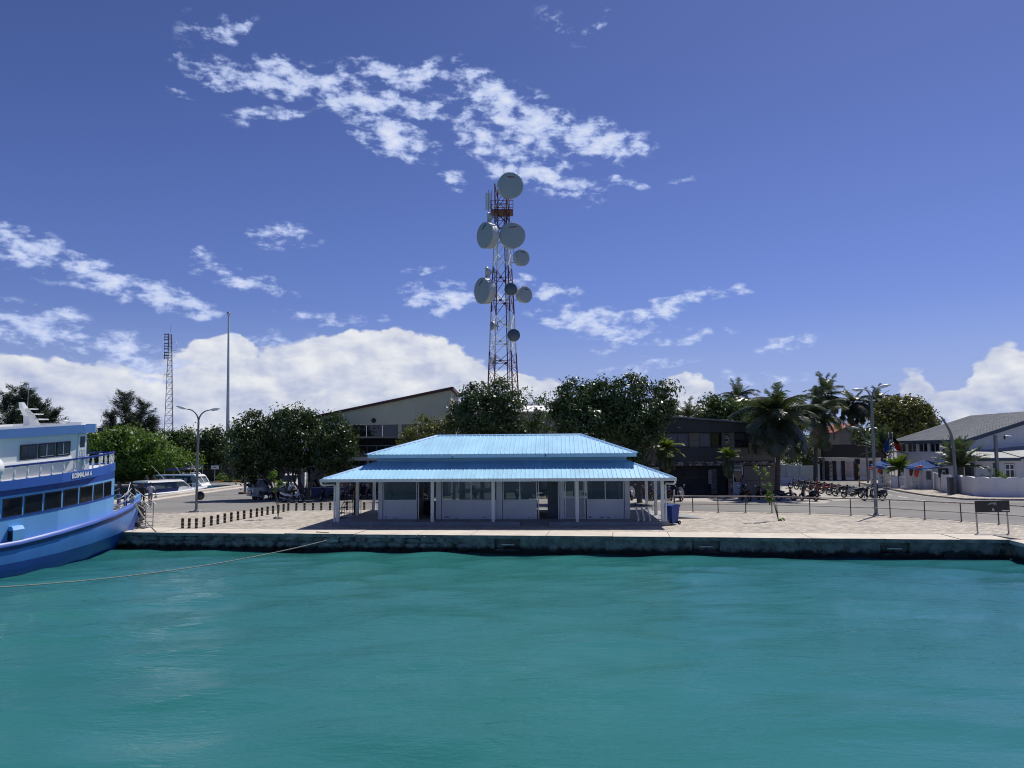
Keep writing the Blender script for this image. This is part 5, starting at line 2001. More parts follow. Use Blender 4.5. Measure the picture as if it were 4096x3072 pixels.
MB().box(a + .085, b - .085, .03, .05, Z(1878), Z(1866)).build('pane', WINDARK, d)
# dull lettering board in the dark opening
MB().box(X(2735), X(2800), .52, .56, Z(1912), Z(1909)).build('sign_strip', mat('dull_brass_strip', (.06, .045, .02), .5), db)

# ---- pale wall, low white kerb wall between the charcoal building and the shop
pw = thing('boundary_wall', 'pale blue grey boundary wall behind the parked motorbikes and palms', 'wall', (W(3200, 1930, 93).x, 93, ROADZ))
XX_ = lambda px: W(px, 1900, 93).x - pw.location.x
for i, (p0, p1) in enumerate(((3090, 3150), (3150, 3203), (3203, 3275))):
 MB().box(XX_(p0) + .02, XX_(p1) - .02, 0, .18, 0, W(3200, 1859 + i * 2, 93).z - ROADZ).build('wall_panel', mat('pale_blue_wall_paint', (.42, .50, .53), .85, var=.08, dirt=.4, dirtcol=(.25, .28, .28)) if i == 0 else bpy.data.materials['pale_blue_wall_paint'], pw)
 MB().box(XX_(p1) - .12, XX_(p1) + .12, -.06, .24, 0, W(3200, 1857, 93).z - ROADZ).build('wall_pier', bpy.data.materials['pale_blue_wall_paint'], pw)
lw_ = thing('low_white_wall', 'low white kerb wall with short post beside the charcoal building', 'wall', (W(3160, 1930, 86).x, 86, ROADZ))
x = lambda px: W(px, 1900, 86).x - lw_.location.x
MB().box(x(3112), x(3220), 0, .5, 0, W(3160, 1912, 86).z - ROADZ).build('base', WHITE2, lw_)
MB().box(x(3115), x(3123), .1, .4, W(3160, 1912, 86).z - ROADZ + .002, W(3160, 1882, 86).z - ROADZ).build('post', WHITE2, lw_)
MB().box(x(3161), x(3166), .1, .3, W(3160, 1912, 86).z - ROADZ + .002, W(3160, 1884, 86).z - ROADZ).build('post', WHITE2, lw_)

# ---- black fronted shop
BD = 97.0
bs = thing('shop', 'single storey shop with deep black fascia and pale doors', 'building', (W(3390, 1920, BD).x, BD, ROADZ))
X = lambda px, D=BD: W(px, 1800, D).x - bs.location.x
Z = lambda py, px=3390, D=BD: W(px, py, D).z - ROADZ
BLK = mat('black_fascia', (.010, .010, .011), .7, var=.2)
MB().box(X(3286), X(3515), -.7, .2, Z(1830), Z(1778)).build('fascia', BLK, bs)
MB().box(X(3300), X(3540), .25, 8, 0, Z(1831)).build('rear_block', mat('shop_grey_wall', (.34, .36, .40), .8, var=.06), bs)
MB().box(X(3300), X(3540), .02, .245, Z(1843), Z(1832)).build('head_beam', TWHITE, bs)
for px in (3306, 3335, 3370, 3421, 3482):
 MB().box(X(px) - .22, X(px) + .22, -.05, .24, 0, Z(1844)).build('pillar', BLK, bs)
for p0, p1, kind in ((3312, 3329, 0), (3341, 3363, 1), (3378, 3416, 2), (3428, 3476, 1), (3488, 3530, 1)):
 fr = MB().box(X(p0), X(p0) + .08, .06, .14, 0, Z(1845)).box(X(p1) - .08, X(p1), .06, .14, 0, Z(1845)).box(X(p0) + .082, X(p1) - .082, .06, .14, 0, .35).box(X(p0) + .082, X(p1) - .082, .06, .14, Z(1848), Z(1845))
 if kind == 2:
  fr.box(X(3404), X(3407), .061, .139, .352, Z(1849)).box(X(p0) + .084, X(3404) - .002, .062, .138, Z(1881), Z(1879))
 w = fr.build('shop_door', TWHITE, bs)
 mm = [WINDARK, mat('frosted_panel', (.40, .43, .49), .5, var=.05) if kind == 1 and 'frosted_panel' not in bpy.data.materials else bpy.data.materials.get('frosted_panel'), None][kind]
 if kind == 2:
  mm = mat('dusky_pink_panel', (.42, .33, .34), .6, var=.05)
 MB().box(X(p0) + .085, X(p1) - .085, .09, .11, .354, Z(1849)).build('panel', mm, w)
for i in range(7):
 MB().box(X(3319), X(3326) - (i % 3) * .08, .04, .055, Z(1898 - i * 6), Z(1895 - i * 6)).build('window_lettering', WHITE, bs)
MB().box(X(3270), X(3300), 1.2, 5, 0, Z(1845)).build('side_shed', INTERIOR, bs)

# ---- house with the red roof
hd = 118.0
rh = thing('house', 'grey gabled house with faded red roof behind the black fronted shop', 'house', (W(3400, 1900, hd).x, hd, ROADZ))
X = lambda px: W(px, 1800, hd).x - rh.location.x
Z = lambda py: W(3400, py, hd).z - ROADZ
GREYW = mat('grey_house_wall', (.24, .23, .23), .9, var=.08)
MB().prism([(X(3345), 0, 0), (X(3465), 0, 0), (X(3465), 0, Z(1730)), (X(3427), 0, Z(1696)), (X(3345), 0, Z(1730))], (0, 8, 0)).build('wall', GREYW, rh)
MB().prism([(X(3335), -.3, Z(1733)), (X(3427), -.3, Z(1694)), (X(3427), -.3, Z(1690)), (X(3335), -.3, Z(1729))], (0, 9, 0)).build('roof', mat('faded_red_roof', (.30, .075, .05), .7, var=.15), rh)
MB().prism([(X(3427), -.3, Z(1694)), (X(3475), -.3, Z(1735)), (X(3475), -.3, Z(1731)), (X(3427), -.3, Z(1690))], (0, 9, 0)).build('roof', GREYW, rh)
lo = thing('annex_house', 'cream low house wall seen between the palms behind the shop', 'house', (W(3310, 1800, 112).x, 112, ROADZ))
MB().box(-1.6, 1.8, 0, 4, 0, W(3310, 1735, 112).z).build('wall', mat('dull_cream_wall', (.40, .36, .28), .9, var=.1), lo)
MB().box(-.3, .1, -.03, -.002, W(3310, 1775, 112).z, W(3310, 1758, 112).z).build('window', WINDARK, lo)

# ---- white hall with the long grey roof
HD = 72.0
E2, E1 = W(3876, 1752, HD), W(3584, 1768, 86)
hall = thing('white_hall', 'large white hall with long weathered grey sheet roof and dark blue edge', 'building', (E2.x, HD, 0))
ed = (E1 - E2)
ed.z = 0
Lh = ed.length
ed.normalize()
hn = Vector((ed.y, -ed.x, 0))           # towards the ridge (east)
zev = (E2.z + E1.z) / 2
WDT = 8.6
R1 = W(3837, 1667, 87.5)
zrg = R1.z
O = E2


def hp(s_, w_, z_):
 return Vector((ed.x * s_ + hn.x * w_, ed.y * s_ + hn.y * w_, z_))


rf = thing('roof', None, None)
rf.parent = hall
nsh = 26
for i in range(nsh):
 s0, s1 = -.4 + (Lh + .8) * i / nsh, -.4 + (Lh + .8) * (i + 1) / nsh
 up_ = Vector((0, 0, .05))
 for (w0, z0, w1, z1) in ((-.45, zev - .05, WDT, zrg), (WDT, zrg, 2 * WDT + .45, zev - .05)):
  P = [hp(s0 + .004, w0, z0), hp(s1 - .004, w0, z0), hp(s1 - .004, w1, z1), hp(s0 + .004, w1, z1)]
  m_ = MB().prism([p + Vector((0, 0, .02)) for p in P], (0, 0, .03))
  m_.prism([hp(s0 + .01, w0, z0 + .051), hp(s0 + .07, w0, z0 + .051), hp(s0 + .07, w1, z1 + .051), hp(s0 + .01, w1, z1 + .051)], (0, 0, .04))
  m_.prism([hp((s0 + s1) / 2 - .03, w0, z0 + .051), hp((s0 + s1) / 2 + .03, w0, z0 + .051), hp((s0 + s1) / 2 + .03, w1, z1 + .051), hp((s0 + s1) / 2 - .03, w1, z1 + .051)], (0, 0, .025))
  m_.build('roof_sheet', ROOFG, rf)
# barge boards and eave board
for (w0, z0, w1, z1) in ((-.46, zev - .05, WDT, zrg), (WDT, zrg, 2 * WDT + .46, zev - .05)):
 MB().prism([hp(-.46, w0, z0 - .30), hp(-.42, w0, z0 - .30), hp(-.42, w1, z1 - .30), hp(-.46, w1, z1 - .30)], (0, 0, .345)).build('barge_board', DBLUE, rf)
MB().prism([hp(-.40, -.46, zev - .36), hp(Lh + .4, -.46, zev - .36), hp(Lh + .4, -.42, zev - .36), hp(-.40, -.42, zev - .36)], (0, 0, .30)).build('eave_board', DBLUE, rf)
MB().prism([hp(0, 0, -.1), hp(0, 2 * WDT, -.1), hp(0, 2 * WDT, zev - .1), hp(0, WDT, zrg - .1), hp(0, 0, zev - .1)], tuple(ed * .25)).build('gable_wall', WHITE2, hall)
MB().prism([hp(Lh - .25, 0, -.1), hp(Lh - .25, 2 * WDT, -.1), hp(Lh - .25, 2 * WDT, zev - .1), hp(Lh - .25, WDT, zrg - .1), hp(Lh - .25, 0, zev - .1)], tuple(ed * .25)).build('gable_wall', WHITE2, hall)
zlo, zhi = zev - 1.25, zev - .35
MB().prism([hp(.26, .0, -.1), hp(Lh - .26, .0, -.1), hp(Lh - .26, .25, -.1), hp(.26, .25, -.1)], (0, 0, zlo + .1)).build('side_wall', WHITE2, hall)
nwin = 6
for i in range(nwin):
 s0, s1 = .26 + (Lh - .52) * i / nwin, .26 + (Lh - .52) * (i + 1) / nwin
 MB().prism([hp(s0 + .002, 0, zlo + .002), hp(s0 + .45, 0, zlo + .002), hp(s0 + .45, .25, zlo + .002), hp(s0 + .002, .25, zlo + .002)], (0, 0, zhi - zlo + .2)).build('wall_pier', WHITE2, hall)
 f_ = MB().prism([hp(s0 + .46, .06, zlo + .01), hp(s1 - .0, .06, zlo + .01), hp(s1 - .0, .12, zlo + .01), hp(s0 + .46, .12, zlo + .01)], (0, 0, .07))
 f_.prism([hp((s0 + s1) / 2 + .2, .06, zlo + .09), hp((s0 + s1) / 2 + .26, .06, zlo + .09), hp((s0 + s1) / 2 + .26, .12, zlo + .09), hp((s0 + s1) / 2 + .2, .12, zlo + .09)], (0, 0, zhi - zlo - .1))
 w = f_.build('window', TWHITE, hall)
 MB().prism([hp(s0 + .46, .13, zlo + .05), hp(s1 - .01, .13, zlo + .05), hp(s1 - .01, .15, zlo + .05), hp(s0 + .46, .15, zlo + .05)], (0, 0, zhi - zlo)).build('pane', WINDARK, w)

# ---- low annex before the hall
AD = 68.5
an_ = thing('white_annex', 'low white annex with small door and white framed window before the hall', 'building', (W(4000, 1920, AD).x, AD, 0))
X = lambda px: W(px, 1800, AD).x - an_.location.x
Z = lambda py, px=4000: W(px, py, AD).z
zt_ = Z(1834)
MB().box(X(3898), X(3968) - .02, 0, .22, 0, zt_).box(X(3968) - .018, X(3986) + .0, .0, .22, Z(1851), zt_).box(X(3986) + .002, X(4014), 0, .22, 0, zt_).box(X(4014) + .002, X(4056) - .002, 0, .22, Z(1853), zt_).box(X(4014) + .002, X(4056) - .002, 0, .22, 0, Z(1926)).box(X(4056), X(4220), 0, .22, 0, zt_).build('front_wall', WHITE2, an_)
MB().box(X(3898), X(3898) + .22, .222, 3.2, 0, zt_).build('side_wall', WHITE2, an_)
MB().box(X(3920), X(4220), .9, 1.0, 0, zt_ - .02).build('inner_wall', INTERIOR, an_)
MB().prism([(X(3892), -.55, zt_ + .02), (X(4064), -.55, zt_ + .02), (X(4064), 3.3, zt_ + .75), (X(3892) + .8, 3.3, zt_ + .75)], (0, 0, .05)).build('roof', ROOFG, an_)
MB().prism([(X(4064) + .02, -.55, zt_ + .10), (X(4230), -.55, zt_ + .42), (X(4230), 3.3, zt_ + 1.15), (X(4064) + .02, 3.3, zt_ + .80)], (0, 0, .05)).build('roof', ROOFG, an_)
MB().box(X(3892), X(4064), -.60, -.56, zt_ - .20, zt_ + .06).build('eave_board', DBLUE, an_)
MB().prism([(X(4064) + .02, -.60, zt_ - .02), (X(4230), -.60, zt_ + .30), (X(4230), -.60, zt_ + .46), (X(4064) + .02, -.60, zt_ + .14)], (0, .04, 0)).build('eave_board', DBLUE, an_)
MB().box(X(4066), X(4230), -.3, -.1, zt_ - .22, zt_ - .10).build('ledge', WHITE, an_)
d = MB().box(X(3968), X(3986), .08, .14, 0, Z(1871)).build('door', mat('buff_door', (.36, .33, .26), .7, var=.08), an_)
MB().box(X(3968) + .03, X(3986) - .03, .09, .11, Z(1869), Z(1853)).build('pane', WINDARK, d)
a, b, z0, z1 = X(4015), X(4055), Z(1925), Z(1855)
zz = z0 + (z1 - z0) * .66
fr = MB()
for q in (a, (a + b) / 2 - .05, b - .1):
 fr.box(q, q + .1, .02, .12, z0, z1)
fr.box(a, b, .018, .118, z1 - .1, z1 + .002).box(a, b, .018, .118, z0 - .002, z0 + .1).box(a, b, .018, .118, zz - .05, zz + .05)
w = fr.build('window', WHITE, an_)
for q0, q1 in ((a + .1, (a + b) / 2 - .05), ((a + b) / 2 + .05, b - .1)):
 MB().box(q0, q1, .06, .075, z0 + .1, zz - .05).build('pane', WINDARK, w)
 MB().box(q0, q1, .06, .075, zz + .05, z1 - .1).build('pane', WINDARK, w)
MB().box(X(3950), X(3957), -.12, -.002, Z(1890), Z(1868)).build('meter_box', mat('meter_box_grey', (.36, .36, .34), .6), an_)
# dark doorway to the gate court
MB().box(X(3858), X(3880), .1, .14, 0, Z(1858)).build('doorway', INTERIOR, an_)
MB().box(X(3881), X(3892), .05, .15, 0, Z(1850)).build('door_post', DBLUE, an_)

# ---- white perimeter wall
wl = thing('perimeter_wall', 'smooth white perimeter wall with humped caps curving along the road', 'wall', (0, 0, 0))
wpx = [(3826, 1968), (3850, 1976), (3900, 1983), (3962, 1987), (4030, 1988), (4100, 1988), (4180, 1986)]
WP = [G(x, y, .03) for x, y in wpx]
hts = [1.36] * 7
for i, (a, b) in enumerate(zip(WP[:-1], WP[1:])):
 d = (b - a).normalized()
 n = Vector((-d.y, d.x, 0)) * .16
 h = 1.42
 MB().prism([tuple(v) for v in (a - n * 0, b - n * 0, b + n, a + n)], (0, 0, h)).build('wall_panel', WHITE2, wl)
 c0, c1 = a + d * .12, b - d * .12
 rings = []
 for t in range(9):
  p = c0.lerp(c1, t / 8)
  hh = .05 + .07 * (1 - (2 * t / 8 - 1) ** 2) ** .5
  rings.append([tuple(p - n * .25 + Vector((0, 0, h + .002))), tuple(p + n * 1.25 + Vector((0, 0, h + .002))), tuple(p + n * 1.1 + Vector((0, 0, h + hh))), tuple(p - n * .1 + Vector((0, 0, h + hh)))])
 MB().loft(rings, smooth=False).build('wall_cap', WHITE, wl)
# sign panel wall west of the dark gap
sw = thing('sign_wall', 'short white wall in front of the dark green emblem board', 'wall', (0, 0, 0))
a, b = G(3733, 1956, .03), G(3806, 1974, .03)
d = (b - a).normalized()
n = Vector((-d.y, d.x, 0)) * .16
hs = 1.46
MB().prism([tuple(v) for v in (a, b, b + n, a + n)], (0, 0, hs)).build('wall_panel', WHITE2, sw)
for t in (.02, .3, .72):
 p, q = a.lerp(b, t), a.lerp(b, t + .24)
 MB().prism([tuple(v + Vector((0, 0, hs + .002))) for v in (p, q, q + n, p + n)], (0, 0, .09)).build('wall_cap', WHITE, sw)
gp = thing('gap_filler', 'added dark shade pier in the gap between the white walls', 'filler', G(3816, 1978, .03))
MB().box(-.20, .20, .25, .6, 0, 1.42).build('filler', mat('gap_shade_dark', (.05, .06, .07), .5, var=.3, vs=4), gp)  # added dark block, stands in for the shade in the gap between the walls
eb = thing('emblem_board', 'dark green board with pale round emblem above the short white wall', 'sign', (a.lerp(b, .55).x, a.lerp(b, .55).y + .5, .03))
dz = Vector((0, 0, 0))
D_ = eb.location.y
u0, u1, v0, v1 = W(3754, 1890, D_).x - eb.location.x, W(3795, 1890, D_).x - eb.location.x, W(3770, 1910, D_).z - .03, W(3770, 1873, D_).z - .03
GB = mat('board_dark_green', (.018, .045, .042), .5, var=.15)
bd = MB().box(u0, u1, 0, .06, v0, v1).build('board', GB, eb)
for q in (u0 + .15, u1 - .25):
 MB().box(q, q + .1, .06, .14, 0, v1 - .1).build('post', STEEL, eb)
EMB = mat('emblem_cream', (.62, .60, .48), .6)
uc, vc = (u0 + u1) / 2, (v0 + v1) / 2
rr = (v1 - v0) * .25
mb = MB().lathe([(.001, -.012), (rr, -.012), (rr, -.002)], c=(uc, 0, vc - .03), n=20, axis='Y')
mb.box(uc - rr * .7, uc + rr * .7, -.016, -.004, vc + rr * .75, vc + rr * 1.25).box(uc - rr * 1.1, uc + rr * 1.1, -.016, -.004, vc - rr * 1.5, vc - rr * 1.05)
mb.build('emblem', EMB, bd)
mb = MB().lathe([(.001, -.018), (rr * .55, -.018), (rr * .55, -.013)], c=(uc, 0, vc - .03), n=14, axis='Y')
mb.build('emblem_core', GB, bd)

# ---- blue louvred gate shelters
SLB = mat('louvre_blue', (.035, .16, .50), .45, var=.1)


def pergola(pxs, D0, D1, zt0, zt1, posts, label, nsl):
 """slats step across between two rails; pxs = photo columns of the front-left, front-right corners"""
 a, b = W(pxs[0][0], pxs[0][1], D0), W(pxs[1][0], pxs[1][1], D0)
 c, d = W(pxs[2][0], pxs[2][1], D1), W(pxs[3][0], pxs[3][1], D1)
 t = thing('gate_shelter', label, 'shelter', ((a.x + b.x) / 2, D0, .03), group='blue louvred shelters at the gate')
 o = Vector(t.location)
 a, b, c, d = a - o, b - o, c - o, d - o          # a front west, b front east, c rear east, d rear west
 for i in range(nsl):
  u = (i + .5) / nsl
  p, q = a.lerp(b, u), d.lerp(c, u)
  w_ = (b - a).length / nsl * .52
  sx = (b - a).normalized() * w_ / 2
  dz = Vector((0, 0, .13))
  MB().hexa([p - sx - dz, p + sx * .2 - dz, q + sx * .2 - dz, q - sx - dz, p - sx * .2, p + sx, q + sx, q - sx * .2]).build('slat', SLB, t)
 for (p, q) in ((a, b), (d, c)):
  MB().bar(p - Vector((0, 0, .2)), q - Vector((0, 0, .2)), .1, .14).build('beam', SLB, t)
 for (px, D, w_) in posts:
  x = W(px, 1900, D).x - o.x
  zz = a.z + (d.z - a.z) * (D - D0) / (D1 - D0)
  MB().box(x - w_ / 2, x + w_ / 2, D - o.y - w_ / 2, D - o.y + w_ / 2, -.03, zz - .28).build('post', WHITE2, t)
 return t


p1 = pergola([(3479, 1858), (3540, 1866), (3597, 1846), (3552, 1834)], 78.0, 84.0, 0, 0, [(3489, 78.4, .3), (3519, 78.8, .3), (3545, 78.2, .5)],
             'open gate shelter with blue louvred roof and white posts nearer the black shop', 9)
p2 = pergola([(3621, 1864), (3712, 1873), (3790, 1862), (3700, 1838)], 72.5, 78.0, 0, 0, [(3627, 72.9, .34), (3679, 72.9, .34), (3640, 77.5, .3)],
             'gate shelter with blue louvred roof joined to the white guard kiosk', 11)
p3 = pergola([(3595, 1834), (3668, 1830), (3672, 1812), (3606, 1816)], 84.0, 87.0, 0, 0, [(3600, 84.2, .2), (3664, 84.2, .2)],
             'small blue louvred canopy against the hall end wall', 9)
# guard kiosk, railings, gate
gk = thing('guard_kiosk', 'white guard kiosk with grey window under the blue louvres', 'kiosk', (W(3713, 1960, 72.2).x, 72.2, .03))
x0, x1 = W(3697, 1900, 72.2).x - gk.location.x, W(3731, 1900, 72.2).x - gk.location.x
zk = W(3713, 1872, 72.2).z - .2
MB().box(x0, x1, 0, 2.2, -.03, zk).build('wall', WHITE2, gk)
w = MB().box(x0 + .1, x1 - .15, -.05, -.002, W(3713, 1922, 72.2).z, W(3713, 1884, 72.2).z).build('window', TWHITE, gk)
MB().box(x0 + .16, x1 - .21, -.065, -.052, W(3713, 1920, 72.2).z, W(3713, 1886, 72.2).z).build('pane', mat('grey_pane', (.12, .14, .16), .2), w)
gr = thing('gate_railing', 'low white railings and blue patterned gate between the shelters', 'railing', (W(3600, 1960, 76).x, 76, .03))
for px0, px1 in ((3485, 3545), (3548, 3578), (3603, 3624), (3632, 3678), (3681, 3696)):
 D = 77.5 if px1 < 3600 else 73.2
 xx0, xx1 = W(px0, 1900, D).x - gr.location.x, W(px1, 1900, D).x - gr.location.x
 for z0 in (.25, .65, 1.05):
  MB().box(xx0, xx1, D - 76 - .04, D - 76 + .04, z0, z0 + .12).build('rail', WHITE2, gr)
 MB().box(xx0, xx1, D - 76 + .05, D - 76 + .2, -.05, .22).build('plinth', WHITE2, gr)
for px in (3577, 3602):
 xx = W(px, 1900, 75).x - gr.location.x
 MB().box(xx - .25, xx + .25, -1.2, -.7, -.05, 1.15).build('gate_post', WHITE2, gr)
xx0, xx1 = W(3581, 1900, 75).x - gr.location.x, W(3598, 1900, 75).x - gr.location.x
gt = MB().box(xx0, xx1, -.98, -.94, .1, 1.0).build('gate_leaf', mat('gate_blue', (.05, .10, .22), .5), gr)
for i in range(4):
 for j in range(4):
  cx_, cz_ = xx0 + (xx1 - xx0) * (i + .5) / 4, .2 + .2 * j
  MB().torus((cx_, -1.0, cz_ + .03), .055, .016, axis='Y', nu=8, nv=4).build('scroll', WHITE2, gr)
# flags
for (px, ptop, cols_, lab) in ((3569, 1738, ((.02, .06, .26), (.03, .09, .34)), 'furled dark blue flag on a thin pole by the gate'),
                               (3583, 1737, ((.35, .02, .02), (.01, .01, .012)), 'furled red and black flag on a thin pole by the gate')):
 D = 80.0
 bx = W(px, 1950, D)
 t = thing('flag', lab, 'flag', (bx.x, D, .03), group='flags at the gate')
 zt2 = W(px, ptop, D).z
 MB().tube([(0, 0, 0), (-.1, 0, zt2)], .045, 8).ell((-.1, 0, zt2 + .06), (.09, .09, .09), 8, 6).build('pole', STEEL, t)
 z0, z1 = W(px, 1800, D).z, W(px, 1752, D).z
 rings = []
 sgn = -1 if 'dark blue' in lab else 1
 for i in range(10):
  u = i / 9
  zz = z1 + (z0 - z1) * u
  wd = .15 + .55 * math.sin(u * PI * .62)
  ring = []
  for q in range(10):
   xq = -.05 + wd * (q / 9) * (1 if sgn > 0 else -.9) + (.25 * u if sgn > 0 else 0)
   ring.append((xq, .10 * math.sin(q * 1.9 + u * 3), zz - .3 * (q / 9) * u))
  rings.append(ring)
 m1, m2 = mat('flag_cloth', cols_[0] + (), .8, var=.1), mat('flag_cloth', cols_[1] + (), .8, var=.1)
 fm = MB()
 for i in range(9):
  for q in range(9):
   fm._add([rings[i][q], rings[i][q + 1], rings[i + 1][q + 1], rings[i + 1][q]], [(0, 1, 2, 3)], 0 if (i > 3 if sgn > 0 else q > 4) else 1, True)
 fm.build('cloth', [m1, m2], t)
# life rings and red lanterns hung in the shelters
ORG = mat('signal_orange', (.60, .09, .03), .5, var=.15)
for (px, py, D, lab) in ((3487, 1872, 77.9, 'orange lifebuoy hung under the blue louvres behind the lamp post'), (3678, 1870, 72.4, 'orange lifebuoy under the louvres near the guard kiosk')):
 p = W(px, py, D)
 o = MB().torus((0, 0, 0), .24, .075, axis='Y', nu=18, nv=8).build('lifebuoy', ORG, None, p)
 o.rotation_euler = (R(62), R(15), R(40))
 tag(o, lab, 'lifebuoy')
for i, (px, py, D) in enumerate(((3520, 1876, 78.4), (3527, 1880, 78.6), (3668, 1890, 72.5), (3645, 1885, 72.8))):
 p = W(px, py, D)
 o = MB().prism([(-.22, 0, -.35), (.05, 0, -.45), (.25, 0, .2), (.0, 0, .35), (-.15, .05, .2)], (0, .12, 0)).build('life_vest', ORG if i % 2 == 0 else MAROON, None, p)
 tag(o, ['orange life vest hung on the shelter post nearest the lamp', 'dark red life vest hung beside the orange one in the first shelter',
   'orange life vest hung by the kiosk shelter post', 'dark red life vest hung inside the kiosk shelter'][i], 'life vest', 'life vests hung at the gate')
# traffic signal post
ts = thing('signal_post', 'black and yellow banded post with small dark signal box', 'post', G(3438, 1948, ROADZ))
h = 2.9
for i in range(6):
 MB().tube([(0, 0, i * .4), (0, 0, (i + 1) * .4 - .002)], .07, 8).build('band', [BLACK, PAINTY][i % 2], ts)
MB().box(-.35, .12, -.12, .12, 2.4, 2.95).build('signal_box', BLACK, ts)

# ---- yellow roofed kiosk and sign far to the west
yk = thing('kiosk', 'small kiosk with olive yellow roof and white awning beyond the harbour', 'kiosk', (W(870, 1900, 114).x, 114, ROADZ))
X = lambda px: W(px, 1800, 114).x - yk.location.x
Z = lambda py: W(870, py, 114).z - ROADZ
MB().prism([(X(838), -1.2, Z(1852)), (X(905), -1.2, Z(1851)), (X(905), -1.2, Z(1831)), (X(868), -1.2, Z(1836)), (X(840), -1.2, Z(1846))], (0, 4.5, 0)).build('roof', mat('olive_yellow_sheet', (.22, .17, .015), .6, var=.1), yk)
MB().prism([(X(828), -2.6, Z(1862)), (X(915), -2.6, Z(1862)), (X(910), -1.3, Z(1854)), (X(834), -1.3, Z(1854))], (0, 0, .1)).build('awning', WHITE, yk)
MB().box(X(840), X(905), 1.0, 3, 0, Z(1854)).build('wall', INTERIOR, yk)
for px in (832, 911):
 MB().tube([(X(px), -2.4, 0), (X(px), -2.4, Z(1861))], .05, 6).build('post', STEEL, yk)
ss = thing('road_sign', 'small white square road sign on a thin post before the kiosk', 'sign', (W(859, 1890, 104).x, 104, ROADZ))
q = lambda py: W(859, py, 104).z - ROADZ
MB().tube([(0, 0, 0), (0, 0, q(1862))], .05, 8).build('post', STEEL, ss)
sb = MB().box(-.52, .52, -.06, -.03, q(1877), q(1862)).build('sign_plate', WHITE, ss)
for dz in (.25, .65):
 MB().poly([(-.16, -.065, q(1877) + dz), (.08, -.065, q(1877) + dz - .1), (.14, -.065, q(1877) + dz), (.02, -.065, q(1877) + dz + .12)]).build('symbol', BLACK, sb)
# far shore kerb: yellow and black blocks, dark low wall behind the shrubs
fk = thing('far_kerb', None, None, (0, 0, 0))
tag(fk, kind='structure')
a, b = Vector((-62, 103.2, ROADZ)), Vector((-8, 104.4, ROADZ))
n = 45
for i in range(n):
 p, q_ = a.lerp(b, i / n), a.lerp(b, (i + 1) / n)
 MB().box(p.x + .01, q_.x - .01, p.y - .12, p.y + .12, ROADZ, ROADZ + .22).build('kerb_block', [PAINTY, BOLK][i % 2] if i < 40 else KERBM, fk)
dw = thing('retaining_wall', 'long dark low wall behind the verge shrubs across the harbour', 'wall', (-30, 110, ROADZ))
for i in range(12):
 MB().box(-32 + i * 5.0, -32 + i * 5.0 + 4.97, 0, .3, 0, 1.55).box(-32 + i * 5.0, -32 + i * 5.0 + 4.97, -.05, .35, 1.552, 1.66).build('wall_panel', mat('mossy_wall', (.045, .045, .042), .9, var=.3) if i == 0 else bpy.data.materials['mossy_wall'], dw)
# ================================================================== trees, palms, shrubs
LEAF = {
 'dark': leafmat('ficus_leaves', (.020, .042, .012), (.075, .115, .030), .38, .18),
 'mid': leafmat('mid_green_leaves', (.030, .060, .012), (.095, .150, .030), .45, .25),
 'bright': leafmat('bright_green_leaves', (.055, .115, .012), (.130, .215, .028), .5, .35),
 'yellow': leafmat('yellowish_leaves', (.060, .075, .014), (.170, .180, .045), .45, .3),
 'mango': leafmat('mango_leaves', (.060, .080, .014), (.190, .190, .045), .42, .22),
 'needle': leafmat('casuarina_needles', (.022, .036, .022), (.070, .088, .050), .6, .15),
 'palm': leafmat('palm_leaflets', (.030, .048, .018), (.10, .125, .055), .36, .2),
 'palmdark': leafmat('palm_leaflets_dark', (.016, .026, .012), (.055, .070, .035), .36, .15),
 'palmbright': leafmat('young_palm_leaflets', (.045, .085, .012), (.16, .22, .04), .4, .3),
 'date': leafmat('date_palm_leaflets', (.030, .055, .022), (.105, .145, .070), .42, .2),
 'straw': leafmat('dry_fronds', (.12, .10, .05), (.30, .26, .15), .6, .2),
}


def leaf_mesh(name, P, N, size, m, aspect=.42, droop=.35):
 """P (n,3) centres, N (n,3) outward directions -> diamond leaves"""
 n = len(P)
 ax = rng.normal(size=(n, 3))
 ax[:, 2] -= droop
 ax -= N * (ax * N).sum(1, keepdims=True) * .6
 ax /= np.linalg.norm(ax, axis=1, keepdims=True) + 1e-9
 nn = N * .7 + rng.normal(size=(n, 3)) * .55
 nn[:, 2] += .25
 sd = np.cross(ax, nn)
 sd /= np.linalg.norm(sd, axis=1, keepdims=True) + 1e-9
 s = size * rng.uniform(.65, 1.35, (n, 1))
 a = P - ax * s * .5
 b = P + sd * s * aspect * .5
 c = P + ax * s * .5
 d = P - sd * s * aspect * .5
 V = np.stack([a, b, c, d], 1).reshape(-1, 3)
 F = np.arange(n * 4).reshape(n, 4)
 return meshdata(name, V, F, m, False)


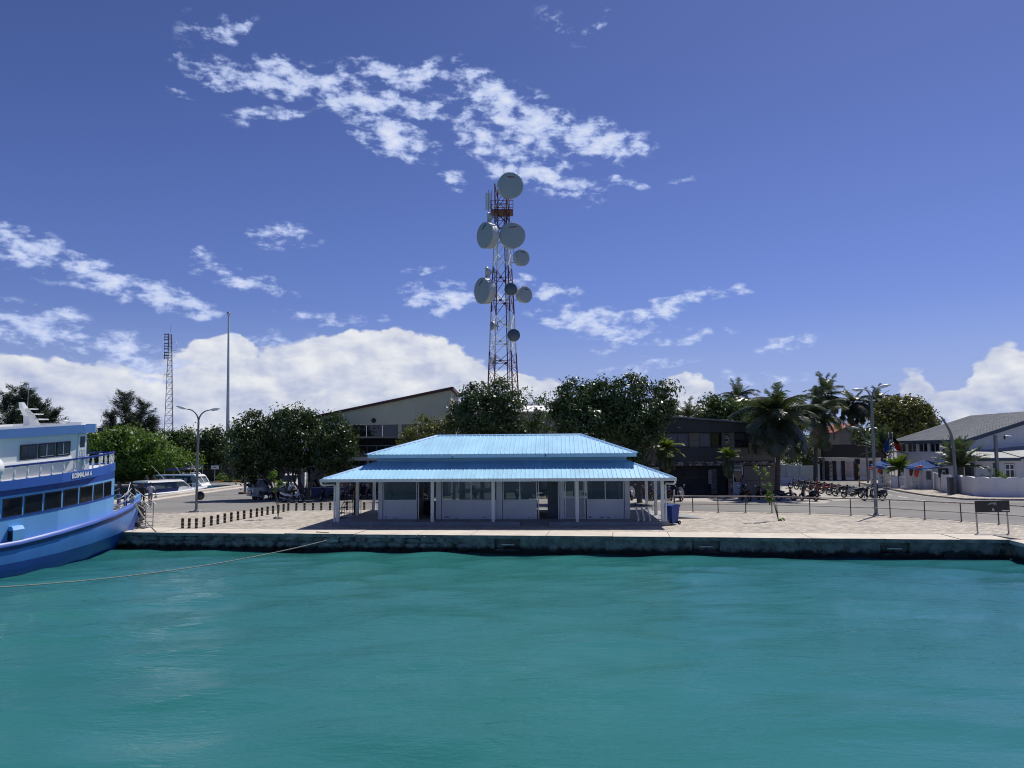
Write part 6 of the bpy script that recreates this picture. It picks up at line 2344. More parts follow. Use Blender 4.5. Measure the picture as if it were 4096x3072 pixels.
def crown_points(lobes, per_m2, clump, leaf_n, hollow=.8):
 """clumps scattered on and in the lobes, leaves scattered round each clump"""
 Ps, Ns = [], []
 for (c, r) in lobes:
  c = np.array(c)
  r = np.array(r)
  area = 4 * PI * ((r[0] * r[1]) ** 1.6 / 3 + (r[0] * r[2]) ** 1.6 / 3 + (r[1] * r[2]) ** 1.6 / 3) ** (1 / 1.6)
  k_ = max(6, int(area * per_m2))
  d = rng.normal(size=(k_, 3))
  d /= np.linalg.norm(d, axis=1, keepdims=True)
  rad = np.where(rng.random((k_, 1)) < .72, rng.uniform(.86, 1.08, (k_, 1)), rng.uniform(.35, .86, (k_, 1)))
  cl = c + d * r * rad
  for q in range(k_):
   m_ = max(5, int(rng.poisson(leaf_n)))
   cs = clump * rng.uniform(.6, 1.35)
   off = rng.normal(size=(m_, 3)) * np.array([cs, cs, cs * .7]) * .55
   Ps.append(cl[q] + off)
   nn = d[q] + off / (np.linalg.norm(off, axis=1, keepdims=True) + 1e-6) * .8
   Ns.append(nn / np.linalg.norm(nn, axis=1, keepdims=True))
 return np.concatenate(Ps), np.concatenate(Ns)


def limbs(mb, base, top_pts, r0, seed=0, fork=.45, lean=(0, 0)):
 """tapered trunk that forks into one limb per lobe"""
 base = Vector(base)
 rnd = random.Random(seed)
 zt = min(p[2] for p in top_pts)
 fk = base + Vector((lean[0], lean[1], max(.8, (zt - base.z) * fork)))
 n = 6
 pts = [base.lerp(fk, i / n) + Vector((rnd.uniform(-.07, .07), rnd.uniform(-.07, .07), 0)) * (1 if 0 < i < n else 0) for i in range(n + 1)]
 mb.tube(pts, r0, 9, radii=[r0 * (1.25 - .55 * i / n) for i in range(n + 1)])
 for tp in top_pts:
  tp = Vector(tp)
  mid = fk.lerp(tp, .5) + Vector((rnd.uniform(-.5, .5), rnd.uniform(-.4, .4), rnd.uniform(0, .5)))
  q = [fk, fk.lerp(mid, .5) + Vector((rnd.uniform(-.15, .15), 0, 0)), mid, mid.lerp(tp, .6), tp]
  mb.tube(q, r0, 7, radii=[r0 * .62, r0 * .48, r0 * .36, r0 * .24, r0 * .08])
  for _ in range(3):
   t = rnd.uniform(.3, .9)
   s_ = mid.lerp(tp, t)
   e_ = s_ + Vector((rnd.uniform(-1, 1), rnd.uniform(-1, 1), rnd.uniform(.1, .9))) * .9
   mb.tube([s_, s_.lerp(e_, .5) + Vector((0, 0, .1)), e_], r0, 5, radii=[r0 * .2, r0 * .13, r0 * .04])


def tree(label, base_px, D, lobes_px, kind, leaf=.26, dens=1.35, clump=.5, leaf_n=26, r0=.16, fork=.45, group=None, name='leafy_tree', trunks=None, base=None):
 """lobes_px: (photo x, photo y, half width px, half height px, depth offset m)"""
 b = base if base is not None else W(base_px[0], base_px[1], D)
 b = Vector((b.x, D, ROADZ))
 t = thing(name, label, 'tree', b, group=group)
 lob, tops = [], []
 for (x, y, hw, hh, dy) in lobes_px:
  c = W(x, y, D + dy) - b
  k_ = (D + dy) / FPX
  r = (hw * k_, (hw + hh) * .5 * k_ * .95, hh * k_)
  lob.append(((c.x, c.y, c.z), r))
  tops.append((c.x, c.y, c.z))
 P, N = crown_points(lob, dens, clump, leaf_n)
 keep = P[:, 2] > .5
 link('crown', leaf_mesh('crown', P[keep], N[keep], leaf, LEAF[kind]), t)
 mb = MB()
 if trunks is None:
  limbs(mb, (0, 0, -.05), tops, r0, seed=len(lob) + int(D), fork=fork)
  mb.build('trunk', WOODB, t)
 else:
  for i, (px, tops_i, ln, rr) in enumerate(trunks):
   mb = MB()
   x0 = W(px, 1990, D).x - b.x
   limbs(mb, (x0, 0, -.05), [tops[j] for j in tops_i], rr, seed=i + 3, fork=fork, lean=ln)
   mb.build('trunk', WOODB, t)
 return t


# ---- big dark trees by the shops (west cluster)
CG = 'dark trees between the road and the buildings'
tree('low dark spreading tree at the west end beside the flagpole and pickup', (1010, 1990), 66,
     [(975, 1770, 62, 78, 0), (1040, 1800, 80, 85, .5), (955, 1850, 48, 60, -.5), (1015, 1672, 32, 38, .5), (1075, 1740, 60, 70, 1), (960, 1718, 26, 34, .6), (1000, 1890, 50, 34, 0), (1090, 1850, 50, 52, .4)],
     'dark', .27, 2.3, .50, 46, .15, .5, CG, trunks=[(1148, (1, 4), (.1, 0), .15), (1100, (0, 2, 3, 5, 6, 7), (-.3, 0), .13)])
tree('tallest dark tree of the western cluster rising before the cream gable', (1200, 1990), 66.5,
     [(1178, 1672, 72, 55, 0), (1130, 1735, 78, 70, -.3), (1215, 1755, 80, 72, .3), (1150, 1815, 80, 58, 0), (1235, 1680, 36, 44, .5), (1105, 1690, 30, 26, .3), (1190, 1855, 55, 34, .2)],
     'dark', .27, 2.3, .50, 46, .15, .5, CG, trunks=[(1222, (0, 1, 4), (-.9, 0), .13), (1218, (2, 3, 5, 6), (-1.0, .2), .11)])
tree('rounded dark tree beside the yellow telephone notice', (1240, 1990), 65,
     [(1335, 1735, 55, 60, 0), (1365, 1800, 52, 58, .2), (1320, 1835, 62, 45, -.4), (1345, 1680, 26, 26, .3), (1285, 1760, 45, 55, .2), (1390, 1735, 24, 32, 0), (1345, 1870, 52, 24, -.3)],
     'dark', .27, 2.3, .50, 46, .14, .6, CG, trunks=[(1232, (0, 1, 2, 3, 4, 5, 6), (.25, 0), .17)])
# ---- trees behind the terminal
tree('thin yellowish tree with sparse leaves before the cream wall', (1690, 1985), 64,
     [(1665, 1710, 46, 52, 0), (1735, 1725, 60, 42, .5), (1640, 1755, 50, 34, 0), (1700, 1760, 60, 30, 0), (1760, 1690, 36, 34, .4)],
     'yellow', .25, 1.5, .42, 26, .11, .5, CG)
tree('broad dark tree before the foot of the telecom tower', (1930, 1990), 63,
     [(1915, 1600, 72, 62, 0), (1990, 1590, 68, 66, .4), (1870, 1680, 72, 70, -.3), (1960, 1690, 95, 62, 0), (2040, 1665, 60, 66, .6), (1850, 1650, 42, 50, 0), (2020, 1725, 80, 40, 0), (1880, 1725, 80, 36, 0)],
     'dark', .28, 2.2, .5, 44, .17, .5, CG)
tree('lighter sparse tree in front of the white roof', (2120, 1990), 65,
     [(2110, 1690, 58, 55, 0), (2165, 1640, 42, 60, .5), (2150, 1715, 62, 42, 0), (2095, 1600, 30, 46, .6), (2200, 1690, 36, 56, .2)],
     'mid', .25, 1.4, .42, 24, .12, .5, CG)
tree('very large dark tree behind the east end of the terminal', (2400, 1990), 60,
     [(2310, 1590, 75, 75, 0), (2395, 1600, 72, 82, .5), (2270, 1680, 62, 75, 0), (2350, 1700, 100, 70, -.5), (2430, 1690, 62, 80, 0), (2370, 1545, 34, 30, .3), (2240, 1640, 36, 42, .3), (2440, 1610, 36, 40, .8)],
     'dark', .29, 2.2, .52, 46, .2, .45, CG)
tree('tall dark tree overhanging the charcoal building', (2560, 1990), 59,
     [(2520, 1570, 66, 72, 0), (2650, 1590, 52, 58, .4), (2590, 1650, 78, 66, 0), (2510, 1700, 60, 90, 0), (2570, 1760, 50, 70, -.2), (2610, 1720, 40, 50, .2), (2535, 1830, 46, 40, -.2), (2480, 1640, 50, 60, .2), (2660, 1640, 34, 40, .3), (2565, 1545, 28, 28, .3)],
     'dark', .29, 2.2, .5, 46, .19, .4, CG)

# ---- background greenery on the west, across the harbour
BG_ = 'green trees on the far side of the harbour'
tree('bright green bushy tree just behind the ferry bow rail', (480, 1915), 106, [(430, 1790, 95, 70, 0), (520, 1770, 80, 60, 1), (470, 1850, 110, 55, 0), (385, 1840, 70, 70, 2)], 'bright', .46, 1.2, .85, 40, .2, .4, BG_)
tree('bright green tree behind the distant double lamp', (620, 1915), 104, [(600, 1790, 75, 55, 1), (640, 1840, 85, 52, 0), (560, 1840, 70, 60, 0), (600, 1870, 110, 30, 0)], 'bright', .46, 1.2, .85, 40, .2, .4, BG_)
tree('low bright green tree above the blue tarpaulin', (730, 1910), 101, [(720, 1835, 70, 40, 0), (770, 1842, 48, 36, .5), (675, 1845, 50, 36, .5)], 'bright', .40, .8, .7, 24, .16, .4, BG_)
tree('dull green tree crown under the slim lattice mast', (730, 1910), 116, [(690, 1775, 60, 45, 0), (750, 1770, 55, 48, 0), (720, 1810, 80, 40, -1)], 'mid', .46, 1.2, .85, 36, .2, .4, BG_)
tree('very dark round tree left of the flagpole', (845, 1910), 112, [(850, 1750, 46, 38, 0), (838, 1800, 44, 50, 0), (880, 1795, 34, 44, 0), (856, 1845, 50, 34, 0)], 'dark', .44, 1.5, .75, 40, .2, .4, BG_)
tree('mid green tree crown behind the flagpole', (930, 1905), 122, [(925, 1790, 46, 44, 0), (960, 1770, 40, 50, 0), (940, 1840, 66, 36, 0)], 'mid', .46, 1.2, .85, 36, .2, .4, BG_)
tree('shaded green tree hidden behind the ferry wheelhouse', (250, 1915), 108, [(240, 1800, 110, 70, 0), (120, 1810, 110, 70, 0), (330, 1820, 70, 70, 0)], 'mid', .46, 1.1, .85, 34, .2, .4, BG_)
tree('dark low tree mass beyond the yellow kiosk', (1050, 1905), 124, [(1010, 1830, 70, 50, 0), (1110, 1840, 80, 46, 0), (1180, 1850, 60, 40, 0)], 'dark', .42, .8, .8, 24, .2, .4, BG_)
# hedge-like far greenery closing the view
tree('far dull green tree closing the view beyond the lattice mast', (600, 1900), 150, [(560, 1800, 90, 40, 0), (680, 1800, 90, 36, 0), (800, 1805, 90, 36, 0), (920, 1810, 80, 36, 0)], 'mid', .6, .5, 1.2, 24, .2, .4, BG_)
tree('far dull green tree beyond the ferry superstructure', (200, 1900), 150, [(80, 1805, 110, 40, 0), (230, 1805, 110, 40, 0), (380, 1805, 100, 40, 0)], 'mid', .6, .5, 1.2, 24, .2, .4, BG_)
# ---- background greenery on the east
EG = 'trees behind the buildings on the east'
tree('leafy mid green tree with a notched top behind the charcoal roof', (2860, 1900), 88, [(2845, 1605, 34, 32, 0), (2830, 1660, 60, 45, 0), (2905, 1640, 55, 50, 0), (2960, 1660, 50, 42, .5), (2880, 1700, 110, 40, 0)], 'mid', .38, 1.5, .65, 38, .2, .5, EG)
tree('mid green tree crown rising behind the drooping palm', (3020, 1900), 92, [(3020, 1660, 60, 46, 0), (3080, 1650, 60, 50, 0), (3050, 1720, 90, 60, 0), (3150, 1690, 60, 60, 0)], 'mid', .38, 1.5, .65, 38, .2, .5, EG)
tree('big rounded yellow green mango tree behind the gate', (3610, 1915), 104, [(3610, 1655, 92, 66, 0), (3555, 1690, 66, 56, -.5), (3670, 1690, 66, 58, 0), (3610, 1715, 110, 52, -.8), (3570, 1635, 50, 40, 0), (3655, 1640, 52, 42, 0)], 'mango', .44, 2.0, .66, 40, .3, .4, EG)
tree('dark green tree under the mango tree beside the lamp post', (3480, 1915), 99, [(3480, 1760, 46, 44, 0), (3530, 1775, 46, 36, 0), (3445, 1740, 36, 40, .5), (3500, 1800, 60, 30, 0)], 'dark', .36, 1.0, .6, 26, .18, .4, EG)
tree('dark green tree behind the long grey roof ridge', (3740, 1900), 106, [(3740, 1690, 32, 22, 0), (3720, 1730, 70, 40, 0), (3700, 1700, 40, 30, 0)], 'dark', .38, .9, .6, 24, .2, .4, EG)
tree('olive green tree between the palms and the shop', (3215, 1915), 99, [(3190, 1800, 50, 70, 0), (3240, 1820, 46, 60, 0), (3160, 1830, 46, 50, 0), (3260, 1765, 36, 46, 0)], 'mid', .36, .9, .6, 24, .18, .4, EG)
tree('far green tree closing the view behind the white hall', (3900, 1900), 130, [(3900, 1770, 120, 40, 0), (4040, 1770, 110, 40, 0)], 'mid', .55, .5, 1.1, 22, .2, .4, EG)
tree('far green tree closing the view behind the charcoal building', (2700, 1900), 125, [(2560, 1760, 110, 60, 0), (2720, 1740, 100, 60, 0), (2350, 1780, 120, 50, 0), (3200, 1790, 100, 40, 0), (3340, 1780, 90, 40, 0)], 'mid', .55, .5, 1.1, 22, .2, .4, EG)


# ---- casuarinas
def casuarina(label, base_px, D, top_px, spread_px, seed, extra=()):
 b = W(base_px[0], base_px[1], D)
 b = Vector((b.x, D, ROADZ))
 t = thing('casuarina_tree', label, 'tree', b, group='feathery casuarina trees')
 rnd = random.Random(seed)
 k_ = D / FPX
 mb = MB()
 Ps, Ax = [], []
 stems = [(W(*top_px, D) - b, spread_px * k_)] + [(W(x, y, D) - b, s * k_) for (x, y, s) in extra]
 for si, (tp, spr) in enumerate(stems):
  st = Vector((rnd.uniform(-.4, .4), 0, 0)) if si == 0 else Vector((tp.x * .35, 0, 2))
  n = 10
  pts = [st.lerp(tp, i / n) + Vector((rnd.uniform(-.12, .12), rnd.uniform(-.12, .12), 0)) for i in range(n + 1)]
  mb.tube(pts, .2, 7, radii=[.22 * (1 - .93 * i / n) for i in range(n + 1)])
  nb = 66 if si == 0 else 44
  for i in range(nb):
   u = .16 + .82 * i / nb
   p = st.lerp(tp, u)
   L = spr * (1.08 - u) * rnd.uniform(.65, 1.2) + .5
   a = rnd.uniform(0, 2 * PI)
   up = rnd.uniform(.15, .75)
   d = Vector((math.cos(a), math.sin(a), up)).normalized()
   e = p + d * L
   mid = p.lerp(e, .55) + Vector((0, 0, -.08 * L))
   tip = e + Vector((0, 0, .12 * L))
   mb.tube([p, mid, tip], .03, 4, radii=[.05, .03, .008], cap=False)
   for j in range(int(34 + L * 40)):
    s_ = rnd.uniform(.12, 1.0)
    q = (p.lerp(mid, s_ / .55) if s_ < .55 else mid.lerp(tip, (s_ - .55) / .45))
    o = Vector((rnd.gauss(0, .16), rnd.gauss(0, .16), rnd.gauss(.02, .13))) * (1 + .35 * L * (1 - abs(s_ - .5)))
    dirn = (d * 1.1 + Vector((rnd.gauss(0, .5), rnd.gauss(0, .5), rnd.gauss(.1, .5))))
    Ps.append(q + o)
    Ax.append(dirn.normalized())
 P = np.array([tuple(p) for p in Ps])
 A = np.array([tuple(p) for p in Ax])
 n = len(P)
 sd = np.cross(A, rng.normal(size=(n, 3)))
 sd /= np.linalg.norm(sd, axis=1, keepdims=True)
 L = rng.uniform(.28, .62, (n, 1))
 w = .032
 V = np.stack([P - A * L / 2 - sd * w, P - A * L / 2 + sd * w, P + A * L / 2 + sd * w * .5, P + A * L / 2 - sd * w * .5], 1).reshape(-1, 3)
 link('crown', meshdata('crown', V, np.arange(n * 4).reshape(n, 4), LEAF['needle']), t)
 mb.build('trunk', WOODB, t)


casuarina('wide feathery casuarina behind the ferry radar mast', (110, 1915), 108, (70, 1545), 190, 5, ((160, 1590, 150), (10, 1570, 140), (230, 1640, 120), (110, 1560, 130)))
casuarina('feathery casuarina with a pointed leader behind the bright green trees', (520, 1915), 112, (497, 1565), 150, 9, ((575, 1600, 120), (440, 1650, 110), (610, 1670, 90)))


# ---- palms: every frond a part, sharing a few meshes
def frond_mesh(name, L, up, droop, m, pairs=38, ll=.62, lw=.045, hang=.75, fold=.3, seed=0, stiff=False):
 rnd = random.Random(seed)
 n = 14
 pts, dirs = [Vector((0, 0, 0))], []
 for i in range(n):
  u = i / n
  a = up - (up - droop) * (u ** (1.15 if not stiff else 1.6))
  d = Vector((math.cos(a), 0, math.sin(a)))
  dirs.append(d)
  pts.append(pts[-1] + d * (L / n))
 mb = MB()
 mb.tube(pts, .03, 4, m=1, radii=[.045 * (1 - .85 * i / n) for i in range(n + 1)], cap=False)
 for i in range(pairs):
  u = .12 + .87 * i / pairs
  f = u * n
  j = min(int(f), n - 1)
  p = pts[j].lerp(pts[j + 1], f - j)
  d = dirs[j]
  prof = (math.sin(min(1.0, u * 1.25 + .08) * PI) ** .55) if u < .72 else (1 - (u - .72) / .33) * .95
  for s in (-1, 1):
   l = L * .30 * ll / .62 * max(.25, prof) * rnd.uniform(.85, 1.12)
   side = Vector((0, s, 0))
   upv = Vector((-d.z, 0, d.x))
   dr = (side * .9 + d * .55 + upv * fold).normalized()
   mid = p + dr * l * .5 + Vector((0, 0, -hang * l * .12)) + Vector((rnd.uniform(-.03, .03), 0, rnd.uniform(-.03, .03)))
   dr2 = (dr + Vector((0, 0, -hang * 1.3))).normalized()
   tip = mid + dr2 * l * .52
   w = d * lw * .5 * 1.1
   mb._add([p - w, p + w, mid + w * .9, mid - w * .9, tip], [(0, 1, 2, 3), (3, 2, 4)], 0)
 return mb.mesh(name, [m, WOODB])


def palm(label, base_px, D, crown_px, fronds, trunk_r=(.17, .11), group='coconut palms', cat='palm tree', name='palm_tree', rings=True, lean=0, seed=0, nuts=0, basez=ROADZ, base=None):
 """fronds: list of (mesh list, count, (min,max) elevation of the set in degrees, scale)"""
 b = base if base is not None else W(base_px[0], base_px[1], D)
 b = Vector((b.x, D, basez))
 c = W(crown_px[0], crown_px[1], D) - b
 t = thing(name, label, cat, b, group=group)
 rnd = random.Random(seed)
 n = 14
 pts = []
 for i in range(n + 1):
  u = i / n
  pts.append(Vector((c.x * (u ** 1.4) + lean * math.sin(u * PI), 0, c.z * u)))
 rad = [trunk_r[0] * 1.35 if i == 0 else (trunk_r[0] + (trunk_r[1] - trunk_r[0]) * i / n) * (1.05 if i % 2 else .95) for i in range(n + 1)]
 MB().tube(pts, .1, 10, radii=rad).build('trunk', WOODB, t)
 top = pts[-1]
 for (meshes, cnt, (e0, e1), s) in fronds:
  off = rnd.uniform(0, 6.28)
  for i in range(cnt):
   o = link('frond', rnd.choice(meshes), t, top + Vector((0, 0, rnd.uniform(-.12, .12))))
   az = off + 2 * PI * i / cnt + rnd.uniform(-.25, .25)
   el = R(rnd.uniform(e0, e1))
   o.rotation_mode = 'XYZ'
   o.rotation_euler = (rnd.uniform(-.25, .25), -el, az)
   q = s * rnd.uniform(.85, 1.12)
   o.scale = (q, q, q)
 for i in range(nuts):
  a = rnd.uniform(0, 6.28)
  MB().ell((0, 0, 0), (.13, .13, .16), 8, 6).build('coconut', LEAF['palm'], t, top + Vector((.25 * math.cos(a), .25 * math.sin(a), -.25)))
 return t


coco = [frond_mesh('frond', 4.2, R(20), R(-62), LEAF['palm'], 52, .70, .085, 1.0, .15, s) for s in range(3)]
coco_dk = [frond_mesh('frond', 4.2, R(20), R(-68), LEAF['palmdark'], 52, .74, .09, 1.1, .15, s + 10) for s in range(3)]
coco_up = [frond_mesh('frond', 3.4, R(20), R(-12), LEAF['palm'], 34, .6, .07, .55, .3, s + 20) for s in range(2)]
coco_st = [frond_mesh('frond', 3.9, R(0), R(-75), LEAF['straw'], 38, .62, .07, 1.0, .1, 31)]
yng = [frond_mesh('frond', 1.9, R(25), R(-45), LEAF['palmbright'], 24, .85, .085, .5, .35, s + 40) for s in range(3)]
ydr = [frond_mesh('frond', 1.9, R(0), R(-80), LEAF['palm'], 24, .6, .07, .9, .2, 50)]
date = [frond_mesh('frond', 2.7, R(12), R(-22), LEAF['date'], 46, .42, .05, .25, .5, s + 60, True) for s in range(3)]
fan = [frond_mesh('frond', 1.5, R(15), R(-30), LEAF['palmbright'], 12, 1.25, .16, .5, .2, s + 70) for s in range(2)]

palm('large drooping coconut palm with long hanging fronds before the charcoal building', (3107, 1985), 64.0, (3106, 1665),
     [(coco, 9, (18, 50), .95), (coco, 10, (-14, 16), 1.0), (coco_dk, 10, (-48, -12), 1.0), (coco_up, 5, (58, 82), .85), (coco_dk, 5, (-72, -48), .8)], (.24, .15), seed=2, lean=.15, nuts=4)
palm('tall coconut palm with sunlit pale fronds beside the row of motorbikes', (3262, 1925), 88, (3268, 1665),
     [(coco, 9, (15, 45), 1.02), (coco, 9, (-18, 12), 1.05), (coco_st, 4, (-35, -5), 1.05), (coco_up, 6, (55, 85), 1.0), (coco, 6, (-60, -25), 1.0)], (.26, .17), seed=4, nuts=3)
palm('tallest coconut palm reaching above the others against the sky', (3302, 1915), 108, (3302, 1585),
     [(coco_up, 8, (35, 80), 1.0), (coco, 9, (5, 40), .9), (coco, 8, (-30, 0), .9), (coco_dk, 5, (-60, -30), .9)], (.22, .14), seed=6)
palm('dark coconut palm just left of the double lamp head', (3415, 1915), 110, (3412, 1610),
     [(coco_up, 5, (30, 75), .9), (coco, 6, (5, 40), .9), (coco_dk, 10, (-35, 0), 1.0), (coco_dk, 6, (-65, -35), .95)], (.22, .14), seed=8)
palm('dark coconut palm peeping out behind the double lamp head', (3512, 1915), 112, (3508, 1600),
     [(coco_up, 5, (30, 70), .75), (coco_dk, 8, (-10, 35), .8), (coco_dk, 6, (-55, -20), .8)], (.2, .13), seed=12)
palm('wind bent coconut palm rising behind the leafy trees', (2965, 1915), 98, (2950, 1590),
     [(coco_dk, 7, (0, 45), .72), (coco_up, 5, (35, 80), .8), (coco_dk, 6, (-40, -5), .75)], (.2, .13), seed=14)
palm('short palm with yellow green fronds just above the charcoal roof', (2755, 1900), 84, (2755, 1672),
     [(coco_up, 7, (30, 80), .72), (coco, 6, (5, 40), .6)], (.2, .14), seed=16)
palm('small dark palm top between the big tree and charcoal roof', (2690, 1900), 86, (2690, 1668),
     [(coco_up, 6, (20, 70), .6), (coco_dk, 5, (-5, 30), .55)], (.2, .14), seed=17)
palm('dark low palm behind the black fascia beside the bowed street lamp', (3440, 1915), 101, (3440, 1765),
     [(coco_up, 6, (25, 75), .62), (coco, 6, (0, 30), .6)], (.2, .14), seed=18)
palm('small bright palm nearest the terminal before the charcoal building', (2655, 1985), 65.0, (2664, 1806), [(yng, 8, (15, 50), .85), (yng, 8, (-15, 15), .9), (yng, 4, (60, 85), .75), (ydr, 7, (-60, -20), 1.0)], (.10, .07),
     'small palms before the charcoal building', seed=20)
palm('small bright palm beside the white door of the charcoal building', (2918, 1985), 64.4, (2915, 1835), [(yng, 7, (25, 60), .65), (yng, 6, (0, 25), .62), (ydr, 8, (-80, -35), .9)], (.11, .08),
     'small palms before the charcoal building', seed=22)
palm('stout date palm with feathery upright fronds behind the white wall', (3838, 1955), 68.5, (3838, 1868),
     [(date, 12, (58, 85), 1.05), (date, 14, (35, 62), 1.08), (date, 13, (12, 38), 1.02), (date, 10, (-10, 14), .9)], (.34, .34), 'date palms at the white hall', seed=24, basez=.03)
palm('green date palm behind the flags and first gate shelter', (3537, 1955), 84, (3535, 1812),
     [(date, 12, (50, 85), 1.1), (date, 12, (22, 52), 1.1), (date, 10, (-12, 24), 1.0)], (.3, .3), 'date palms at the white hall', seed=26)
palm('low fan leaved palm between the two gate shelters', (3592, 1955), 76, (3598, 1872), [(fan, 8, (15, 70), 1.05), (fan, 7, (-20, 20), 1.0)], (.12, .1), 'date palms at the white hall', seed=28)


# ---- shrubs along the far verge
def shrub(label, c, w, h, kind, group, n=260, cat='shrub', leaf=.26):
 t = thing('verge_shrub', label, cat, c, group=group)
 lob = [((random.uniform(-w * .3, w * .3), 0, h * .5), (w * .5, w * .35, h * .5)), ((random.uniform(-w * .4, w * .4), 0, h * .6), (w * .3, w * .25, h * .42))]
 P, N = crown_points(lob, 2.2, .3, 12)
 keep = P[:, 2] > .03
 link('foliage', leaf_mesh('foliage', P[keep], N[keep], leaf, LEAF[kind], .35, -.4), t)
 mb = MB()
 for i in range(5):
  mb.tube([(0, 0, 0), (random.uniform(-w * .4, w * .4), random.uniform(-.2, .2), h * .8)], .02, 4, radii=[.025, .008])
 mb.build('stems', WOODB, t)


spots = [(475, 'west of all, nearest the ferry bow'), (520, 'second from the ferry bow'), (560, 'third from the ferry bow'), (610, 'before the distant lamp post'),
         (905, 'just beyond the speedboat bow'), (950, 'second beyond the speedboat bow'), (985, 'third beyond the speedboat bow'), (1020, 'nearest the lamp beside the pickup')]
for i, (px, w_) in enumerate(spots):
 c = W(px, 1915, 105.6)
 shrub('yellow green verge shrub ' + w_, (c.x, 105.6, ROADZ), random.uniform(1.5, 2.4), random.uniform(.9, 1.45), 'yellow' if i % 2 else 'bright', 'shrubs along the far verge')
c = W(4010, 1915, 66.6)
shrub('bright yellow green shrub peeping over the white perimeter wall', (c.x, 66.6, 0), 2.4, 1.75, 'bright', None, leaf=.3)

# ---- saplings on the quay
def sapling(label, base_px, stems, leaf, kind, collar=True):
 b = G(*base_px)
 t = thing('sapling', label, 'sapling', b, group='young trees planted on the quay')
 D = b.y
 mb = MB()
 Ps, Ns = [], []
 for (pts, r, clumps) in stems:
  P = [Vector((0, 0, 0))] + [W(x, y, D) - b for x, y in pts]
  for i, p in enumerate(P[1:]):
   p.y += .06 * math.sin(i * 2.1 + r * 90)
  mb.tube(P, r, 6, radii=[r * (1 - .7 * i / (len(P) - 1)) for i in range(len(P))])
  for (x, y, rr, n_) in clumps:
   c = np.array(tuple(W(x, y, D) - b))
   k_ = D / FPX
   off = rng.normal(size=(n_, 3)) * rr * k_ * .5
   Ps.append(c + off)
   q = off + np.array([0, 0, .08])
   Ns.append(q / (np.linalg.norm(q, axis=1, keepdims=True) + 1e-6))
 mb.build('stem', WOODB, t)
 P, N = np.concatenate(Ps), np.concatenate(Ns)
 link('foliage', leaf_mesh('foliage', P, N, leaf, LEAF[kind], .62, .1), t)
 if collar:
  m_ = MB()
  for i in range(7):
   a = i * .9
   m_.ell((.17 * math.cos(a), .13 * math.sin(a), .04), (.12, .10, .09), 7, 5)
  m_.build('stone_collar', CONC, t)
 return t


sapling('slender sapling with two leaf tufts in a stone collar near the bollards', (1112, 2074),
  [([(1110, 2040), (1106, 1995), (1102, 1975), (1096, 1940), (1088, 1900)], .028, [(1088, 1895, 15, 40), (1096, 1903, 12, 26), (1078, 1908, 9, 16), (1100, 1930, 8, 10), (1092, 1922, 8, 10)]),
         ([(1113, 2030), (1106, 1975), (1112, 1955), (1120, 1940)], .022, [(1120, 1938, 17, 44), (1128, 1930, 12, 26), (1104, 1958, 11, 22), (1112, 1945, 12, 22)]),
         ([(1116, 2035), (1110, 1990)], .016, [(1100, 1962, 9, 14)])], .17, 'bright')
t = sapling('spindly multi stemmed sapling leaning left on the open quay', (3114, 2083),
   [([(3098, 2020), (3072, 1975), (3056, 1930), (3035, 1895), (3024, 1870)], .022, [(3025, 1872, 10, 22), (3036, 1890, 9, 14), (3051, 1914, 6, 8), (3057, 1943, 9, 14)]),
             ([(3100, 2010), (3085, 1965), (3072, 1930), (3065, 1895), (3059, 1875)], .02, [(3059, 1880, 11, 22), (3066, 1899, 12, 30), (3074, 1935, 8, 12), (3082, 1945, 8, 14), (3078, 1965, 10, 14)]),
             ([(3106, 2020), (3105, 1995)], .016, [(3085, 1990, 14, 40), (3078, 1998, 14, 40), (3070, 1985, 10, 22)]),
             ([(3110, 2030), (3108, 1990)], .014, [(3124, 2078, 10, 26)])], .15, 'bright', False)
# ================================================================== blue ferry lying bow to the quay
FB = Vector((-19.7, 40.3, WATERZ * 0))
FA, FR = Vector((-.3, -.954, 0)), Vector((.954, -.3, 0))
ferry = thing('ferry_boat', 'large blue and white ferry with baluster railing moored bow to the quay', 'ferry', FB, -math.asin(.3))
HBC = [(0, 0), (.8, .45), (1.5, .8), (3, 1.5), (5, 2.25), (7, 2.65), (9, 2.75), (22, 2.75)]
HSC = [(2.75, 1.13), (3.6, 1.52), (5, 2.0), (7, 2.4), (9, 2.5), (21, 2.5)]
HDC = [(2.1, .5), (3, 1.1), (5, 2.1), (7, 2.58), (9, 2.7), (21.5, 2.7)]
WLC = [(1.4, 0), (3.2, .75), (5, 1.7), (7, 2.4), (9, 2.6), (22, 2.65)]
ZGC = [(0, 1.62), (.9, 1.36), (3, 1.12), (4.7, .98), (7.1, .73), (8.6, .56), (10, .46), (14, .36), (22, .45)]


def itp(c, s):
 for (a, b), (a2, b2) in zip(c[:-1], c[1:]):
  if s <= a2:
   t = max(0, (s - a) / (a2 - a))
   return b + (b2 - b) * t
 return c[-1][1]


def on_curve(px, cv):
 x, y, _ = ray(px, 1900)
 k_ = x / y
 for (s0, w0), (s1, w1) in zip(cv[:-1], cv[1:]):
  f0, f1 = FB + FA * s0 + FR * w0, FB + FA * s1 + FR * w1
  g0, g1 = f0.x - k_ * f0.y, f1.x - k_ * f1.y
  if g0 * g1 <= 0:
   t = g0 / (g0 - g1)
   return s0 + (s1 - s0) * t, w0 + (w1 - w0) * t
 return None


